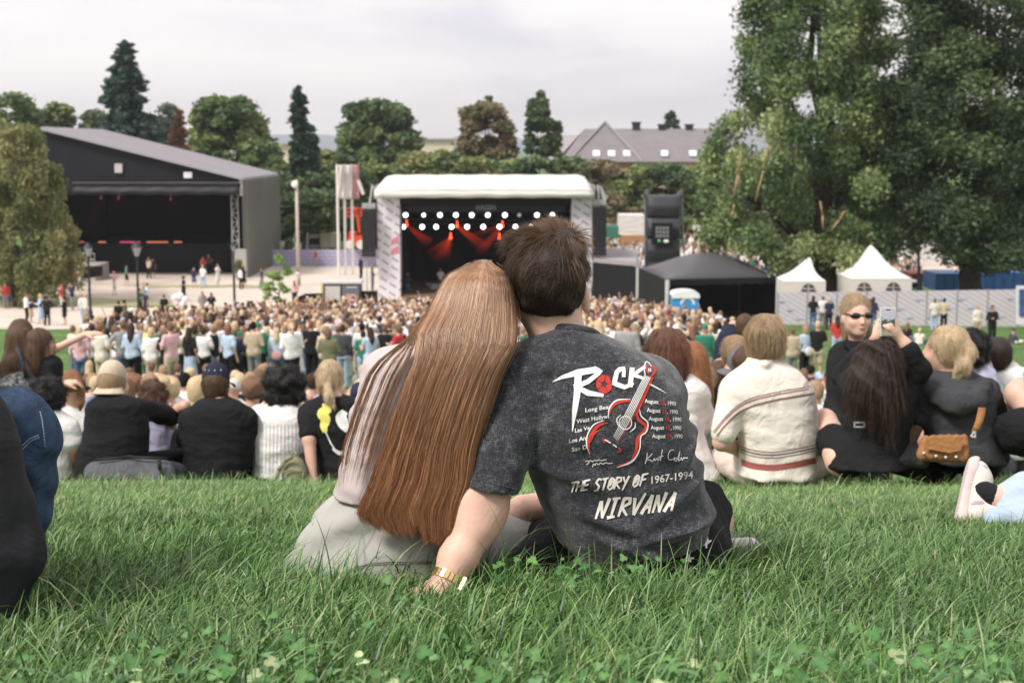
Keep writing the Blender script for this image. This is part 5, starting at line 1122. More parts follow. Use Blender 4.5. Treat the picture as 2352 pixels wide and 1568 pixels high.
simple('person with short dark hair in a white T-shirt at the right of the row', 2306, 8.8, TT(2258, 2372, 832, 1050), px(2291, 812, 8.8), cm=C_WHITE, hs='short', hcol='dark', arms=[([(2352, 870, 8.8), (2368, 930, 8.8)], [.07, .06])], limbs=[([(2352, 870, 8.8), (2368, 950, 8.8), (2350, 985, 8.9)], [.045, .04, .03])])
o = sitter('person with bare knees and black shorts, mostly beyond the right edge', 2440, 6.5, group=GR); T = [(760, 2410, 2480, .06), (790, 2375, 2520, .11), (860, 2362, 2540, .13), (960, 2368, 2535, .13), (1040, 2362, 2540, .14)]
body(o, px(2446, 700, 6.5), T, 6.5, limbs=[([(2430, 1010, 6.4), (2342, 905, 6.55), (2350, 1030, 6.8)], [.09, .065, .045]), ([(2400, 1020, 6.6), (2296, 945, 6.95), (2330, 1020, 7.2)], [.09, .06, .045])]); shirt(o, T, 6.5, C_GREY, name='grey_top'); hair(o, 'short', 'brown', px(2446, 700, 6.5))
legs(o, [([(2440, 1012, 6.4), (2352, 985, 6.42), (2312, 985, 6.5)], [.11, .095, .075]), ([(2440, 1015, 6.5), (2330, 1010, 6.45)], [.1, .07])], C_BLACK, name='shorts')
# two long-haired women standing on the left, one pointing
def stander(label, X, D, T, hc, a, cm, tail, hcol='brown', arms=(), limbs=(), hands=()):
    o = thing('person', label, 'person', at_g(X, D), 'women standing at the left edge'); body(o, hc, T, D, a=a, skin=SKIN, limbs=limbs, hands=hands, h=.012); shirt(o, T, D, cm, arms, name='black_top', h=.013); hair(o, 'long', hcol, hc, a=a, tail=tail, h=.012, seed=2); z = float(G(D)); x = px(X, 900, D).x; s = SDF(k=.03)
    for e in (-1, 1): s.chain([(x+.09*e, D, z+.85), (x+.1*e, D, z+.48), (x+.1*e, D, z+.08)], [.09, .07, .055]); s.cone((x+.1*e, D, z+.05), (x+.1*e, D+.15, z+.04), .045, .04)
    add('trousers', s.mesh(.018, name='trousers', mats=[C_BLACK]), o, world=True); return o
T = [(790, 30, 62, .05), (805, 12, 88, .08), (830, 6, 98, .11), (900, 12, 92, .11), (960, 14, 90, .12), (1000, 12, 92, .12)]
stander('woman with long brown hair standing at the left edge, facing the stage', 50, 11.8, T, px(50, 762, 11.8), .5, C_BLACK, [(*px(44, 775, 11.72), .10), (*px(38, 830, 11.7), .11), (*px(30, 880, 11.7), .06)])
T = [(812, 84, 112, .05), (826, 66, 126, .08), (850, 58, 134, .10), (900, 62, 128, .11), (960, 64, 126, .12), (1000, 64, 126, .12)]
stander('woman with wavy brown hair in profile in a black top at the left', 96, 11.3, T, px(94, 785, 11.3), 1.35, C_BLACK, [(*px(82, 800, 11.28), .085), (*px(76, 850, 11.26), .085), (*px(70, 880, 11.25), .04)], hcol='brown',
        arms=[([(118, 842, 11.25), (112, 900, 11.2), (128, 885, 10.95)], [.055, .05, .042])], limbs=[([(66, 842, 11.4), (130, 800, 11.5), (196, 768, 11.5)], [.04, .034, .026]), ([(112, 900, 11.2), (150, 880, 10.9)], [.035, .026])], hands=[(px(196, 768, 11.5), (.95, .1, .1), (0, -.3, 1), dict(curl=.15)), (px(150, 880, 10.9), (.9, .2, .1), (0, -.3, 1), dict(curl=.6))])
bag_sdf('handbag', 'big black leather shoulder bag on the women at the left edge', 45, 11.0, [([(20, 890, 11.0), (85, 900, 11.0)], [.085, .11]), ([(30, 870, 11.0), (60, 865, 11.0)], [.05, .05])], mat('black leather', (.02, .02, .022), rough=.35, fold=.7, fs=9), parts=[('strap', [(60, 866, 10.95), (52, 830, 10.98), (40, 800, 11.3)], .018, C_BAGB)])
# ================================================================ the crowd: a kit of bodies, hair and clothes, dressed and posed differently
import re
KIT = {}
HEAD = {'stand': Vector((0, .01, 1.62)), 'sit': Vector((0, .05, .66)), 'kneesit': Vector((0, .03, .68))}
def arms_of(pose, seat):
    sh = .60 if False else None
    z = {'stand': 1.40, 'sit': .44, 'kneesit': .46}[seat]; y = {'stand': 0, 'sit': .03, 'kneesit': .02}[seat]; P_ = []
    for e in (-1, 1):
        S = Vector((.175*e, y, z))
        if pose == 'down': E, W = S+Vector((.055*e, -.02, -.28)), S+Vector((.06*e, .06, -.54))
        elif pose == 'bent': E, W = S+Vector((.07*e, .0, -.27)), S+Vector((-.03*e, .24, -.22))
        elif pose == 'cross': E, W = S+Vector((.08*e, .02, -.26)), S+Vector((-.20*e, .20, -.20))
        elif pose == 'up' and e > 0: E, W = S+Vector((.10, .10, .20)), S+Vector((.02, .16, .44))
        elif pose == 'up': E, W = S+Vector((.055*e, -.02, -.28)), S+Vector((.06*e, .08, -.50))
        elif pose == 'hip': E, W = S+Vector((.20*e, -.02, -.22)), S+Vector((.03*e, .06, -.38))
        if seat != 'stand' and pose == 'down': E, W = S+Vector((.06*e, .08, -.22)), S+Vector((.02*e, .32, -.28))
        P_.append((S, E, W))
    return P_
def leg_pts(seat, walk=0):
    if seat == 'stand': return [(Vector((.09*e, 0, .92)), Vector((.095*e, .03+.10*walk*e, .49)), Vector((.095*e, -.02+.20*walk*e, .09))) for e in (-1, 1)]
    if seat == 'sit': return [(Vector((.10*e, 0, .10)), Vector((.32*e, .32, .17)), Vector((-.04*e, .42, .07))) for e in (-1, 1)]
    return [(Vector((.09*e, 0, .10)), Vector((.13*e, .42, .46)), Vector((.12*e, .62, .06))) for e in (-1, 1)]
def torso_rows(seat, ex=0.0, wide=0.0):
    if seat == 'stand': R_ = [(.84, 0, 0, .155, .10), (.95, 0, 0, .165, .115), (1.10, 0, 0, .145, .10), (1.28, 0, 0, .175, .115), (1.40, 0, 0, .185, .095), (1.46, 0, 0, .12, .065)]
    else: R_ = [(.02, 0, -.02, .175, .13), (.12, 0, -.02, .17, .125), (.24, 0, -.015, .155, .11), (.37, 0, .01, .18, .115), (.46, 0, .03, .175, .095), (.52, 0, .04, .11, .06)]
    return [(z, x, y, a+ex+wide, b+ex) for z, x, y, a, b in R_]
def kit(kind, *a, h=.024):
    key = (kind, *a, h)
    if key in KIT: return KIT[key]
    s = SDF(k=.03)
    if kind == 'body':
        pose, seat, walk = a; c = HEAD[seat]; s.ell(c, (.074, .092, .108)); s.ell(c+Vector((0, .045, -.06)), (.05, .05, .05)); s.cone(c+Vector((0, .09, .0)), c+Vector((0, .105, -.02)), .010, .012)
        s.cone(c+Vector((0, -.015, -.05)), c+Vector((0, -.02, -.20)), .052, .06); s.stack([(z, x, y, max(p-.03, .02), max(q-.025, .02)) for z, x, y, p, q in torso_rows(seat)])
        for S, E, W in arms_of(pose, seat): s.chain([S, E, W], [.045, .036, .026]); d = (W-E).normalized(); s.chain([W, W+d*.08, W+d*.15], [.028, .030, .016])
        for H, K_, A in leg_pts(seat, walk):
            s.chain([H, K_, A], [.07, .05, .036]); s.cone(A+Vector((0, -.02, -.05)), A+Vector((0, .14, -.06)), .036, .030)
    elif kind == 'top':
        pose, seat, typ = a; wide = .02 if typ == 'long' else .0; s.stack([r for r in torso_rows(seat, .012, wide)])
        for S, E, W in arms_of(pose, seat):
            if typ == 'tee': s.chain([S, S+(E-S)*.75], [.064, .060])
            elif typ == 'long': s.chain([S, E, E+(W-E)*.88], [.066, .055, .042])
            elif typ == 'dress': s.chain([S, S+(E-S)*.4], [.060, .056])
        if typ == 'dress' and seat == 'stand': s.stack([(.42, 0, 0, .26, .20), (.70, 0, 0, .21, .16), (.98, 0, 0, .165, .12)], k=.05)
        s.disp = lambda x, y, z: .007*nse(x, y, z*1.5, 17, len(pose))+.004*nse(x, y, z, 40, 3)
    elif kind == 'bottom':
        typ, seat, walk = a; cut = 1.0 if typ == 'trousers' else .62
        for H, K_, A in leg_pts(seat, walk):
            if typ == 'trousers': s.chain([H, K_, A+Vector((0, 0, -.02))], [.098, .074, .062])
            elif typ == 'shorts': s.chain([H, H+(K_-H)*.85], [.100, .092])
        if seat == 'stand': s.stack([(.80, 0, 0, .165, .115), (.90, 0, 0, .172, .12), (1.02, 0, 0, .155, .11)])
        else: s.stack([(.0, 0, -.03, .18, .14), (.14, 0, -.02, .17, .13)])
        if typ == 'skirt' and seat == 'stand': s.stack([(.35, 0, 0, .23, .17), (.6, 0, 0, .205, .15), (.95, 0, 0, .165, .115)])
        if typ == 'skirt' and seat != 'stand': s.chain([(-.1, 0, .1), (-.3, .3, .15), (.0, .42, .08), (.3, .3, .15), (.1, 0, .1)], [.1, .09, .09, .09, .1])
        s.disp = lambda x, y, z: .005*nse(x, y, z*1.3, 22, 5)
    elif kind == 'hair':
        typ, = a
        if typ == 'short': s.ell((0, -.012, .016), (.083, .098, .106)); s.ell((0, -.038, -.04), (.066, .058, .058))
        elif typ == 'long': s.ell((0, -.012, .014), (.088, .102, .108)); s.chain([(0, -.035, -.02), (0, -.055, -.12), (0, -.09, -.22), (0, -.11, -.33)], [.085, .088, .080, .045])
        elif typ == 'bob': s.ell((0, -.012, .014), (.090, .104, .108)); s.cone((0, -.03, -.03), (0, -.035, -.10), .090, .088)
        elif typ == 'pony': s.ell((0, -.008, .012), (.080, .098, .106)); s.chain([(0, -.09, .02), (0, -.14, -.02), (0, -.14, -.13), (0, -.12, -.2)], [.03, .033, .03, .012])
        elif typ == 'curly': s.ell((0, -.014, .018), (.112, .118, .118)); s.disp = lambda x, y, z: .012*nse(x, y, z, 60, 3)
        elif typ == 'cap':
            s.ell((0, -.004, .022), (.086, .10, .104)); s.cut((0, 0, -.012), (0, 0, -1)); s.ell((0, .10, .0), (.07, .08, .016))
        if s.disp is None: s.disp = lambda x, y, z: .005*nse(x*1.5, y*1.5, z*.6, 60, 2)
        h = min(h, .02) if h < .03 else .035
    elif kind == 'bag':
        s.ell((.02, -.16, 1.22 if a[0] == 'pack' else .95), (.13, .075, .18) if a[0] == 'pack' else (.15, .05, .15)); s.disp = lambda x, y, z: .006*nse(x, y, z, 20, 1)
    me = s.mesh(h, name={'hair': 'cap' if a[0] == 'cap' else 'hair', 'top': 'top', 'bottom': a[0], 'body': 'body', 'bag': 'bag'}[kind], mats=[SKIN]); KIT[key] = me
    return me
CM = {}
def cmat(n, c):
    if n not in CM: CM[n] = mat('crowd '+n, c, rough=.9, var=.22, vs=12, bump=.4, bs=35, spec=.15)
    return CM[n]
TOPC = [('white', (.78, .76, .75), 13), ('off-white', (.68, .62, .55), 5), ('black', (.018, .018, .02), 9), ('navy', (.03, .035, .07), 3), ('grey', (.30, .29, .29), 3), ('pale blue', (.45, .55, .70), 2), ('beige', (.52, .42, .30), 3), ('pink', (.68, .42, .46), 1.5), ('green', (.04, .20, .13), 1), ('red', (.50, .06, .05), 1), ('brown', (.12, .09, .07), 1), ('dark grey', (.07, .07, .08), 3), ('olive', (.17, .17, .10), 1), ('yellow', (.72, .70, .12), .5), ('lilac', (.45, .38, .5), 1)]
BOTC = [('black', (.018, .018, .02), 5), ('blue denim', (.09, .15, .27), 3), ('pale denim', (.38, .48, .62), 2), ('beige', (.48, .40, .30), 2), ('grey', (.22, .22, .22), 1.5), ('white', (.68, .66, .63), 1)]
HAC = [('brown', (.17, .105, .07), 6), ('dark brown', (.055, .034, .025), 4), ('blond', (.56, .42, .27), 6), ('auburn', (.22, .11, .065), 2), ('black', (.014, .012, .012), 1.6), ('light brown', (.34, .22, .14), 6)]
HAT = [('short', 8), ('long', 6), ('bob', 2), ('pony', 2), ('curly', 1.5), ('cap', 2.6)]
def pick(rg, L_, w=-1): ws = np.array([l[w] for l in L_], float); return L_[rg.choice(len(L_), p=ws/ws.sum())]
USED = set()
HN = {'short': 'short %s hair', 'long': 'long %s hair', 'bob': '%s bob', 'pony': '%s ponytail', 'curly': 'curly %s hair'}
TN = {'tee': 'T-shirt', 'long': 'sweater', 'dress': 'dress'}
def link_part(name, me, m, parent, loc=(0, 0, 0)):
    o = bpy.data.objects.new(name, me); COL.objects.link(o); o.parent = parent; o.location = loc
    o.material_slots[0].link = 'OBJECT'; o.material_slots[0].material = m; return o
def person(X, D=None, Y=None, seat='stand', face=0.0, rg=None, group='', where='', pose=None, top=None, typ=None, bot=None, btyp=None, ht=None, hc=None, sc=None, walk=None, h=.024, bag=None, pos=None, skin=None):
    """one member of the crowd; X photo x, D metres away (or Y, the photo height of the feet)"""
    if pos is None:
        if D is None: g = gnd(X, Y); D = g.y
        x = px(X, 700, D).x
    else: x, D = pos
    for _ in range(40):
        T_ = next((t for t in TOPC if t[0] == top), None) or pick(rg, TOPC); B_ = next((t for t in BOTC if t[0] == bot), None) or pick(rg, BOTC); H_ = next((t for t in HAC if t[0] == hc), None) or pick(rg, HAC); S_ = ht or pick(rg, HAT)[0]
        ty = typ or ('tee', 'long', 'dress')[rg.choice(3, p=[.5, .42, .08])]; bt = btyp or ('trousers', 'shorts', 'skirt')[rg.choice(3, p=[.68, .22, .10])]
        hw = (HN[S_] % H_[0]) if S_ != 'cap' else '%s cap' % T_[0]
        lab = '%s person, %s, %s %s%s, %s' % ({'stand': 'standing' if ty == 'dress' or len(hw.split())+len(T_[0].split())+len(TN[ty].split())+len(B_[0].split()) < 8 else 'upright', 'sit': 'cross-legged', 'kneesit': 'huddled'}[seat], hw, T_[0], TN[ty], '' if ty == 'dress' else ', %s %s' % (B_[0], bt), where)
        if lab not in USED and len(re.findall(r'\w+', lab)) <= 16: break
    USED.add(lab)
    r = thing('person', lab, 'person', (x, D, float(G(D))), group); r.rotation_euler = (0, 0, -face); s = sc or rg.uniform(.93, 1.05); r.scale = (s, s*rg.uniform(.96, 1.06), s*rg.uniform(.97, 1.03))
    po = pose or ('down', 'bent', 'cross', 'hip')[rg.choice(4, p=[.36, .38, .18, .08])] if seat != 'stand' else pose or ('down', 'bent', 'cross', 'up', 'hip')[rg.choice(5, p=[.30, .38, .18, .04, .10])]; wk = (walk if walk is not None else 0)
    sk = skin or (SKIN3, SKIN2, SKIN3)[rg.integers(0, 3)]
    link_part('body', kit('body', po, seat, wk, h=h), sk, r); link_part(TN[ty].replace('T-shirt', 'tshirt').replace('-', '_').replace(' ', '_'), kit('top', po, seat, ty, h=h), cmat(T_[0], T_[1]), r)
    if not (ty == 'dress' and seat == 'stand'): link_part(bt, kit('bottom', bt, seat, wk, h=h), cmat('b '+B_[0], B_[1]), r)
    m = cmat('h '+H_[0], H_[1])
    o = link_part('cap' if S_ == 'cap' else 'hair', kit('hair', S_, h=h), cmat(T_[0], T_[1]) if S_ == 'cap' else m, r, HEAD[seat]); o.rotation_euler = (0, 0, 0)
    if bag and seat == 'stand': 
        b = thing('bag', '%s shoulder bag of the %s-clad person with %s' % (bag[1], T_[0], hw), 'bag', (x, D, float(G(D)))); b.rotation_euler = (0, 0, -face); b.scale = r.scale
        link_part('bag_body', kit('bag', bag[0], h=h), cmat('bag '+bag[1], bag[2]), b)
    return r
RG = np.random.default_rng(77)
G1 = 'people standing at the back of the crowd'; G2 = 'people packed in front of the stage'; G3 = 'people sitting on the slope behind the front row'; G4 = 'people walking about the square'; G5 = 'people by the banner fence'
W1 = 'back of the crowd'
# people one can tell apart, from the left: X, D, top, top type, bottom, bottom type, hair type, hair colour, pose
for X, D, a in ((180, 33, ('pink', 'tee', 'blue denim', 'trousers', 'long', 'blond', 'down')), (228, 31, ('off-white', 'tee', 'beige', 'trousers', 'short', 'auburn', 'bent')), (300, 34, ('pale blue', 'long', 'black', 'trousers', 'long', 'dark brown', 'bent')), (345, 35, ('white', 'long', 'beige', 'trousers', 'bob', 'blond', 'down')),
                (380, 34, ('black', 'tee', 'black', 'trousers', 'bob', 'brown', 'bent')), (433, 38, ('black', 'tee', 'pale denim', 'skirt', 'long', 'dark brown', 'down')), (466, 38, ('white', 'tee', 'black', 'trousers', 'short', 'dark brown', 'cross')), (495, 38.5, ('beige', 'long', 'black', 'trousers', 'long', 'auburn', 'down')),
                (537, 37, ('navy', 'long', 'black', 'trousers', 'short', 'brown', 'bent')), (575, 40, ('black', 'long', 'black', 'trousers', 'short', 'brown', 'down')), (592, 39, ('green', 'long', 'black', 'shorts', 'cap', 'brown', 'bent')), (634, 38.5, ('pale blue', 'long', 'blue denim', 'trousers', 'long', 'blond', 'down')),
                (676, 38.5, ('white', 'dress', 'white', 'skirt', 'bob', 'brown', 'bent')), (713, 38.5, ('black', 'long', 'black', 'trousers', 'short', 'auburn', 'bent')), (745, 38, ('beige', 'long', 'brown', 'trousers', 'short', 'light brown', 'bent')), (786, 37, ('dark grey', 'long', 'pale denim', 'trousers', 'short', 'dark brown', 'down')),
                (822, 38, ('olive', 'dress', 'olive', 'skirt', 'long', 'blond', 'down')), (860, 40, ('white', 'tee', 'grey', 'trousers', 'cap', 'brown', 'bent')), (1440, 26, ('grey', 'long', 'beige', 'trousers', 'short', 'brown', 'bent')), (1375, 25, ('white', 'tee', 'blue denim', 'trousers', 'long', 'blond', 'down')),
                (1545, 40, ('white', 'tee', 'blue denim', 'trousers', 'short', 'brown', 'bent')), (1590, 39, ('black', 'long', 'black', 'trousers', 'long', 'auburn', 'down')), (1632, 41, ('off-white', 'tee', 'navy', 'trousers', 'short', 'blond', 'bent')), (1668, 43, ('white', 'tee', 'blue denim', 'trousers', 'short', 'dark brown', 'down')),
                (1718, 44, ('grey', 'tee', 'black', 'trousers', 'cap', 'brown', 'bent')), (1752, 43, ('brown', 'tee', 'black', 'trousers', 'short', 'dark brown', 'down')), (1785, 42, ('black', 'tee', 'black', 'trousers', 'long', 'black', 'bent')), (1822, 41, ('beige', 'long', 'grey', 'trousers', 'short', 'brown', 'down')),
                (1852, 42, ('pale blue', 'tee', 'navy', 'trousers', 'bob', 'light brown', 'down')), (1880, 42, ('black', 'tee', 'beige', 'shorts', 'short', 'blond', 'bent')), (1925, 52, ('red', 'tee', 'pale denim', 'shorts', 'long', 'dark brown', 'down')), (1510, 42, ('off-white', 'long', 'black', 'trousers', 'bob', 'blond', 'bent'))):
    t_, ty_, b_, bt_, h_, hc_, p_ = a; D += RG.uniform(-.8, 3.0) if X < 1300 else 0
    bag = ('tote', 'pink', (.55, .3, .3)) if X == 634 else ('tote', 'white', (.7, .68, .64)) if X in (1852, 1590) else None
    person(X, D, rg=RG, group=G1, where=W1 if X < 1500 else 'right edge of the crowd', top=t_, typ=ty_, bot='black' if b_ in ('navy', 'brown') else b_, btyp=bt_, ht=h_, hc=hc_, pose=p_, face=RG.normal(.1, .35), bag=bag, h=.022)
for k in range(34):
    X = RG.uniform(150, 880) if k < 26 else RG.uniform(1420, 1640); person(X, RG.uniform(33, 42) if k < 26 else RG.uniform(33, 40), rg=RG, group=G1, where='back of the crowd', face=RG.normal(0, .5), h=.026)
LB = ([38, 44, 50, 56, 62, 68, 75], [400, 230, 170, 215, 350, 520, 700]); RB = ([38, 44, 50, 60, 70, 80, 90, 97], [1480, 1760, 1720, 1620, 1480, 1462, 1462, 1462])
n_ind = 0; pts = []; stuff = []
D = 40.5
while D < 75.5:
    hi = px(np.interp(D, *RB), 700, D).x; lo = px(np.interp(D, *LB), 700, D).x; sp = np.interp(D, [40, 46, 55, 70], [1.15, .78, .60, .52]); x = lo+RG.uniform(0, sp)
    while x < hi:
        e = min((x-lo), (hi-x)); 
        if RG.random() < np.interp(e, [0, 4], [.55, .97]) and not (D < 42 and RG.random() < .35): pts.append((x+RG.normal(0, .10), D+RG.normal(0, .16)))
        x += sp*RG.uniform(.75, 1.3)
    D += np.interp(D, [40, 50, 70], [.95, .74, .60])
pts.sort(key=lambda p: p[1])
vis = [p for p in pts if not (1000 < 1176+p[0]/p[1]*FPX < 1345)]
ind = set(vis[:84])
def wh(x, D):
    X = 1176+x/D*FPX
    return 'left part of the crowd' if X < 1000 else ('middle of the crowd' if X < 1500 else 'beside the black tent')
for p in pts:
    if p in ind: person(0, rg=RG, group=G1, where=wh(*p), pos=p, face=RG.normal(0, .4), h=.026)
    else: stuff.append((p[0], p[1], 'stand'))
# seated people behind the front row
seats = []
for lo_, hi_, d0, d1, n in ((110, 860, 10.8, 15, 24), (130, 860, 15, 24, 30), (150, 860, 24, 34, 16), (1590, 1720, 10, 12, 2), (1600, 1960, 13, 34, 26), (2230, 2345, 12, 26, 6), (1940, 2350, 44, 70, 9), (1440, 1640, 12, 30, 9)):
    k = 0; tries = 0
    while k < n and tries < 600:
        tries += 1; D = math.sqrt(RG.uniform(d0*d0, d1*d1)); X = RG.uniform(lo_, hi_); x = px(X, 700, D).x
        if D < 13 and 20 < X < 150: continue
        if all((x-a)**2+(D-b)**2 > .55 for a, b in seats): seats.append((x, D)); k += 1; person(0, rg=RG, group=G3, where='on the grass', pos=(x, D), seat='sit' if RG.random() < .6 else 'kneesit', face=RG.normal(0, .7), h=.018 if D < 18 else .026)
# people walking about the square, feet seen at (X, Y)
for X, Y, t_, b_, hc_, wk in ((176, 668, 'red', 'black', 'brown', .6), (185, 668, 'pink', 'white', 'blond', .8), (264, 678, 'pink', 'white', 'blond', .5), (293, 656, 'green', 'black', 'dark brown', .6), (345, 640, 'beige', 'black', 'auburn', .5), (354, 640, 'black', 'black', 'dark brown', .4), (447, 662, 'navy', 'blue denim', 'brown', .6), (468, 662, 'white', 'pale denim', 'blond', .6), (469, 632, 'red', 'black', 'brown', 0), (482, 630, 'brown', 'black', 'dark brown', 0), (502, 656, 'white', 'white', 'auburn', .7),
                              (556, 664, 'white', 'black', 'dark brown', .9), (561, 664, 'black', 'black', 'black', .8), (603, 664, 'navy', 'grey', 'brown', .9), (727, 613, 'red', 'red', 'light brown', 0), (423, 692, 'black', 'black', 'dark brown', .6), (677, 700, 'pink', 'black', 'auburn', .3), (686, 664, 'white', 'beige', 'brown', .3), (377, 738, 'black', 'black', 'black', 0), (465, 735, 'grey', 'beige', 'light brown', 0), (486, 735, 'black', 'black', 'brown', 0), (329, 702, 'beige', 'blue denim', 'blond', 0), (339, 705, 'pale blue', 'pink', 'brown', .3),
                              (5, 707, 'pale blue', 'blue denim', 'brown', 0), (14, 708, 'red', 'grey', 'brown', 0), (25, 706, 'brown', 'blue denim', 'auburn', 0), (35, 704, 'black', 'black', 'dark brown', 0), (60, 742, 'white', 'black', 'brown', 0), (70, 740, 'navy', 'red', 'brown', 0), (93, 745, 'pale blue', 'pale denim', 'blond', .6), (107, 748, 'black', 'black', 'dark brown', .3), (142, 715, 'red', 'white', 'brown', 0), (166, 712, 'navy', 'grey', 'dark brown', 0), (190, 742, 'white', 'pale denim', 'light brown', .9), (148, 746, 'black', 'black', 'black', 0),
                              (196, 743, 'off-white', 'beige', 'blond', .4), (335, 730, 'navy', 'black', 'dark brown', 0), (322, 728, 'green', 'black', 'black', 0), (75, 628, 'green', 'blue denim', 'brown', 0), (830, 640, 'navy', 'black', 'brown', 0), (856, 668, 'black', 'black', 'dark brown', 0), (272, 765, 'black', 'black', 'dark brown', 0), (286, 765, 'brown', 'black', 'black', 0)):
    person(X, Y=Y, rg=RG, group=G4, where='on the gravel square', top=t_, bot=b_ if b_ not in ('pink', 'red', 'navy') else 'beige', hc=hc_, walk=wk, face=RG.uniform(-2.5, 2.5), h=.035, typ='tee' if RG.random() < .5 else 'long')
# by the fence on the right
for X, Y, t_, b_, hc_, p_, f in ((2147, 760, 'off-white', 'pale denim', 'brown', 'down', 0), (2169, 760, 'beige', 'black', 'black', 'bent', .4), (2247, 778, 'off-white', 'beige', 'light brown', 'down', 2.9), (2281, 792, 'black', 'black', 'dark brown', 'bent', 3.0), (1940, 762, 'red', 'pale denim', 'auburn', 'down', .6), (1998, 760, 'navy', 'blue denim', 'brown', 'down', -.8), (2006, 762, 'navy', 'blue denim', 'dark brown', 'bent', .8), (1905, 758, 'navy', 'black', 'blond', 'down', .2), (1890, 756, 'white', 'grey', 'brown', 'down', 0), (1868, 758, 'black', 'blue denim', 'dark brown', 'bent', .2)):
    person(X, Y=Y, rg=RG, group=G5, where='by the banner fence', top=t_, bot=b_, hc=hc_, pose=p_, face=f, h=.026, typ='long' if X > 2200 else None, ht='short' if X in (2147, 2281, 2169) else None)
# the rest of the crowd, too many to count, as one mass
def crowd_mass():
    rg = np.random.default_rng(3); combos = []
    for po, ty, bt, hh in (('down', 'tee', 'trousers', 'short'), ('bent', 'long', 'trousers', 'long'), ('cross', 'tee', 'shorts', 'short'), ('bent', 'tee', 'trousers', 'curly'), ('up', 'tee', 'trousers', 'pony'), ('down', 'long', 'trousers', 'bob'), ('bent', 'tee', 'shorts', 'cap'), ('hip', 'tee', 'trousers', 'long')):
        ps = []
        for g, me, off in ((0, kit('body', po, 'stand', 0, h=.045), 0), (1, kit('top', po, 'stand', ty, h=.045), 0), (2, kit('bottom', bt, 'stand', 0, h=.05), 0), (3 if hh != 'cap' else 1, kit('hair', hh, h=.035), 1)):
            V = np.empty(len(me.vertices)*3, np.float32); me.vertices.foreach_get('co', V); V = V.reshape(-1, 3)+(np.array(HEAD['stand']) if off else 0)
            F_ = np.empty(len(me.polygons)*4, np.int32); me.polygons.foreach_get('vertices', F_); ps.append((g, V, F_.reshape(-1, 4)))
        combos.append(ps)
    Vs, Fs, Cs = [], [], []; o = 0
    pts2 = list(stuff)
    # drinkers and queues behind the tent, on the forecourt
    for lo_, hi_, d0, d1, n in ((1385, 1480, 120, 160, 150), (1565, 1800, 118, 175, 420), (1990, 2110, 105, 140, 120), (2210, 2352, 100, 120, 60)):
        for _ in range(n):
            D = rg.uniform(d0, d1); pts2.append((px(rg.uniform(lo_, hi_), 700, D).x, D, 'stand'))
    for x, D, _ in pts2:
        far = D > 100; z = float(G(D)); s = rg.uniform(.92, 1.06); a = rg.normal(0, .5) if not far else rg.uniform(-3, 3); ca, sa = math.cos(a), math.sin(a)
        T_ = pick(rg, TOPC)[1]; B_ = pick(rg, BOTC)[1]; H_ = pick(rg, HAC)[1]; K_ = ((.58, .35, .27), (.50, .29, .205), (.62, .40, .31))[rg.integers(0, 3)]
        for g, V, F_ in combos[rg.integers(0, len(combos))]:
            W = np.stack([(V[:, 0]*ca-V[:, 1]*sa)*s+x, (V[:, 0]*sa+V[:, 1]*ca)*s+D, V[:, 2]*s+z], 1); Vs.append(W); Fs.append(F_+o); o += len(W); Cs.append(np.tile(np.array((K_, T_, B_, H_)[g])*rg.uniform(.85, 1.15), (len(W), 1)))
    me = mesh_np('crowd', np.concatenate(Vs), np.concatenate(Fs), mats=[mat('crowd mass', (1, 1, 1), attr='col', var=.1, vs=9, rough=.85)], attr=np.concatenate(Cs))
    tag(add('crowd', me), 'dense crowd of people standing in front of the stage and beyond the tents', 'crowd', kind='stuff')
crowd_mass()
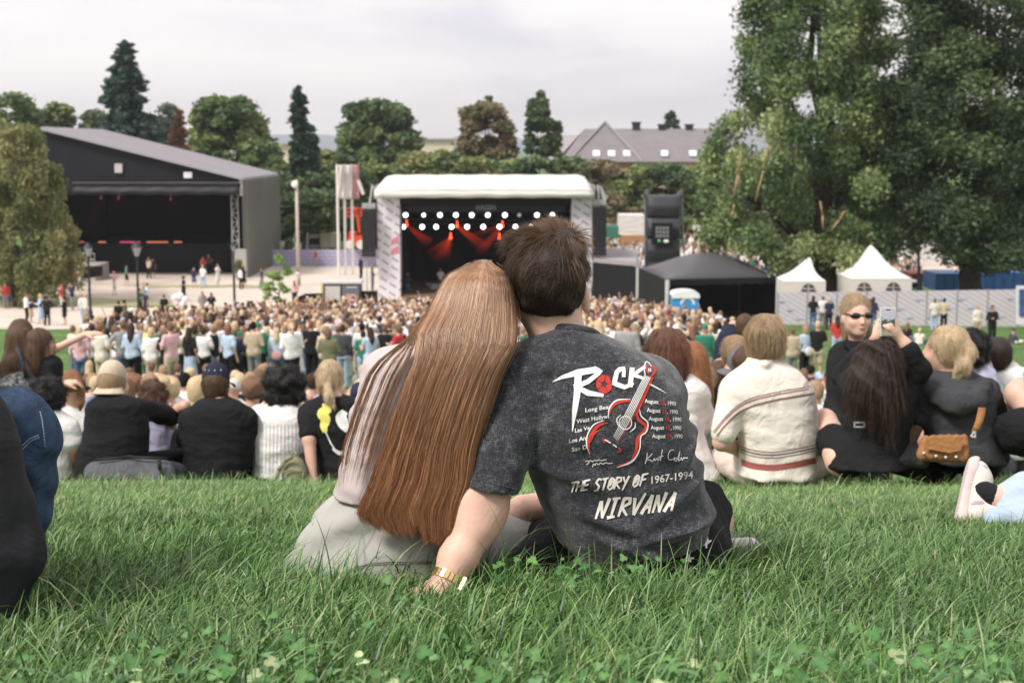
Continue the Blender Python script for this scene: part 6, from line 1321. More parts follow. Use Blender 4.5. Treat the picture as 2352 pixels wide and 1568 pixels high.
# ================================================================ stages, tents, fences, vehicles
M_TARP = mat('white tarpaulin', (.64, .62, .59), rough=.7, var=.10, vs=1.2, bump=.5, bs=2, fold=.8, fs=.9, stretch=(.35, 1, 2.5)); M_BLK = mat('black stage cloth', (.012, .012, .014), rough=.9, var=.25, vs=1.2, fold=.5, fs=.8); M_DARK = mat('dark interior', (.006, .006, .008), rough=.95, var=.1)
M_STEEL = mat('galvanised steel', (.42, .42, .43), rough=.5, metal=.4, var=.1); M_PAINTB = mat('black paint', (.02, .022, .026), rough=.45, var=.1); M_CONC = mat('grey concrete', (.38, .36, .34), rough=.9, var=.15, vs=1)
M_WOOD = mat('stage deck', (.16, .11, .08), rough=.8, var=.2, vs=2); M_GREY = mat('grey roof sheet', (.33, .31, .32), rough=.55, var=.07, vs=.4)
def wrap_mat(name, base, line, sx, sz, ang, w_=.32, dash=True):
    """printed mesh: rows of slanting dark dashes"""
    if name in MC: return MC[name]
    m, N, L, B = _nodes(name); tc = N.new('ShaderNodeTexCoord'); mp = N.new('ShaderNodeMapping'); mp.inputs['Rotation'].default_value = (0, ang, 0); L.new(tc.outputs['Object'], mp.inputs[0])
    sp = N.new('ShaderNodeSeparateXYZ'); L.new(mp.outputs[0], sp.inputs[0])
    def M(op, a, b=None):
        q = N.new('ShaderNodeMath'); q.operation = op
        for i, v in enumerate((a, b)):
            if v is None: continue
            if isinstance(v, (int, float)): q.inputs[i].default_value = v
            else: L.new(v, q.inputs[i])
        return q.outputs[0]
    z = M('FRACT', M('MULTIPLY', sp.outputs['Z'], sz)); band = M('LESS_THAN', z, w_)
    row = M('FLOOR', M('MULTIPLY', sp.outputs['Z'], sz)); x = M('FRACT', M('ADD', M('MULTIPLY', sp.outputs['X'], sx), M('MULTIPLY', row, .37))); d = M('LESS_THAN', x, .72) if dash else 1.0
    f = M('MULTIPLY', band, d); mx = N.new('ShaderNodeMix'); mx.data_type = 'RGBA'; mx.inputs[6].default_value = (*base, 1); mx.inputs[7].default_value = (*line, 1); L.new(f, mx.inputs[0]); L.new(mx.outputs[2], B.inputs['Base Color'])
    B.inputs['Roughness'].default_value = .8; MC[name] = m; return m
def wpt(X, Y, D): return px(X, Y, D)
ZF = -10.7
def at_ground(X, D): p = px(X, 700, D); return Vector((p.x, D, float(G(D))))
# ---------------------------------------------------------------- the main stage
ms = thing('stage', 'large open-air stage with white curved roof, patterned side towers and black interior', 'stage', at_ground(1115, 100))
SD = 98.5
def stage():
    xl, xr = px(866, 500, SD).x, px(1360, 500, SD).x; zt = px(1100, 445, SD).z; il, ir = px(918, 500, SD).x, px(1313, 500, SD).x; back = 110
    # curved roof
    mb = MB(); n = 14; R_ = []
    for i in range(n+1):
        t = i/n; a = math.radians(8+150*t); y = 103.8-6.2*math.cos(a); z = zt-.05+1.22*math.sin(a)**.8
        row = []
        for k in range(33):
            u = k/32; x = xl-.1+(xr-xl+.2)*u; e = max(0, abs(u-.5)*2-.90)/.10; row.append((x, y, z-.75*e*e*math.sin(a)+.02*math.sin(k*1.3)))
        R_.append(row)
    mb.sheet(R_); mb.sheet([[Vector(p)+Vector((0, 0, -.45 if j == 0 else 0)) for p in R_[0]] for j in (0, 1)]); mb.build('roof', M_TARP, ms, smooth=True, thick=.06)
    mb = MB()
    for x in (xl-.16, xr+.16):
        pts = [Vector((x, R_[i][0][1], R_[i][0][2]+.12)) for i in range(1, n)]; mb.path(pts, .045, 6); mb.tube((x, 98.6, zt-.3), (x, 98.6, zt+.5), .05)
    mb.build('roof_truss', M_STEEL, ms)
    W_ = wrap_mat('printed side wrap', (.70, .66, .71), (.38, .34, .40), 1.3, 1.9, math.radians(-34), .30)
    for a, b in ((xl+.02, il), (ir, xr-.02)):
        mb = MB(); mb.lohi((a, SD-.05, ZF), (b, SD+1.4, zt-.02)); t = mb.build('side_tower', W_, ms)
        if a < 0:
            mb = MB()
            for yy, dx in ((552, .05), (575, -.05)): mb.face([px(898, yy, SD-.09), px(916, yy-12, SD-.09), px(916, yy+2, SD-.09), px(898, yy+12, SD-.09)])
            mb.build('red_streak', mat('red print on wrap', (.62, .22, .28), rough=.8), t)
    mb = MB(); mb.lohi((il, back, ZF), (ir, back+.2, zt+.8)); mb.lohi((il-.1, SD+1.5, ZF), (il, back, zt+.3)); mb.lohi((ir, SD+1.5, ZF), (ir+.1, back, zt+.3)); mb.lohi((il, SD+.5, zt+.1), (ir, back, zt+.3)); mb.build('backdrop', M_DARK, ms)
    mb = MB(); mb.lohi((il+.01, SD+.2, px(0, 470, SD).z), (ir-.01, SD+.3, zt+.05)); mb.build('header_cloth', M_BLK, ms)
    zd = px(1100, 679, SD).z; mb = MB(); mb.lohi((il+.01, SD+.1, zd-.18), (ir-.01, back-.01, zd)); mb.build('deck', M_WOOD, ms)
    mb = MB(); mb.lohi((il+.01, SD+.25, ZF), (ir-.01, SD+.35, zd-.18)); mb.build('stage_skirt', M_BLK, ms)
    bn = MB(); bn.face([px(930, 472, SD+1.2), px(1300, 472, SD+1.2), px(1300, 486, SD+1.2), px(930, 486, SD+1.2)]); b = bn.build('banner', mat('dark banner', (.03, .027, .035), rough=.8), ms, thick=.02)
    cu = bpy.data.curves.new('t', 'FONT'); cu.body = 'HAGEN'; cu.size = .52; cu.offset = .012; o = bpy.data.objects.new('t', cu); COL.objects.link(o); dg = bpy.context.evaluated_depsgraph_get(); dg.update(); me = bpy.data.meshes.new_from_object(o.evaluated_get(dg)); bpy.data.objects.remove(o)
    me.transform(Matrix.Translation(px(1093, 482.5, SD+1.16)) @ Matrix.Rotation(PI/2, 4, 'X') @ Matrix.Scale(.78, 4, (1, 0, 0))); me.materials.append(mat('grey lettering', (.32, .30, .36), rough=.8, var=0)); add('lettering', me, b, world=True)
    # truss bars carrying the lamps
    for y in (487, 514):
        mb = MB(); a, c = px(920, y, SD+3), px(1310, y, SD+3)
        for dz in (0, .3): mb.tube(a+Vector((0, 0, dz)), c+Vector((0, 0, dz)), .03)
        for k in range(40): p = a.lerp(c, k/40); q = a.lerp(c, (k+1)/40); mb.tube(p, q+Vector((0, 0, .3)), .015, n=5)
        mb.build('lamp_truss', M_PAINTB, ms)
stage()
LAMPG = 'stage lamps hung in two rows under the roof'
def lamp(X, Y, D, on=1.0, r=.165, label=None):
    c = px(X, Y, D); t = thing('stage_lamp', label, 'lamp', c, LAMPG); mb = MB(); mb.lathe((0, 0, 0), [(.02, .34), (.14, .30), (r+.03, .05), (r+.03, 0)], n=14)
    mb.V = [tuple(c+Vector((x, z, y))) for x, y, z in mb.V]; mb.build('housing', M_PAINTB, t, smooth=True)
    mb = MB(); mb.tube(c+Vector((0, .012, 0)), c+Vector((0, .03, 0)), r, n=20); mb.build('lens', mat('lit lamp lens', (.9, .95, 1), emit=(.86, .97, 1.0), es=3.2, var=0) if on else mat('dim lamp lens', (.3, .3, .3), emit=(.5, .5, .5), es=.5, var=0), t)
R1 = (931.5, 973, 1010.6, 1047, 1083.5, 1120.5, 1159.7, 1192.7, 1233.3, 1268.5); R2 = (926, 969.6, 1001.8, 1037.3, 1072.9, 1109.9, 1147.2, 1184.2, 1219.4, 1253.8)
ORD = ('first', 'second', 'third', 'fourth', 'fifth', 'sixth', 'seventh', 'eighth', 'ninth', 'tenth')
for i, X in enumerate(R1): lamp(X, 494, SD+2.7, on=(i != 7), r=.13 if i in (1, 7) else .165, label='%s round %s lamp from the left in the upper row over the stage' % (ORD[i], 'unlit' if i == 7 else 'white'))
for i, X in enumerate(R2): lamp(X, 521, SD+2.7, label='%s round white lamp from the left in the lower row over the stage' % ORD[i])
def beam_mat(name, col, s_):
    m, N, L, B = _nodes(name); N.remove(B); out = [x for x in N if x.type == 'OUTPUT_MATERIAL'][0]
    tc = N.new('ShaderNodeTexCoord'); sp = N.new('ShaderNodeSeparateXYZ'); L.new(tc.outputs['Generated'], sp.inputs[0])
    q = N.new('ShaderNodeMath'); q.operation = 'POWER'; q.inputs[1].default_value = 2.2; L.new(sp.outputs['Z'], q.inputs[0]); r = N.new('ShaderNodeMath'); r.operation = 'MULTIPLY'; r.inputs[1].default_value = s_; L.new(q.outputs[0], r.inputs[0])
    e = N.new('ShaderNodeEmission'); e.inputs[0].default_value = (*col, 1); L.new(r.outputs[0], e.inputs[1]); L.new(e.outputs[0], out.inputs['Volume']); return m
BR = beam_mat('red light in stage smoke', (1, .07, .02), .75); BR2 = beam_mat('faint purple light in smoke', (.8, .15, .35), .05)
def spot(X, Y, D, ends, label, col=(1, .08, .03), mb_=None, w0=.12, es=3.0):
    c = px(X, Y, D); t = thing('spotlight', label, 'spotlight', c, 'coloured spotlights shining into the smoke'); mb = MB(); mb.ball(c, .11, nu=10, nv=8); mb.tube(c, c+Vector((0, .1, .35)), .05); mb.build('housing', mat('lit lens %.1f' % es, (.8, .1, .05) if es > 1 else (.02, .02, .02), emit=col, es=es, var=0), t, smooth=True)
    for (x, y, d, w_) in ends:
        e = px(x, y, d); mb = MB(); mb.tube(c, e, w0, w_, n=14); mb.build('light_beam', mb_ or BR, t, smooth=True)
LL = SD+4
spot(934, 517, LL, [(985, 560, LL, .5)], 'red spotlight at the left end of the lower lamp row', w0=.06)
spot(923, 545, LL, [(917, 575, LL, .4)], 'red spotlight low beside the left stage tower')
spot(1035, 546, LL, [(1000, 603, LL, .42), (1022, 600, LL, .4), (985, 583, LL, .3)], 'red spotlight with fan of beams left of centre stage')
spot(1050, 519, LL, [(1118, 572, LL, .5), (1085, 556, LL, .25)], 'red spotlight above the fan of beams at centre stage'); spot(1154, 519, LL, [(1098, 585, LL, .45), (1075, 545, LL, .22)], 'red spotlight right of centre with beams down to the left')
spot(1147, 547, LL, [(1200, 575, LL, .4)], 'red spotlight just left of the brown-haired head'); spot(1263, 519, LL, [(1250, 530, LL, .3)], 'red spotlight at the right end of the lower lamp row')
# musicians and their gear
person(0, rg=RG, group='musicians on the stage', where='stage left', pos=(px(936, 600, 103).x, 103), top='navy', typ='tee', bot='blue denim', btyp='trousers', ht='short', hc='dark brown', pose='bent', face=2.6, h=.03).location.z = px(0, 679, 103).z
person(0, rg=RG, group='musicians on the stage', where='behind the keyboards', pos=(px(1012, 600, 105).x, 105), top='white', typ='tee', bot='black', btyp='trousers', ht='short', hc='dark brown', pose='bent', face=3.0, h=.03).location.z = px(0, 668, 105).z
kb = thing('keyboard_stand', 'pale keyboard rig and drum kit on the dark stage', 'keyboard', px(997, 678, 104)); z = px(0, 679, 104).z; x = px(997, 600, 104).x
mb = MB(); mb.box((x, 104, z+.85), (1.2, .4, .12)); mb.build('keyboard', mat('grey plastic', (.3, .3, .32)), kb); mb = MB(); mb.tube((x-.5, 104, z), (x+.5, 104, z+.8), .03); mb.tube((x+.5, 104, z), (x-.5, 104, z+.8), .03); mb.build('stand', M_STEEL, kb)
mb = MB(); mb.lohi((x-.3, 103, z), (x+.9, 103.6, z+.28)); mb.build('riser', mat('off white board', (.6, .56, .5)), kb)
dr = thing('drum', 'round drum standing low on the stage riser', 'drum', (x+.1, 103.2, z+.28)); mb = MB(); mb.tube((x+.1, 103.05, z+.6), (x+.1, 103.5, z+.6), .32, n=20); mb.build('drum_shell', mat('drum shell', (.35, .33, .33), rough=.3), dr, smooth=False)
# hanging speaker arrays
for X0, X1, Y0, Y1, lb in ((833, 862, 483, 590, 'tall black speaker array hanging left of the main stage'), (1362, 1392, 475, 588, 'tall black speaker array hanging right of the main stage')):
    t = thing('speaker_array', lb, 'speaker', at_ground((X0+X1)/2, 98), 'speaker arrays beside the stage'); n = 12; M_SP = mat('black speaker grille', (.016, .016, .018), rough=.7, bump=.6, bs=8)
    for k in range(n):
        y0 = Y0+(Y1-Y0)*k/n; y1 = Y0+(Y1-Y0)*(k+1)/n; a, b = px(X0, y0, 98), px(X1, y1, 98); mb = MB(); c = (a+b)/2; mb.box(c, (b.x-a.x, .9, abs(a.z-b.z)*.94), R=Matrix.Rotation(-.10*(k/n)**2, 3, 'X')); mb.build('speaker_cabinet', M_SP, t)
    mb = MB(); c = px((X0+X1)/2, Y0, 98.4); g = at_ground((X0+X1)/2+(6 if X0 < 1000 else -6), 98.8); mb.box(c+Vector((0, 0, .3)), (.9, .5, .35)); mb.tube(c, px((X0+X1)/2+(8 if X0 < 1000 else -4), 425, 98.8), .07); mb.tube(g, g+Vector((0, 0, 5.0)), .06); mb.tube(g+Vector((-.3, 0, 0)), g+Vector((-.3, 0, 3)), .04); mb.build('rigging', M_STEEL, t)
mb = MB()
for X, Y in ((828, 430), (1383, 445)): c = px(X, Y, 99); mb = MB(); mb.tube(c+Vector((-.15, 0, .5)), c+Vector((.2, 0, -.5)), .12, n=8); tag(mb.build('flood_light', M_TARP), 'small white tilted floodlight %s of the stage roof' % ('left' if X < 1000 else 'right'), 'lamp', 'floodlights by the stage roof')
# wing wall on the right with its deck
wd = thing('wing_wall', 'black draped scaffold wing with pale deck right of the main stage', 'stage wing', at_ground(1410, 97.5))
mb = MB(); a, b = px(1363, 602, 97.8), px(1461, 612, 95); mb.face([a, b, Vector((b.x, b.y, ZF)), Vector((a.x, a.y, ZF))]); mb.face([b, b+Vector((.6, 9, 0)), Vector((b.x+.6, b.y+9, ZF)), Vector((b.x, b.y, ZF))]); mb.build('drape', M_BLK, wd, thick=.05)
mb = MB(); mb.hexa([a+Vector((0, 0, .01)), b+Vector((.1, 0, .01)), b+Vector((1.2, 12, .01)), a+Vector((0, 10, .01)), a+Vector((0, 0, .3)), b+Vector((.1, 0, .3)), b+Vector((1.2, 12, .3)), a+Vector((0, 10, .3))]); mb.build('deck', mat('pale deck boards', (.34, .31, .32), rough=.7), wd)
mb = MB(); c = px(1464, 590, 94.8); mb.tube(c, Vector((c.x, c.y, ZF)), .09); mb.build('corner_post', M_STEEL, wd)
# ---------------------------------------------------------------- inflatable tower
it = thing('inflatable_tower', 'tall dark inflatable tower of stacked cushions with a framed sign', 'tower', at_ground(1523, 105))
s = SDF(k=.25); D_ = 105
ZZ = [px(0, y, D_).z for y in (447, 500, 548, 600, 655, 705)]; xl, xr = px(1481, 500, D_).x, px(1565, 500, D_).x; xm = (xl+xr)/2
for z0, z1 in zip(ZZ[1:], ZZ[:-1]): s.stack([(z0+.05, xm, D_, (xr-xl)/2-.05, .6), ((z0+z1)/2, xm, D_, (xr-xl)/2-.08, .85), (z1-.05, xm, D_, (xr-xl)/2-.05, .55)], pw=5, k=.15)
s.ell((xl+.12, D_, ZZ[0]+.1), (.22, .4, .35)); s.ell((xr-.12, D_, ZZ[0]-.0), (.22, .4, .35))
add('cushion_body', s.mesh(.11, relax=2, name='cushion_body', mats=[mat('charcoal inflatable vinyl', (.055, .057, .066), rough=.45, var=.08, vs=.6)]), it, world=True)
mb = MB(); mb.face([px(1497, 512, D_-1.0), px(1545, 512, D_-1.0), px(1545, 562, D_-1.0), px(1497, 562, D_-1.0)]); b = mb.build('sign', mat('black sign', (.012, .012, .014), rough=.5), it, thick=.08)
def letters(txt, X, Y, D, size, m, parent, name='lettering', sx=1.0, rz=0.0, bold=.012):
    cu = bpy.data.curves.new('t', 'FONT'); cu.body = txt; cu.size = size; cu.offset = bold; cu.space_line = .8; o = bpy.data.objects.new('t', cu); COL.objects.link(o); dg = bpy.context.evaluated_depsgraph_get(); dg.update(); me = bpy.data.meshes.new_from_object(o.evaluated_get(dg)); bpy.data.objects.remove(o)
    me.transform(Matrix.Translation(px(X, Y, D)) @ Matrix.Rotation(rz, 4, 'Z') @ Matrix.Rotation(PI/2, 4, 'X') @ Matrix.Diagonal((sx, 1, 1, 1))); me.materials.append(m); return add(name, me, parent, world=True)
# two rows of blocky white marks as on the sign (not readable in the photo), and two small lamps below
mb = MB()
for r, y in enumerate((524, 533, 542)):
    for k in range(4): mb.face([px(1506+8*k, y-3.6, D_-1.06), px(1512+8*k, y-3.6, D_-1.06), px(1512+8*k, y+3.4, D_-1.06), px(1506+8*k, y+3.4, D_-1.06)])
mb.build('sign_marks', mat('pale sign print', (.26, .26, .28)), b)
mb = MB(); mb.ball(px(1514, 553, D_-1.05), (.12, .04, .1)); mb.build('green_light', mat('green light', (.1, .6, .2), emit=(.1, .8, .3), es=.1), b); mb = MB(); mb.ball(px(1530, 554, D_-1.05), (.2, .04, .12)); mb.build('white_light', mat('white light', (.8, .8, .8), emit=(1, 1, 1), es=.1), b)
mb = MB(); mb.tube(px(1481, 450, D_), px(1481, 600, D_), .05); mb.tube(px(1566, 448, D_), px(1572, 600, D_), .05); mb.build('poles', M_STEEL, it)
# ---------------------------------------------------------------- black pavilion tent
pt = thing('pavilion', 'wide black marquee with a domed grey roof and open front right of the stage', 'tent', at_ground(1640, 86))
A0, A1, B0, B1 = px(1466, 615, 90), px(1533, 643, 81.5), px(1788, 638, 85), px(1700, 606, 93); AP = px(1590, 596, 88)
def bil(u, v): return (A1.lerp(B0, u)).lerp(A0.lerp(B1, u), v)
g = []
for j in range(13):
    row = []
    for i in range(17):
        u, v = i/16, j/12; p = bil(u, v); f = (math.sin(PI*u)*math.sin(PI*v))**.8; row.append(p+Vector((0, 0, 1.15*f)))
    g.append(row)
mb = MB(); mb.sheet(g); mb.build('roof', mat('grey black tent roof', (.085, .083, .09), rough=.5, var=.1, vs=.5), pt, smooth=True, thick=.04)
DN = Vector((0, 0, 1)); gz = lambda p: Vector((p.x, p.y, float(G(p.y))-.1))
mb = MB(); mb.face([A0, A1, gz(A1), gz(A0)]); mb.face([A0, B1, gz(B1), gz(A0)]); mb.face([B1, B0, gz(B0), gz(B1)]); mb.build('side_wall', M_BLK, pt, thick=.04)
mb = MB(); mb.sheet([[A1.lerp(B0, i/20)+Vector((0, -.05, .05)) for i in range(21)], [A1.lerp(B0, i/20)+Vector((0, -.05, -.28-.08*(i % 2))) for i in range(21)]]); mb.build('valance', M_BLK, pt, thick=.02)
for p in (A0, A1, B0, B1): mb = MB(); mb.tube(p+Vector((0, -.08, 0)), gz(p)+Vector((0, -.08, 0)), .13 if p is A1 else .09, n=8); mb.build('post', mat('pale aluminium post', (.55, .54, .53), rough=.4), pt)
# portable toilet
ptl = thing('portable_toilet', 'blue and white portable toilet with curved roof in front of the black marquee', 'toilet', at_ground(1577, 79)); c = at_ground(1575, 79.3); w_, d_ = 1.45, 1.3; zt = px(0, 678, 79).z
mb = MB(); mb.lohi((c.x-w_/2, c.y, c.z), (c.x+w_/2, c.y+d_, zt)); mb.build('cabin', mat('blue toilet plastic', (.05, .28, .62), rough=.4, var=.05), ptl)
mb = MB(); R_ = []
for j in range(2):
    R_.append([(c.x+(w_/2+.05)*math.sin(a), c.y-.06+j*(d_+.12), zt-.12+.34*math.cos(a)**.6) for a in np.linspace(-PI/2+.02, PI/2-.02, 15)])
mb.sheet(R_); mb.face(R_[0]+[(c.x+w_/2+.05, c.y-.06, zt-.2), (c.x-w_/2-.05, c.y-.06, zt-.2)]); mb.build('roof', mat('white plastic', (.8, .8, .8), rough=.35), ptl, smooth=False)
mb = MB(); 
for k in range(10):
    a0, a1 = PI*k/10, PI*(k+1)/10; f = lambda r, a: (c.x+.1+r*math.cos(a), c.y-.02, zt-.55+r*math.sin(a)); mb.face([f(.30, a0), f(.42, a0), f(.42, a1), f(.30, a1)])
mb.build('arch_marking', mat('white plastic', (.8, .8, .8)), ptl)
# ---------------------------------------------------------------- banner fence on the right
FW = wrap_mat('printed fence banner', (.54, .50, .54), (.42, .38, .42), 6, 4.2, math.radians(-30), .4, False)
fe = thing('banner_fence', 'long pale lilac printed banner fence behind the right lawn', 'fence', at_ground(2060, 79))
L0, L1 = px(1786, 672, 80.3), px(2700, 660, 77); npan = 13
for k in range(npan):
    a, b = L0.lerp(L1, k/npan), L0.lerp(L1, (k+1)/npan); ga, gb = at_ground(0, a.y).z, float(G(b.y)); mb = MB()
    mb.face([a, b, (b.x, b.y, float(G(b.y))), (a.x, a.y, float(G(a.y)))]); pn = mb.build('panel', FW, fe, thick=.03)
    mb = MB(); mb.tube(a+Vector((0, -.04, .05)), (a.x, a.y-.04, float(G(a.y))), .035); mb.build('post', M_STEEL, fe)
    for q in range(3):
        mb = MB(); p = a.lerp(b, .2+.3*q); p = Vector((p.x, p.y-.05, p.z-.45-.5*((k+q) % 3))); mb.box(p, (.55, .01, .14)); mb.build('logo', mat('pale logo print', (.50, .50, .62)), pn)
sg = thing('framed_poster', 'white-framed blue poster at the right end of the banner fence', 'poster', at_ground(2349, 77)); mb = MB(); mb.face([px(2334, 656, 76.5), px(2400, 656, 76.5), px(2400, 744, 76.5), px(2334, 744, 76.5)]); mb.build('frame', mat('white frame', (.7, .7, .72)), sg, thick=.06); mb = MB(); mb.face([px(2341, 664, 76.4), px(2393, 664, 76.4), px(2393, 726, 76.4), px(2341, 726, 76.4)]); mb.build('picture', mat('deep blue picture', (.05, .10, .25), var=.5, vs=2), sg)
# ---------------------------------------------------------------- white marquees behind the fence
def marquee(x0, x1, yb, ye, yp, D, lb, wins, xp=None):
    t = thing('marquee', lb, 'tent', at_ground((x0+x1)/2, D), 'white peaked marquees behind the fence'); a, b = px(x0, ye, D), px(x1, ye, D); w_ = b.x-a.x; zb = float(G(D)); cx = (a.x+b.x)/2 if xp is None else px(xp, ye, D).x; zp = px(0, yp, D+w_/2).z; n = 12; rings = []
    for j in range(n+1):
        f = j/n; r = (1-f)**1.0*(1-.28*math.sin(PI*f)) if f < 1 else 0; z = a.z+(zp-a.z)*f; rr = []
        for k in range(17):
            q = k/4; s_ = int(q) % 4; u = q-int(q); cs = [(-1, -1), (1, -1), (1, 1), (-1, 1), (-1, -1)]; X_ = cs[s_][0]+(cs[s_+1][0]-cs[s_][0])*u; Y_ = cs[s_][1]+(cs[s_+1][1]-cs[s_][1])*u
            rr.append((cx+((a.x+b.x)/2-cx)*(1-f)+X_*w_/2*r, D+w_/2+Y_*w_/2*r, z))
        rings.append(rr)
    mb = MB(); mb.sheet(rings); mb.build('roof', mat('white tent canvas', (.82, .81, .80), rough=.6, var=.03), t, smooth=True)
    mb = MB(); mb.lohi((a.x+.02, D+.02, zb), (b.x-.02, D+w_-.02, a.z-.01)); wl = mb.build('wall', mat('tent side wall', (.66, .62, .56), rough=.7, var=.06), t)
    for X in wins:
        c = px(X, (ye+yb)/2+6, D-.03); mb = MB(); pts = [(c.x+.42*math.cos(q), D-.03, c.z-.2+.5*math.sin(q)) for q in np.linspace(0, PI, 11)]; mb.face(pts); v = mb.build('window', mat('dark arched window', (.08, .075, .07), rough=.2), wl, thick=.02)
        mb = MB(); mb.box((c.x, D-.06, c.z+.02), (.04, .02, .5)); mb.box((c.x, D-.06, c.z), (.8, .02, .04)); mb.build('glazing_bar', M_TARP, v)
marquee(1800, 1898, 668, 646, 590, 81.2, 'white peaked marquee left of the thick tree trunk', (1857,), xp=1868)
marquee(1955, 2096, 668, 640, 562, 81.0, 'white peaked marquee with two arched windows right of the thick tree trunk', (1985, 2052), xp=2015)
def boxthing(name, lb, cat, x0, x1, y0, y1, D, m, depth=2.5, trim=None, group=None, part='body'):
    t = thing(name, lb, cat, at_ground((x0+x1)/2, D), group); a, b = px(x0, y0, D), px(x1, y1, D); mb = MB(); mb.lohi((a.x, D, b.z), (b.x, D+depth, a.z)); mb.build(part, m, t)
    if trim:
        mb = MB(); n = max(2, int((b.x-a.x)/.6))
        for k in range(n+1): mb.box((a.x+(b.x-a.x)*k/n, D-.03, (a.z+b.z)/2), (.07, .05, (a.z-b.z)*.98))
        mb.build('ribs', trim, t)
    return t
boxthing('shipping_container', 'blue container between the two dark trees', 'container', 2150, 2215, 628, 668, 95, mat('blue container paint', (.05, .16, .42), rough=.5), 3, mat('blue container paint', (.05, .16, .42)))
boxthing('shipping_container', 'blue container behind the fence right of the second trunk', 'container', 2262, 2352, 626, 668, 98, mat('blue container paint', (.05, .16, .42), rough=.5), 3, mat('blue container paint', (.05, .16, .42)))
boxthing('shipping_container', 'red-brown container beside the white van behind the fence', 'container', 2095, 2148, 628, 656, 99, mat('rust red paint', (.30, .07, .04), rough=.6), 3, mat('rust red paint', (.30, .07, .04)))
boxthing('food_stall', 'white-fronted food stall left of the inflatable tower', 'stall', 1425, 1482, 494, 540, 140, M_TARP, 4)
boxthing('food_stall', 'green stall in the crowd beyond the right speaker array', 'stall', 1393, 1424, 520, 546, 142, mat('green stall paint', (.05, .16, .12)), 3)
for X0, X1, lb in ((1598, 1700, 'long white awning seen through the leaves of the big tree'), (1702, 1800, 'white awning just left of the big tree trunk')): boxthing('awning', lb, 'awning', X0, X1, 521, 530, 150, M_TARP, 5, part='canopy')
boxthing('awning', 'white awning between the two big trees', 'awning', 2100, 2230, 560, 600, 120, M_TARP, 4, part='canopy'); boxthing('awning', 'white awning at the far right edge behind the dark tree', 'awning', 2262, 2400, 555, 640, 118, M_TARP, 4, part='canopy')
boxthing('wooden_booth', 'tan wooden booth below the white stall beyond the deck', 'booth', 1430, 1480, 541, 562, 139, mat('tan wood', (.36, .2, .1)), 3)
boxthing('toilet_cabin', 'small blue cabin behind the right end of the black marquee', 'toilet', 1793, 1822, 646, 675, 86, mat('blue toilet plastic', (.05, .28, .62)), 1.2)
vn = boxthing('van', 'white van parked behind the banner fence by the containers', 'van', 2070, 2120, 648, 672, 92, mat('white van paint', (.72, .72, .74), rough=.3), 2.2); mb = MB(); a = px(2078, 651, 91.95); b = px(2112, 660, 91.95); mb.lohi((a.x, 91.93, b.z), (b.x, 91.97, a.z)); mb.build('window', mat('dark glass', (.03, .04, .05), rough=.1), vn)
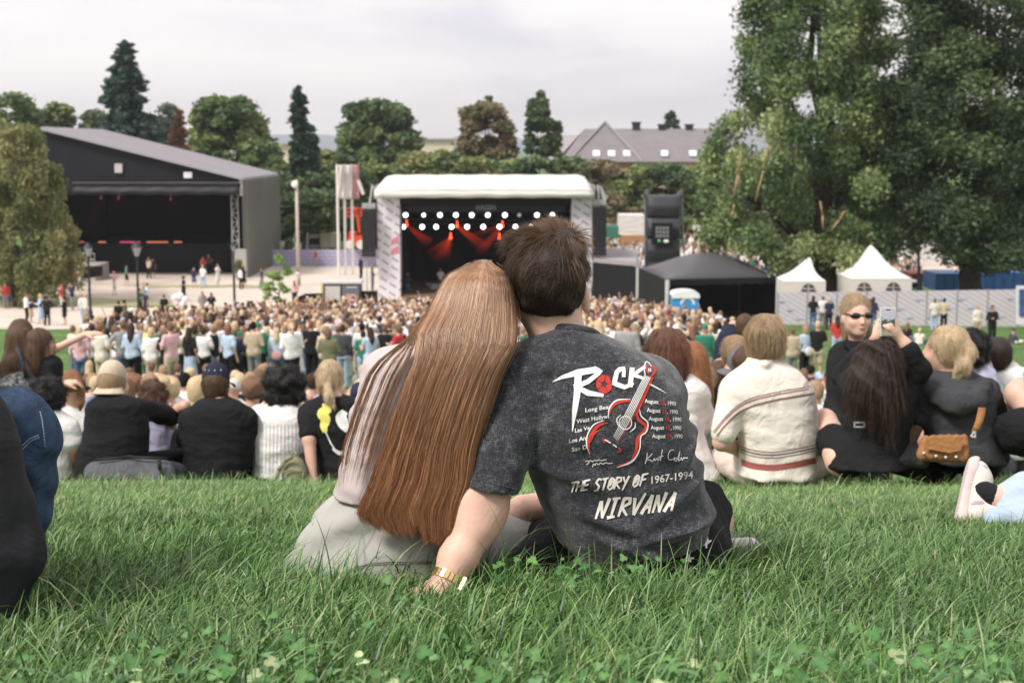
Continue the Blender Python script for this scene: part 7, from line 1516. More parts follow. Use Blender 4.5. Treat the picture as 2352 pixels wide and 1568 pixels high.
# ---------------------------------------------------------------- the dark hall stage on the left
hl = thing('hall_stage', 'big dark stage hall with sloping metal roof and open black front', 'stage', at_ground(330, 118))
def hall():
    F0, F1 = 118.0, 135.0; xr = px(553, 414, F0).x; xl = px(106, 297, F0).x; zr = px(0, 414, F0).z; zl = px(0, 299, F0).z; ze = px(0, 447, F0).z; zg = ZF
    corr = mat('dark grey profiled cladding', (.011, .011, .016), rough=.8, var=.1, vs=.3); side = mat('grey profiled side cladding', (.15, .15, .135), rough=.5, var=.15, vs=.25)
    # gable above the opening
    mb = MB(); mb.hexa([(xl, F0, ze), (xr, F0, ze), (xr, F0+.3, ze), (xl, F0+.3, ze), (xl, F0, zl-.02), (xr, F0, zr-.02), (xr, F0+.3, zr-.02), (xl, F0+.3, zl-.02)]); gb = mb.build('gable', corr, hl)
    mb = MB()
    for k in range(60):
        t = (k+.5)/60; x = xl+(xr-xl)*t; zt = zl+(zr-zl)*t; mb.box((x, F0-.015, (ze+zt)/2), (.05, .03, (zt-ze)*.985))
    mb.build('cladding_rib', corr, gb)
    # roof with standing seams
    mb = MB(); mb.hexa([(xl-.3, F0-.5, zl), (xr+.3, F0-.5, zr), (xr+.3, F1+.3, zr), (xl-.3, F1+.3, zl), (xl-.3, F0-.5, zl+.22), (xr+.3, F0-.5, zr+.22), (xr+.3, F1+.3, zr+.22), (xl-.3, F1+.3, zl+.22)]); rf = mb.build('roof', mat('light grey roof metal', (.36, .34, .37), rough=.45, var=.06, vs=.3), hl)
    mb = MB()
    for k in range(34):
        y = F0-.3+(F1-F0+.4)*k/33; mb.hexa([(xl-.28, y, zl+.225), (xr+.28, y, zr+.225), (xr+.28, y+.06, zr+.225), (xl-.28, y+.06, zl+.225), (xl-.28, y, zl+.29), (xr+.28, y, zr+.29), (xr+.28, y+.06, zr+.29), (xl-.28, y+.06, zl+.29)])
    mb.build('roof_seam', mat('light grey roof metal', (.36, .34, .37)), rf)
    # right side wall, corrugated
    mb = MB(); rows_ = [[], []]
    for k in range(121):
        y = F0+(F1-F0)*k/120; x = xr+.05+(.42 if (k//3) % 2 else 0); rows_[0].append((x, y, zg)); rows_[1].append((x, y, zr-.01))
    mb.sheet(rows_); mb.build('side_wall', side, hl)
    mb = MB(); mb.lohi((xl-.1, F0+.35, zg), (xl, F1, zr)); mb.lohi((xl, F1-.3, zg), (xr, F1-.1, zr)); mb.hexa([(xl, F0+.4, ze+.4), (xr, F0+.4, ze+.4), (xr, F1-.4, ze+.4), (xl, F1-.4, ze+.4), (xl, F0+.4, ze+.5), (xr, F0+.4, ze+.5), (xr, F1-.4, ze+.5), (xl, F1-.4, ze+.5)]); mb.build('inner_wall', M_DARK, hl)
    # sagging header cloth
    a, b = px(165, 420, F0-.6), px(551, 420, F0-.6); g = [[a.lerp(b, i/30)+Vector((0, .25*math.sin(j*1.5), -j*.24+.05*math.sin(i*1.3))) for i in range(31)] for j in range(5)]; mb = MB(); mb.sheet(g); mb.build('header_cloth', mat('black tarpaulin', (.016, .016, .02), rough=.5, fold=.6, fs=1.5), hl, smooth=True, thick=.03)
    mb = MB(); mb.tube(a, b, .05); mb.build('header_beam', mat('dull steel', (.10, .10, .11), rough=.6), hl)
    mb = MB(); mb.lohi((xr-.12, F0-.2, px(0, 450, F0).z), (xr+.12, F0+.1, zr)); mb.build('edge_trim', mat('light trim', (.5, .48, .5)), hl)
    # truss tower in the opening
    tw = MB(); c0, c1 = px(531, 450, F0+.5).x, px(546, 450, F0+.5).x; n = 9; z0, z1 = zg, ze
    for x in (c0, c1): tw.tube((x, F0+.5, z0), (x, F0+.5, z1), .06)
    for k in range(n): za, zb = z0+(z1-z0)*k/n, z0+(z1-z0)*(k+1)/n; tw.tube((c0 if k % 2 else c1, F0+.5, za), (c1 if k % 2 else c0, F0+.5, zb), .035); tw.tube((c0, F0+.5, zb), (c1, F0+.5, zb), .035)
    tw.build('truss_tower', M_STEEL, hl)
    mb = MB(); mb.lohi((px(537, 570, F0-.1).x, F0-.3, zg), (xr+.3, F0+.5, px(0, 572, F0).z)); mb.build('plinth', M_CONC, hl)
    # deck and the strip of coloured light on its edge
    zd = px(0, 560, F0+5).z; mb = MB(); mb.lohi((xl+.5, F0+5, zg), (px(525, 500, F0+5).x, F1-.5, zd)); dk = mb.build('deck', mat('black deck', (.01, .01, .012)), hl)
    for x0, x1, c in ((183, 194, (.9, .15, .2)), (226, 243, (1, .35, .2)), (276, 322, (1, .12, .35)), (337, 386, (1, .3, .15)), (400, 418, (1, .3, .2))):
        a, b = px(x0, 556, F0+4.9), px(x1, 556, F0+4.9); mb = MB(); mb.tube(a, b, .06, n=6); mb.build('light_strip', mat('stage light strip %d' % x0, c, emit=c, es=.35, var=0), dk)
    for x0, y0, w_, h_, lb in ((263, 376, 18, 21, 'grey'), (422, 395, 19, 14, 'white')):
        a, b = px(x0, y0, F0-.1), px(x0+w_, y0+h_, F0-.1); mb = MB(); mb.lohi((a.x, F0-.16, b.z), (b.x, F0-.02, a.z)); mb.build('wall_lamp', mat(lb+' wall lamp', (.5, .48, .48) if lb == 'grey' else (.8, .8, .8)), hl)
hall()
for X, Y, e, lb in ((232, 455, (186, 555), 'dim purple spotlight high on the left inside the dark hall'), (272, 455, (250, 500), 'dim purple spotlight second from left inside the dark hall'), (392, 458, (398, 500), 'dim red spotlight right of centre inside the dark hall')):
    spot(X, Y, 124, [(*e, 124, .5)], lb, col=(.3, .05, .1), mb_=BR2, es=.5)
# platform with railing and the black ramp barrier in front
pf = thing('platform', 'grey platform with railing left of the dark hall opening', 'platform', at_ground(180, 116)); a, b = px(128, 608, 116), px(226, 608, 116)
mb = MB(); mb.lohi((a.x, 115, ZF), (b.x, 119, a.z)); mb.build('deck', M_CONC, pf); mb = MB()
for k in range(13): x = a.x+(b.x-a.x)*k/12; mb.tube((x, 115, a.z), (x, 115, a.z+1.0), .03, n=5)
for h_ in (.5, 1.0): mb.tube((a.x, 115, a.z+h_), (b.x, 115, a.z+h_), .03, n=5)
mb.build('railing', M_STEEL, pf)
rb = thing('ramp_barrier', 'low black sloping barrier in front of the grey platform', 'barrier', at_ground(160, 112)); mb = MB(); q = [px(98, 652, 112), px(225, 622, 112), px(240, 632, 113.5), px(98, 664, 111)]
mb.face([px(98, 640, 112), px(200, 612, 112), px(236, 612, 113), px(236, 632, 113), px(98, 660, 112)]); mb.build('panel', M_BLK, rb, thick=.1); mb = MB(); mb.tube(px(98, 638, 112), px(200, 610, 112), .05); mb.build('rail', M_STEEL, rb)
# lilac banner fence on the square
fb = thing('banner_fence', 'low lilac banner fence between the dark hall and the main stage', 'fence', at_ground(720, 130)); FW2 = wrap_mat('lilac fence banner', (.36, .34, .50), (.50, .48, .64), 1.6, 3.0, 0, .3); a, b = px(590, 573, 130), px(866, 573, 129)
for k in range(9):
    p, q = a.lerp(b, k/9), a.lerp(b, (k+1)/9); mb = MB(); mb.face([p, q, (q.x, q.y, ZF), (p.x, p.y, ZF)]); mb.build('panel', FW2, fb, thick=.04); mb = MB(); mb.tube(p+Vector((0, .05, .08)), (p.x, p.y+.05, ZF), .04); mb.build('post', M_STEEL, fb)
# vehicles beyond it
def truck(x0, x1, y0, yb, D, lb, m, kind='van', cab=None, boxm=None):
    t = thing(kind, lb, kind.replace('_', ' '), at_ground((x0+x1)/2, D)); a, b = px(x0, y0, D), px(x1, y0, D); z0 = ZF+.45; w_ = b.x-a.x; s = SDF(k=.08)
    s.stack([(z0, (a.x+b.x)/2, D+1, w_/2, 1.0), ((z0+a.z)/2, (a.x+b.x)/2, D+1, w_/2, 1.0), (a.z-.05, (a.x+b.x)/2, D+1, w_/2-.12, .9)], pw=9); add('body', s.mesh(.09, relax=1, name='body', mats=[m]), t, world=True)
    for x in (a.x+w_*.22, b.x-w_*.22): mb = MB(); mb.tube((x, D-.02, ZF+.38), (x, D+.3, ZF+.38), .38, n=16); mb.build('wheel', mat('tyre', (.02, .02, .02)), t)
    mb = MB(); mb.lohi((a.x+.12*w_, D-.03, a.z-.95), (b.x-.12*w_, D+.0, a.z-.35)); mb.build('window', mat('dark glass', (.03, .04, .05), rough=.1), t); return t
truck(672, 706, 535, 571, 142, 'white van with round roof just right of the tall lamp pole', mat('white van paint', (.75, .75, .76), rough=.3), 'van')
truck(706, 738, 540, 570, 143, 'grey-windowed caravan between the white van and beige trailer', mat('pale caravan', (.55, .53, .50), rough=.4), 'caravan')
boxthing('trailer', 'beige trailer with yellow roof edge beyond the lilac fence', 'trailer', 736, 776, 536, 569, 142, mat('beige trailer', (.60, .56, .46), rough=.5), 2.5, mat('yellow edge', (.5, .45, .2)))
boxthing('crate', 'pale box left of the bushes behind the lilac fence', 'crate', 632, 653, 556, 577, 134, mat('beige trailer', (.60, .56, .46)), 1.2)
tp = thing('tipi_tent', 'pinkish pointed tent under the dark trees behind the vans', 'tent', at_ground(715, 155)); a = px(716, 487, 155); mb = MB(); mb.lathe((a.x, 155, ZF), [(2.6, 0), (1.7, 1.6), (.8, 3.0), (.05, a.z-ZF)], n=14); mb.build('canvas', mat('pinkish canvas', (.50, .40, .36), rough=.8), tp, smooth=True); mb = MB(); mb.tube((a.x, 155, a.z-.2), (a.x+.1, 155, a.z+.5), .05); mb.build('pole', M_WOOD, tp)
tp = thing('tipi_tent', 'smaller brown pointed tent right of the pinkish one', 'tent', at_ground(750, 158)); a = px(749, 495, 158); mb = MB(); mb.lathe((a.x, 158, ZF), [(1.7, 0), (.9, 1.8), (.05, a.z-ZF)], n=12); mb.build('canvas', mat('brown canvas', (.36, .25, .2), rough=.8), tp, smooth=True); mb = MB(); mb.tube((a.x, 158, a.z-.2), (a.x, 158, a.z+.4), .05); mb.build('pole', M_WOOD, tp)
# boom lift
bl = thing('boom_lift', 'red boom lift with raised basket beside the left speaker array', 'lift', at_ground(818, 128)); red = mat('red machine paint', (.62, .07, .03), rough=.4)
mb = MB(); c = px(818, 552, 128); mb.box((c.x, 128, c.z), (1.3, 1.6, .8)); mb.box((c.x-.3, 128, c.z+.55), (.6, 1.2, .5)); mb.build('body', red, bl); mb = MB(); p = px(826, 535, 128); q = px(822, 500, 128); mb.tube(p, q, .14, n=6); mb.tube(q, px(812, 480, 128), .12, n=6); mb.build('boom', red, bl)
mb = MB()
for y in (478, 488, 497): mb.tube(px(797, y, 128), px(830, y, 128), .06, n=5)
for x in (797, 808, 820, 830): mb.tube(px(x, 478, 128), px(x, 497, 128), .06, n=5)
mb.ball(px(812, 482, 128), .28, nu=8, nv=6); mb.build('basket', red, bl)
for x in (803, 829): mb = MB(); w_ = px(x, 562, 127); mb.tube((w_.x, 126.9, w_.z), (w_.x, 127.3, w_.z), .4, n=16); mb.build('wheel', mat('white wheel', (.7, .68, .66)), bl)
# banners on poles
for i, (xp_, x0, x1, yb, c, lb) in enumerate(((781, 773, 789, 544, (.70, .62, .60), 'tall white banner on a pole, leftmost of three'), (794, 789, 806, 555, (.74, .68, .66), 'tall white banner on a pole, middle of three'), (808, 806, 824, 534, (.50, .26, .27), 'tall red-patterned banner on a pole, right of the white ones'))):
    D_ = 120+i*.4; t = thing('banner_flag', lb, 'banner', at_ground(xp_, D_), 'tall banners left of the main stage'); mb = MB(); mb.tube(px(x0+1, 378, D_), (px(x0+1, 378, D_).x, D_, ZF), .11, n=8); mb.build('pole', mat('white pole', (.76, .72, .68), rough=.5), t)
    g = [[px(x0+1+(x1-x0)*k/6, 379+78*j/10, D_)+Vector((0, .12*math.sin(k*1.1+j*.4), 0)) for k in range(7)] for j in range(11)]; mb = MB(); mb.sheet(g); mb.build('cloth', mat('banner cloth %d' % i, c, rough=.8, var=.3, vs=.8), t, smooth=True, thick=.02)
# tall light pole
tl = thing('light_pole', 'tall bare wooden pole with a white floodlight on the square', 'lamp', at_ground(686, 111)); g = at_ground(687, 111); top = px(681, 413, 111); mb = MB(); mb.tube(g, top, .16, .11, n=10); mb.build('pole', mat('weathered pole', (.50, .44, .38), rough=.8), tl, smooth=True); mb = MB(); mb.ball(px(677, 424, 110.8), (.26, .2, .28)); mb.build('floodlight', mat('white lamp glass', (.85, .85, .85)), tl, smooth=True)
# street lamps
def street_lamp(X, Yt, D, lb, s_=1.0):
    g = at_ground(X, D); t = thing('street_lamp', lb, 'street lamp', g, 'black lantern lamp posts along the path'); top = px(X, Yt, D); h = top.z-g.z; mb = MB(); mb.lathe(g, [(.14, 0), (.14, .5), (.085, .6), (.065, h-.85*s_), (.10, h-.8*s_), (.05, h-.74*s_)], n=10); mb.build('post', M_PAINTB, t, smooth=True)
    mb = MB(); mb.lathe(g, [(.10*s_, h-.74*s_), (.24*s_, h-.32*s_)], n=6); mb.build('lantern_glass', mat('lantern glass', (.35, .36, .38), rough=.1, spec=.8), t); mb = MB(); mb.lathe(g, [(.30*s_, h-.32*s_), (.14*s_, h-.14*s_), (.10*s_, h-.06*s_), (.02, h)], n=6); mb.build('lantern_cap', M_PAINTB, t)
    mb = MB(); mb.lathe(g, [(.05, h-.7*s_), (.075, h-.6*s_), (.04, h-.5*s_)], n=8); mb.build('bulb', mat('white bulb', (.85, .85, .85)), t)
    mb = MB()
    for k in range(6): a = PI*k/3; mb.tube(g+Vector((.11*s_*math.cos(a), .11*s_*math.sin(a), h-.74*s_)), g+Vector((.25*s_*math.cos(a), .25*s_*math.sin(a), h-.32*s_)), .014, n=4)
    mb.build('lantern_frame', M_PAINTB, t)
street_lamp(207, 556, 86, 'black lantern lamp post nearest the left birch tree', 1.15); street_lamp(318, 553, 85, 'black lantern lamp post in front of the dark hall opening', 1.25); street_lamp(539, 556, 90, 'slim lamp post at the right corner of the dark hall', .8)
# info kiosk and barrier by the stage
kk = thing('kiosk', 'dark framed kiosk with a pale panel and yellow edge left of the stage', 'kiosk', at_ground(782, 93)); Dk = 93
def pan(x0, y0, x1, y1, m, name, off=0, thick=.05): mb = MB(); mb.face([px(x0, y0, Dk-off), px(x1, y0, Dk-off), px(x1, y1, Dk-off), px(x0, y1, Dk-off)]); return mb.build(name, m, kk, thick=thick)
a, b = px(741, 651, Dk), px(826, 651, Dk); mb = MB(); mb.lohi((a.x, Dk+.06, float(G(Dk))), (b.x, Dk+1.6, a.z)); mb.build('booth', mat('slate frame', (.085, .09, .11), rough=.6), kk); mb = MB(); mb.lohi((a.x-.1, Dk-.1, a.z), (b.x+.1, Dk+1.7, a.z+.12)); mb.build('roof', mat('pale roof', (.55, .52, .5)), kk)
pan(747, 657, 781, 696, mat('pale panel', (.48, .46, .43)), 'panel', .05); pan(786, 655, 824, 697, mat('slate panel', (.12, .13, .16)), 'panel', .04); pan(795, 675, 816, 692, mat('menu picture', (.5, .30, .26), var=.6, vs=3), 'picture', .1, .02); pan(738, 653, 742, 697, mat('yellow board', (.60, .45, .12)), 'edge_board', .1); pan(796, 658, 820, 662, mat('pale text', (.35, .36, .4)), 'caption', .1, .01)
bb = thing('barrier', 'black barrier with a white triangle left of the kiosk', 'barrier', at_ground(712, 91)); mb = MB(); g1 = float(G(91)); P4 = [px(684, 682, 91), px(702, 674, 91.5), px(740, 673, 92)]; mb.face([P4[0], P4[1], P4[2], (P4[2].x, 92, g1-.1), (P4[0].x, 91, g1)]); mb.build('panel', M_BLK, bb, thick=.08); mb = MB(); mb.face([px(703, 678, 90.9), px(723, 693, 90.9), px(705, 705, 90.9)]); mb.build('arrow', M_TARP, bb, thick=.02)
boxthing('barrier', 'low black barrier between the kiosk and the stage tower', 'barrier', 828, 867, 669, 702, 94, M_BLK, .3, part='panel'); boxthing('barrier', 'black crowd barrier running below the kiosk', 'barrier', 741, 826, 697, 712, 92.5, M_BLK, .3, part='panel')
sp_ = thing('sign_post', 'thin sign post with white and green balloons in the crowd', 'sign', at_ground(414, 86)); g = at_ground(414, 86); mb = MB(); mb.tube(g, px(414, 678, 86), .05); mb.build('post', M_PAINTB, sp_)
for X, Y, r, c in ((402, 684, .24, (.75, .72, .7)), (414, 680, .24, (.8, .78, .76)), (425, 688, .24, (.78, .76, .74)), (406, 696, .22, (.74, .55, .55)), (420, 698, .22, (.76, .74, .72)), (414, 711, .2, (.35, .6, .5))): mb = MB(); mb.ball(px(X, Y, 86), r, nu=10, nv=8); mb.build('balloon', mat('balloon %.2f' % c[0], c, rough=.3), sp_, smooth=True)
lp = thing('lamp_post', 'dark post standing between the white marquee and the second tree', 'lamp', at_ground(2112, 84)); g = at_ground(2112, 84); mb = MB(); mb.tube(g, px(2110, 570, 84), .11, .08, n=8); mb.tube(g, px(2112, 640, 84), .2, .16, n=8); mb.build('post', M_PAINTB, lp)
# ---------------------------------------------------------------- the building with the hipped grey roof
def building():
    D = 210.0; t = thing('building', 'long building with a grey hipped roof, skylights and black chimneys', 'building', at_ground(1450, D)); slate = mat('grey slate roof', (.20, .18, .19), rough=.7, var=.12, vs=.5, bump=.4, bs=3); wallm = mat('ochre rendered wall', (.42, .30, .22), rough=.9, var=.1)
    P_ = lambda x, y, d=0: px(x, y, D+d)
    ez = P_(0, 372).z; rz = P_(0, 296, 8).z; x0, x1, xe = P_(1285, 370).x, P_(1560, 370).x, P_(1760, 370).x
    wm = MB(); wm.lohi((x0+.3, D+.4, ZF), (xe-.3, D+17, ez)); wl = wm.build('wall', wallm, t)
    for k in range(13): mb = MB(); x = x0+3+k*(xe-x0-6)/12; mb.lohi((x-.6, D+.36, ez-3.2), (x+.6, D+.44, ez-1.2)); mb.build('window', mat('dark glass', (.03, .04, .05), rough=.1), wl)
    kz = P_(0, 336, 3.2).z; ky = 3.2
    mb = MB(); mb.face([(x0, D, ez), (xe, D, ez), (xe-2, D+ky, kz), (x0+3, D+ky, kz)]); mb.face([(x0+3, D+ky, kz), (xe-2, D+ky, kz), (xe-5, D+8, rz), (P_(1345, 0, 8).x, D+8, rz)]); mb.face([(x0, D+17, ez), (x0, D, ez), (x0+3, D+ky, kz), (P_(1345, 0, 8).x, D+8, rz), (x0+3, D+14, kz)]); mb.face([(xe, D, ez), (xe, D+17, ez), (xe-5, D+9, rz), (xe-2, D+ky, kz)]); mb.face([(P_(1345, 0, 8).x, D+8, rz), (xe-5, D+8, rz), (xe, D+17, ez), (x0, D+17, ez)]); rf = mb.build('roof', slate, t)
    a, b, c = P_(1305, 372, -1.2), P_(1475, 372, -1.2), P_(1390, 281, 5); mb = MB(); m1 = a.lerp(c, .36)+Vector((-.4, .3, 0)); m2 = b.lerp(c, .36)+Vector((.4, .3, 0)); bk = P_(1390, 281, 12)
    mb.face([a, b, m2, m1]); mb.face([m1, m2, c+Vector((.3, 0, 0)), c-Vector((.3, 0, 0))]); mb.face([b, bk, c+Vector((.3, 0, 0)), m2]); mb.face([bk, a, m1, c-Vector((.3, 0, 0))]); mb.build('hip_gable', slate, rf)
    for e_ in (a, b): mb = MB(); mb.path([e_+Vector((0, -.1, .05)), e_.lerp(c, .36)+Vector((0, .2, .15)), c+Vector((0, -.1, .1))], .16, 6); mb.build('ridge_tile', mat('pale ridge tile', (.30, .27, .27)), rf)
    for x in (1370, 1405, 1440, 1527, 1592):
        c_ = P_(x, 354, -.2 if x < 1480 else .8); mb = MB(); mb.box(c_+Vector((0, .3, .1)), (1.05, .12, 1.1), R=Matrix.Rotation(-.75, 3, 'X')); mb.build('skylight', mat('bright skylight glass', (.70, .76, .82), rough=.15), rf)
    for x, w_, h_ in ((1462, 17, 14), (1521, 15, 9), (1584, 16, 9)): a_ = P_(x-w_/2, 296-h_+2, 7.5); b_ = P_(x+w_/2, 302, 7.5); mb = MB(); mb.lohi((a_.x, a_.y, b_.z), (b_.x, a_.y+1.2, a_.z)); mb.lohi((a_.x-.12, a_.y-.1, a_.z), (b_.x+.12, a_.y+1.3, a_.z+.25)); mb.build('chimney', mat('black chimney', (.025, .026, .035)), rf)
    t2 = thing('building', 'lower pale grey roof just left of the hipped roof', 'building', at_ground(1290, 230)); mb = MB(); a, b = px(1262, 310, 230), px(1345, 310, 230); mb.hexa([(a.x, 230, a.z-4.5), (b.x, 230, a.z-4.5), (b.x, 240, a.z-4.5), (a.x, 240, a.z-4.5), (a.x, 234, a.z), (b.x, 234, a.z), (b.x, 236, a.z), (a.x, 236, a.z)]); mb.build('roof', mat('pale slate', (.33, .30, .31), rough=.7), t2); mb = MB(); mb.lohi((a.x+.2, 230.5, ZF), (b.x-.2, 239.5, a.z-4.5)); mb.build('wall', wallm, t2)
    for x0_, x1_, y_, lb in ((970, 1042, 322, 'far cream building left of the brown-green tree'), (640, 662, 333, 'far pale building left of the dark poplar')):
        t3 = thing('building', lb, 'building', at_ground((x0_+x1_)/2, 500)); mb = MB(); a, b = px(x0_, y_, 500), px(x1_, y_, 500); mb.lohi((a.x, 500, ZF), (b.x, 515, a.z)); mb.build('wall', mat('cream far wall', (.62, .52, .40)), t3); mb = MB(); mb.lohi((a.x-.5, 499, a.z), (b.x+.5, 516, a.z+.6)); mb.build('roof', mat('pale slate', (.33, .30, .31)), t3)
building()
# ================================================================ trees
def leaf_mat():
    m, N, L, B = _nodes('foliage'); a = N.new('ShaderNodeAttribute'); a.attribute_name = 'col'; L.new(a.outputs['Color'], B.inputs['Base Color']); B.inputs['Roughness'].default_value = .55; B.inputs['Specular IOR Level'].default_value = .3
    out = [x for x in N if x.type == 'OUTPUT_MATERIAL'][0]; t = N.new('ShaderNodeBsdfTranslucent'); L.new(a.outputs['Color'], t.inputs[0]); ms = N.new('ShaderNodeMixShader'); ms.inputs[0].default_value = .28; L.new(B.outputs[0], ms.inputs[1]); L.new(t.outputs[0], ms.inputs[2]); L.new(ms.outputs[0], out.inputs[0]); return m
LM = leaf_mat(); BARK = mat('dark bark', (.055, .045, .036), rough=.95, var=.3, vs=2, bump=.8, bs=6); BARKB = mat('pale birch bark', (.34, .30, .24), rough=.9, var=.4, vs=2)
def leaves(clumps, n, size, cols, rng, droop=0.0, flat=.5):
    """clumps (cx,cy,cz,rx,ry,rz): leaf quads spread through and mostly near the surface of each clump"""
    C_ = np.array(clumps); w_ = (C_[:, 3]*C_[:, 5]); k = rng.choice(len(C_), n, p=w_/w_.sum()); v = rng.normal(0, 1, (n, 3)); v /= np.linalg.norm(v, axis=1, keepdims=True); r = rng.random(n)**.38
    sub = nse(v[:, 0]+k, v[:, 1], v[:, 2], 4.5, 3); r *= 1+.34*sub; r *= 1+.5*(rng.random(n) < .03)
    P = C_[k, :3]+v*r[:, None]*C_[k, 3:6]
    if droop: P[:, 2] -= droop*rng.random(n)**2
    u = rng.normal(0, 1, (n, 3)); u[:, 2] *= flat; u /= np.linalg.norm(u, axis=1, keepdims=True); t = np.cross(u, rng.normal(0, 1, (n, 3))); t /= np.linalg.norm(t, axis=1, keepdims=True)
    s = size*rng.uniform(.6, 1.3, (n, 1)); a, b = u*s, t*s*.55
    V = np.stack([P-a, P+b*.9-a*.1, P+a, P-b], 1).reshape(-1, 3); Q = np.arange(n*4).reshape(-1, 4)
    cc = np.array(cols); kc = rng.random(len(C_))[k]; f = np.clip(kc*.6+.4*rng.random(n)+.25*nse(P[:, 0], P[:, 1], P[:, 2], .9, 2), 0, .999)*(len(cc)-1); i = f.astype(int); fr = (f-i)[:, None]; col = cc[i]*(1-fr)+cc[np.minimum(i+1, len(cc)-1)]*fr
    return V, Q, np.repeat((col*1.55*np.array([1.06, 1.0, 1.05])+.008)*rng.uniform(.75, 1.25, (n, 1)), 4, 0)
def tree(kind, label, D, outline, n, size, cols, base, seed=1, group=None, trunk=None, bark=None, clumpr=None, nc=70, depth=.8, limbs=6, droop=0, cat='tree', flat=.5):
    """outline: (photo y, x left, x right) rows of the crown; base (x photo) of the trunk"""
    rng = np.random.default_rng(seed); R_ = np.array(sorted(outline), float); t = thing(kind, label, cat, at_ground(base, D), group); g = at_ground(base, D)
    y0, y1 = R_[0, 0], R_[-1, 0]; s_ = D/FPX; cl = []; wmax = (R_[:, 2]-R_[:, 1]).max(); cr = clumpr or wmax*.13; ax = []; nc = nc if clumpr else int(nc*1.7); n = n if n > 50000 else int(n*1.25)
    tries = 0
    while len(cl) < nc and tries < 5000:
        tries += 1; Y = rng.uniform(y0, y1); a, b = np.interp(Y, R_[:, 0], R_[:, 1]), np.interp(Y, R_[:, 0], R_[:, 2]); hw = (b-a)/2; mid = (a+b)/2
        if rng.random() > (hw*2+cr*.5)/(wmax+cr*.5): continue
        r = min(cr*rng.uniform(.6, 1.15), max(hw*.85, cr*.25)); u = rng.uniform(-1, 1); u = np.sign(u)*abs(u)**.7; w2 = rng.uniform(-1, 1)*depth
        f = math.sqrt(max(0, 1-u*u)); X = mid+u*max(hw-r*.8, 0); Yc = min(max(Y, y0+r*.6), y1-r*.4); c = px(X, Yc, D+w2*f*wmax/2*s_); cl.append((c.x, c.y, c.z, r*s_, r*s_, r*s_*.72))
    V, Q, C_ = leaves(cl, n, size, cols, rng, droop=droop, flat=flat); add('crown', mesh_np('crown', V, Q, mats=[LM], attr=C_, smooth=False), t, world=True)
    tr = trunk or (wmax*s_*.035, ); r0 = tr[0]; top = px((R_[0, 1]+R_[0, 2])/2, y0+(y1-y0)*.25, D); mb = MB(); p = [g+Vector((0, 0, -.2))]; K = 6
    for k in range(1, K+1): q = g.lerp(top, k/K)+Vector((rng.normal(0, r0*.5), rng.normal(0, r0*.5), 0)); p.append(q)
    mb.lathe(g, [(r0*1.5, -.1), (r0*1.15, .3), (r0, .9)], n=10)
    for k in range(K): mb.tube(p[k], p[k+1], r0*(1-.8*k/K), r0*(1-.8*(k+1)/K), n=10, cap=False)
    for k in range(limbs):
        c = cl[int(rng.integers(0, len(cl)))]; s0 = p[1+int(rng.integers(0, 3))]; e_ = Vector(c[:3]); m_ = s0.lerp(e_, .5)+Vector((0, 0, r0*1.5)); mb.tube(s0, m_, r0*.42, r0*.26, n=6, cap=False); mb.tube(m_, e_, r0*.26, r0*.08, n=6, cap=False)
    mb.build('trunk', bark or BARK, t, smooth=True); return t
DG = [(.030, .055, .026), (.048, .085, .036), (.078, .12, .046), (.115, .155, .058)]; MG = [(.042, .078, .032), (.075, .12, .043), (.125, .17, .056), (.19, .22, .075)]; BG = [(.05, .07, .03), (.10, .11, .05), (.15, .12, .07), (.20, .17, .09)]
SPR = [(.018, .040, .030), (.032, .065, .050), (.055, .095, .075)]; OLV = [(.055, .085, .03), (.10, .135, .045), (.16, .18, .065), (.22, .22, .09)]; RUST = [(.12, .06, .03), (.22, .11, .05), (.3, .17, .08)]
TB = 'trees beyond the square'
# ---- skyline, left to right
tree('broadleaf_tree', 'dark green rounded tree at the far left skyline', 190, [(214, 5, 50), (240, -30, 85), (290, -60, 100), (400, -70, 110)], 9000, .42, MG, 20, 1, TB, nc=40)
tree('broadleaf_tree', 'olive tree between the far left tree and the spruce', 200, [(236, 95, 165), (262, 75, 190), (310, 70, 215), (400, 60, 215)], 8000, .42, OLV, 130, 2, TB, nc=40)
tree('broadleaf_tree', 'pale grey-green tree just left of the spruce', 205, [(252, 195, 240), (290, 175, 260), (380, 170, 270)], 5000, .45, [(.07, .10, .06), (.13, .17, .10), (.2, .24, .14)], 215, 3, TB, nc=26)
def conifer(label, D, X, yt, yb, wmax, cols, n, size, seed, tiers=18, group=TB, skew=0):
    rng = np.random.default_rng(seed); t = thing('spruce_tree', label, 'tree', at_ground(X, D), group); s_ = D/FPX; cl = []
    for k in range(tiers):
        f = (k+.5)/tiers; Y = yt+(yb-yt)*f; w_ = wmax*(.10+.90*f**.85)*rng.uniform(.72, 1.15)
        for a in np.linspace(0, 2*PI, 7)[:-1]+rng.uniform(0, 1):
            L_ = w_/2*s_*rng.uniform(.65, 1.25); c = px(X+skew*f, Y, D)
            for q in (.35, .65, .92): cl.append((c.x+math.cos(a)*L_*q, c.y+math.sin(a)*L_*q, c.z-L_*.22*q**2+.12*L_, .20*L_+.25, .20*L_+.25, .14*L_+.18))
        c = px(X, Y, D); cl.append((c.x, c.y, c.z, w_*.12*s_, w_*.12*s_, (yb-yt)/tiers*s_))
    V, Q, C_ = leaves(cl, n, size, cols, rng, flat=.35); add('crown', mesh_np('crown', V, Q, mats=[LM], attr=C_, smooth=False), t, world=True); mb = MB(); mb.tube(at_ground(X, D), px(X, yt, D), .5, .05, n=8); mb.build('trunk', BARK, t, smooth=True)
conifer('tall blue-green spruce rising behind the dark hall roof', 160, 287, 97, 330, 140, SPR, 20000, .30, 4, tiers=17)
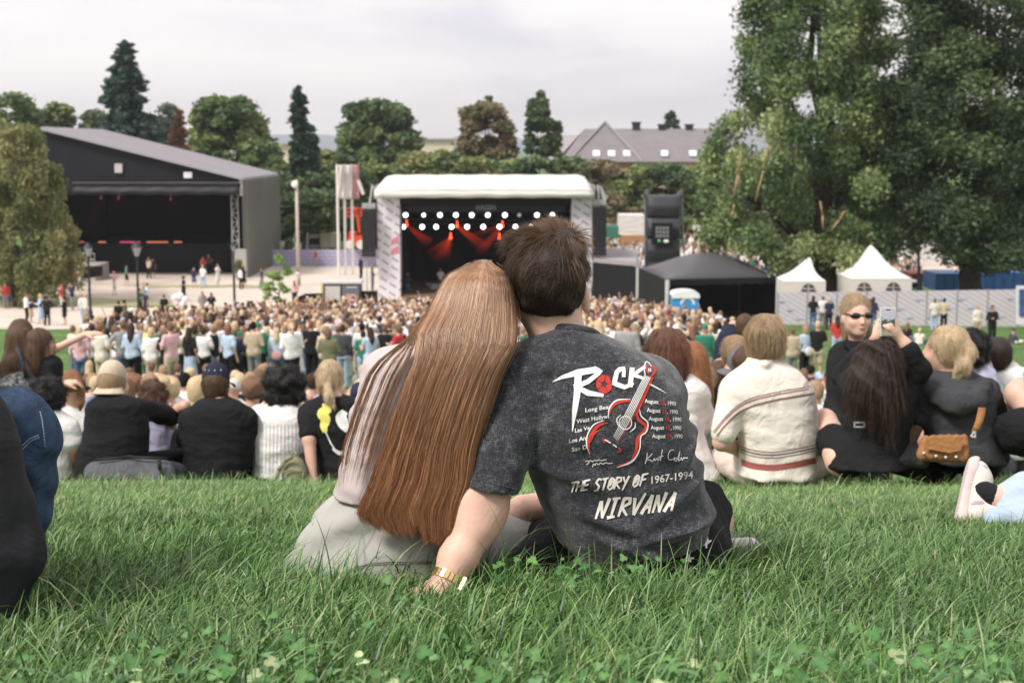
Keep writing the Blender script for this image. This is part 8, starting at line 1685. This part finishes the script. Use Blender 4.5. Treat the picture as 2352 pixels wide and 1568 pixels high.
tree('broadleaf_tree', 'grey-green tree just right of the spruce', 200, [(240, 370, 410), (270, 345, 430), (330, 340, 440), (400, 330, 450)], 6000, .42, [(.05, .07, .05), (.09, .12, .08), (.13, .16, .1)], 390, 5, TB, nc=30)
conifer('small rust-brown conifer behind the hall roof', 165, 412, 250, 370, 55, RUST, 4500, .26, 6, tiers=9)
tree('broadleaf_tree', 'big round yellow-green tree behind the hall roof', 170, [(222, 470, 545), (245, 445, 590), (285, 432, 622), (330, 435, 632), (400, 440, 640)], 22000, .34, MG, 525, 7, TB, nc=70)
tree('broadleaf_tree', 'lower mid-green tree right of the round one', 160, [(318, 575, 620), (345, 550, 655), (400, 550, 668), (470, 600, 668)], 9000, .32, MG, 610, 8, TB, nc=40)
for X, yt, yb, w_, lb, sd in ((686, 197, 405, 42, 'tall narrow dark poplar left of the three banners', 9), (712, 283, 405, 40, 'shorter narrow dark poplar beside the tall one', 10)):
    tree('poplar_tree', lb, 150, [(yt, X-6, X+6), (yt+25, X-w_*.36, X+w_*.36), (yt+80, X-w_*.5, X+w_*.5), (yb, X-w_*.55, X+w_*.55)], 11000 if sd == 9 else 7000, .22, [(.012, .03, .018), (.022, .05, .028), (.035, .07, .04)], X, sd, TB, nc=55, clumpr=13)
tree('broadleaf_tree', 'large spreading dark green tree left of the stage roof', 165, [(233, 845, 895), (255, 790, 940), (300, 775, 960), (340, 770, 972), (400, 760, 975)], 22000, .34, DG+[(.12, .17, .06)], 865, 11, TB, nc=75)
tree('broadleaf_tree', 'brownish thinning tree above the stage roof', 170, [(236, 1100, 1135), (262, 1055, 1165), (310, 1042, 1185), (362, 1040, 1192)], 13000, .30, BG+[(.10, .14, .05)], 1115, 12, TB, nc=55)
tree('broadleaf_tree', 'small dark treetop peeking over the brownish tree', 200, [(222, 1113, 1130), (236, 1104, 1140), (262, 1100, 1142)], 1500, .3, DG, 1122, 13, TB, nc=12)
tree('poplar_tree', 'tall narrow green poplar above the stage roof', 165, [(210, 1236, 1248), (235, 1216, 1262), (290, 1206, 1272), (362, 1202, 1272)], 12000, .25, DG, 1238, 14, TB, nc=50, clumpr=15)
tree('poplar_tree', 'shorter thin poplar left of the hipped roof', 165, [(264, 1274, 1282), (290, 1264, 1290), (362, 1258, 1290)], 4500, .24, MG[:3], 1274, 15, TB, nc=26, clumpr=9)
tree('spruce_tree', 'small dark treetop rising behind the building ridge', 260, [(250, 1538, 1548), (268, 1528, 1558), (296, 1524, 1562)], 1800, .4, [(.03, .05, .04), (.06, .09, .07)], 1543, 16, TB, nc=14)
# the belt of lower trees behind the square and the stage
rg = np.random.default_rng(4)
for i, (X, yt, w_, c, D, lb) in enumerate(((650, 395, 90, DG, 145, 'dark tree right behind the hall side wall'), (745, 345, 70, OLV, 175, 'olive tree between the poplars and big dark tree'), (735, 400, 110, DG, 148, 'dark broad tree behind the pointed tents'), (800, 385, 110, DG, 150, 'dark broad tree behind the three banners'), (870, 372, 120, MG, 155, 'mid-green tree just left of the stage roof'), (955, 350, 120, OLV, 160, 'olive tree behind the left part of the stage roof'), (1020, 345, 100, MG, 162, 'mid-green tree below the cream building'),
                                          (1085, 360, 110, OLV, 158, 'olive tree under the brownish one'), (1160, 362, 110, MG, 160, 'mid-green tree behind the middle of the stage roof'), (1235, 360, 100, DG, 158, 'dark tree below the poplar'), (1310, 362, 110, MG, 160, 'mid-green tree below the left end of the hipped roof'), (1385, 370, 110, BG, 158, 'brownish tree in front of the hipped roof'), (1455, 378, 110, MG, 157, 'mid-green tree behind the inflatable tower'), (1530, 376, 110, DG, 156, 'dark tree right of the inflatable tower'), (1600, 380, 120, MG, 156, 'mid-green tree at the right end of the hipped roof'),
                                          (1420, 440, 90, BG, 150, 'low russet tree right of the stage roof'), (1700, 430, 160, DG, 160, 'dark tree far behind the big willow-like tree'), (1900, 430, 200, DG, 165, 'dark tree far behind the thick trunk'), (2080, 420, 200, DG, 165, 'dark tree far behind between the two trunks'), (2280, 420, 220, DG, 165, 'dark tree far behind at the right edge'), (30, 380, 200, DG, 150, 'dark tree behind the birch at the left edge'), (180, 420, 60, DG, 185, 'hidden dark tree behind the hall'))):
    tree('broadleaf_tree', lb, D, [(yt, X-w_*.2, X+w_*.2), (yt+18, X-w_*.48, X+w_*.48), (yt+60, X-w_*.6, X+w_*.6), (yt+110, X-w_*.62, X+w_*.62), (yt+165, X-w_*.5, X+w_*.5)], int(60*w_*1.3), .34, c, X, 30+i, TB, nc=int(w_*.42), clumpr=24)
tree('broadleaf_tree', 'dark leafy mass at the left end of the tree belt, behind the lamp pole', 140, [(440, 640, 780), (480, 625, 800), (530, 640, 770)], 9000, .3, DG, 700, 61, TB, nc=50, clumpr=26)
# ---- the big trees on the right
WIL = [(.035, .065, .024), (.065, .11, .040), (.11, .165, .062), (.17, .22, .088), (.25, .29, .12)]
tree('broadleaf_tree', 'huge loose-leaved green tree with a thick forked trunk behind the fence', 89, [(-160, 1760, 1960), (-60, 1690, 2050), (40, 1690, 2060), (170, 1690, 2080), (260, 1630, 2110), (370, 1600, 2140), (480, 1585, 2150), (545, 1600, 2130), (580, 1690, 2060), (600, 1790, 2000)], 110000, .15, WIL, 1925, 71, None, trunk=(.82,), nc=300, clumpr=40, limbs=12, droop=1.1, flat=1.1)
DK = [(.018, .032, .016), (.032, .058, .024), (.055, .088, .034), (.09, .12, .045)]
tree('broadleaf_tree', 'very dark dense tree with reddish-brown undertones at the right edge', 86, [(-160, 2090, 2450), (0, 2060, 2500), (110, 2050, 2520), (220, 2030, 2520), (330, 2010, 2520), (450, 2060, 2500), (545, 2110, 2480), (590, 2150, 2420), (612, 2200, 2400)], 130000, .15, DK, 2240, 72, None, trunk=(.72,), nc=380, clumpr=56, limbs=5, droop=.3)
# trimmed bamboo-coloured branches hanging in the big tree
for i, (x0, y0, x1, y1) in enumerate(((1768, 322, 1735, 462), (1830, 330, 1815, 455), (1702, 348, 1684, 455), (1884, 462, 1890, 528), (1940, 485, 1908, 530), (1686, 470, 1678, 500))):
    mb = MB(); a, b = px(x0, y0, 84), px(x1, y1, 84); m_ = a.lerp(b, .5)+Vector((.06, 0, 0)); mb.tube(a, m_, .05, .07, n=6); mb.tube(m_, b, .07, .04, n=6)
    tag(mb.build('bare_branch', mat('straw coloured bare wood', (.34, .23, .12), rough=.8), smooth=True), '%s straw-coloured bare branch from the left hanging in the big tree' % ('third', 'fourth', 'second', 'fifth', 'sixth', 'first')[i], 'branch', 'bare branches hanging in the big tree')
# ---- birch at the left edge
BIR = [(.06, .08, .028), (.11, .13, .045), (.16, .17, .065), (.22, .22, .10)]
tree('birch_tree', 'drooping olive birch with pale trunk at the left edge of the square', 98, [(284, 34, 60), (300, 8, 96), (330, -10, 118), (348, -60, 104), (375, -60, 152), (402, -70, 134), (440, -80, 176), (470, -80, 156), (520, -90, 190), (556, -90, 170), (590, -80, 202), (648, -50, 110)], 36000, .15, BIR, 60, 81, None, bark=BARKB, trunk=(.24,), nc=165, clumpr=19, limbs=12, droop=2.2, flat=1.8)
tree('young_tree', 'thin young tree with sparse light green leaves before the square', 84, [(585, 634, 650), (605, 622, 668), (650, 598, 670), (690, 604, 668), (722, 600, 664)], 2400, .12, [(.10, .19, .05), (.17, .27, .08), (.25, .33, .13)], 640, 82, None, trunk=(.05,), nc=30, clumpr=9, limbs=10)
for X, Y0, D, w_, lb in ((662, 548, 133, 26, 'light green bush behind the lilac fence'), (548, 595, 116, 16, 'small olive bush beside the hall plinth'), (600, 592, 134, 14, 'low green bush at the end of the side wall')):
    tree('bush', lb, D, [(Y0, X-w_*.3, X+w_*.3), (Y0+14, X-w_*.5, X+w_*.5), (Y0+34, X-w_*.5, X+w_*.5)], 900, .16, OLV, X, int(X), None, nc=12, clumpr=9, cat='bush', limbs=2, trunk=(.05,))
# ================================================================ thin haze in the air
mb = MB(); mb.lohi((-2600, -16, -12.5), (2600, 6400, 190)); hz_ = mb.build('haze', mat('haze stub', (1, 1, 1))); hz_['kind'] = 'stuff'; hz_['label'] = 'thin pale haze in the air over the whole park'
m = bpy.data.materials.new('haze air'); m.use_nodes = True; N = m.node_tree.nodes; L = m.node_tree.links; N.clear(); out = N.new('ShaderNodeOutputMaterial'); v = N.new('ShaderNodeVolumePrincipled'); v.inputs['Color'].default_value = (.90, .91, .95, 1); v.inputs['Density'].default_value = .0002; v.inputs['Anisotropy'].default_value = .2
L.new(v.outputs[0], out.inputs['Volume']); hz_.data.materials.clear(); hz_.data.materials.append(m)
SC.cycles.volume_bounces = 0
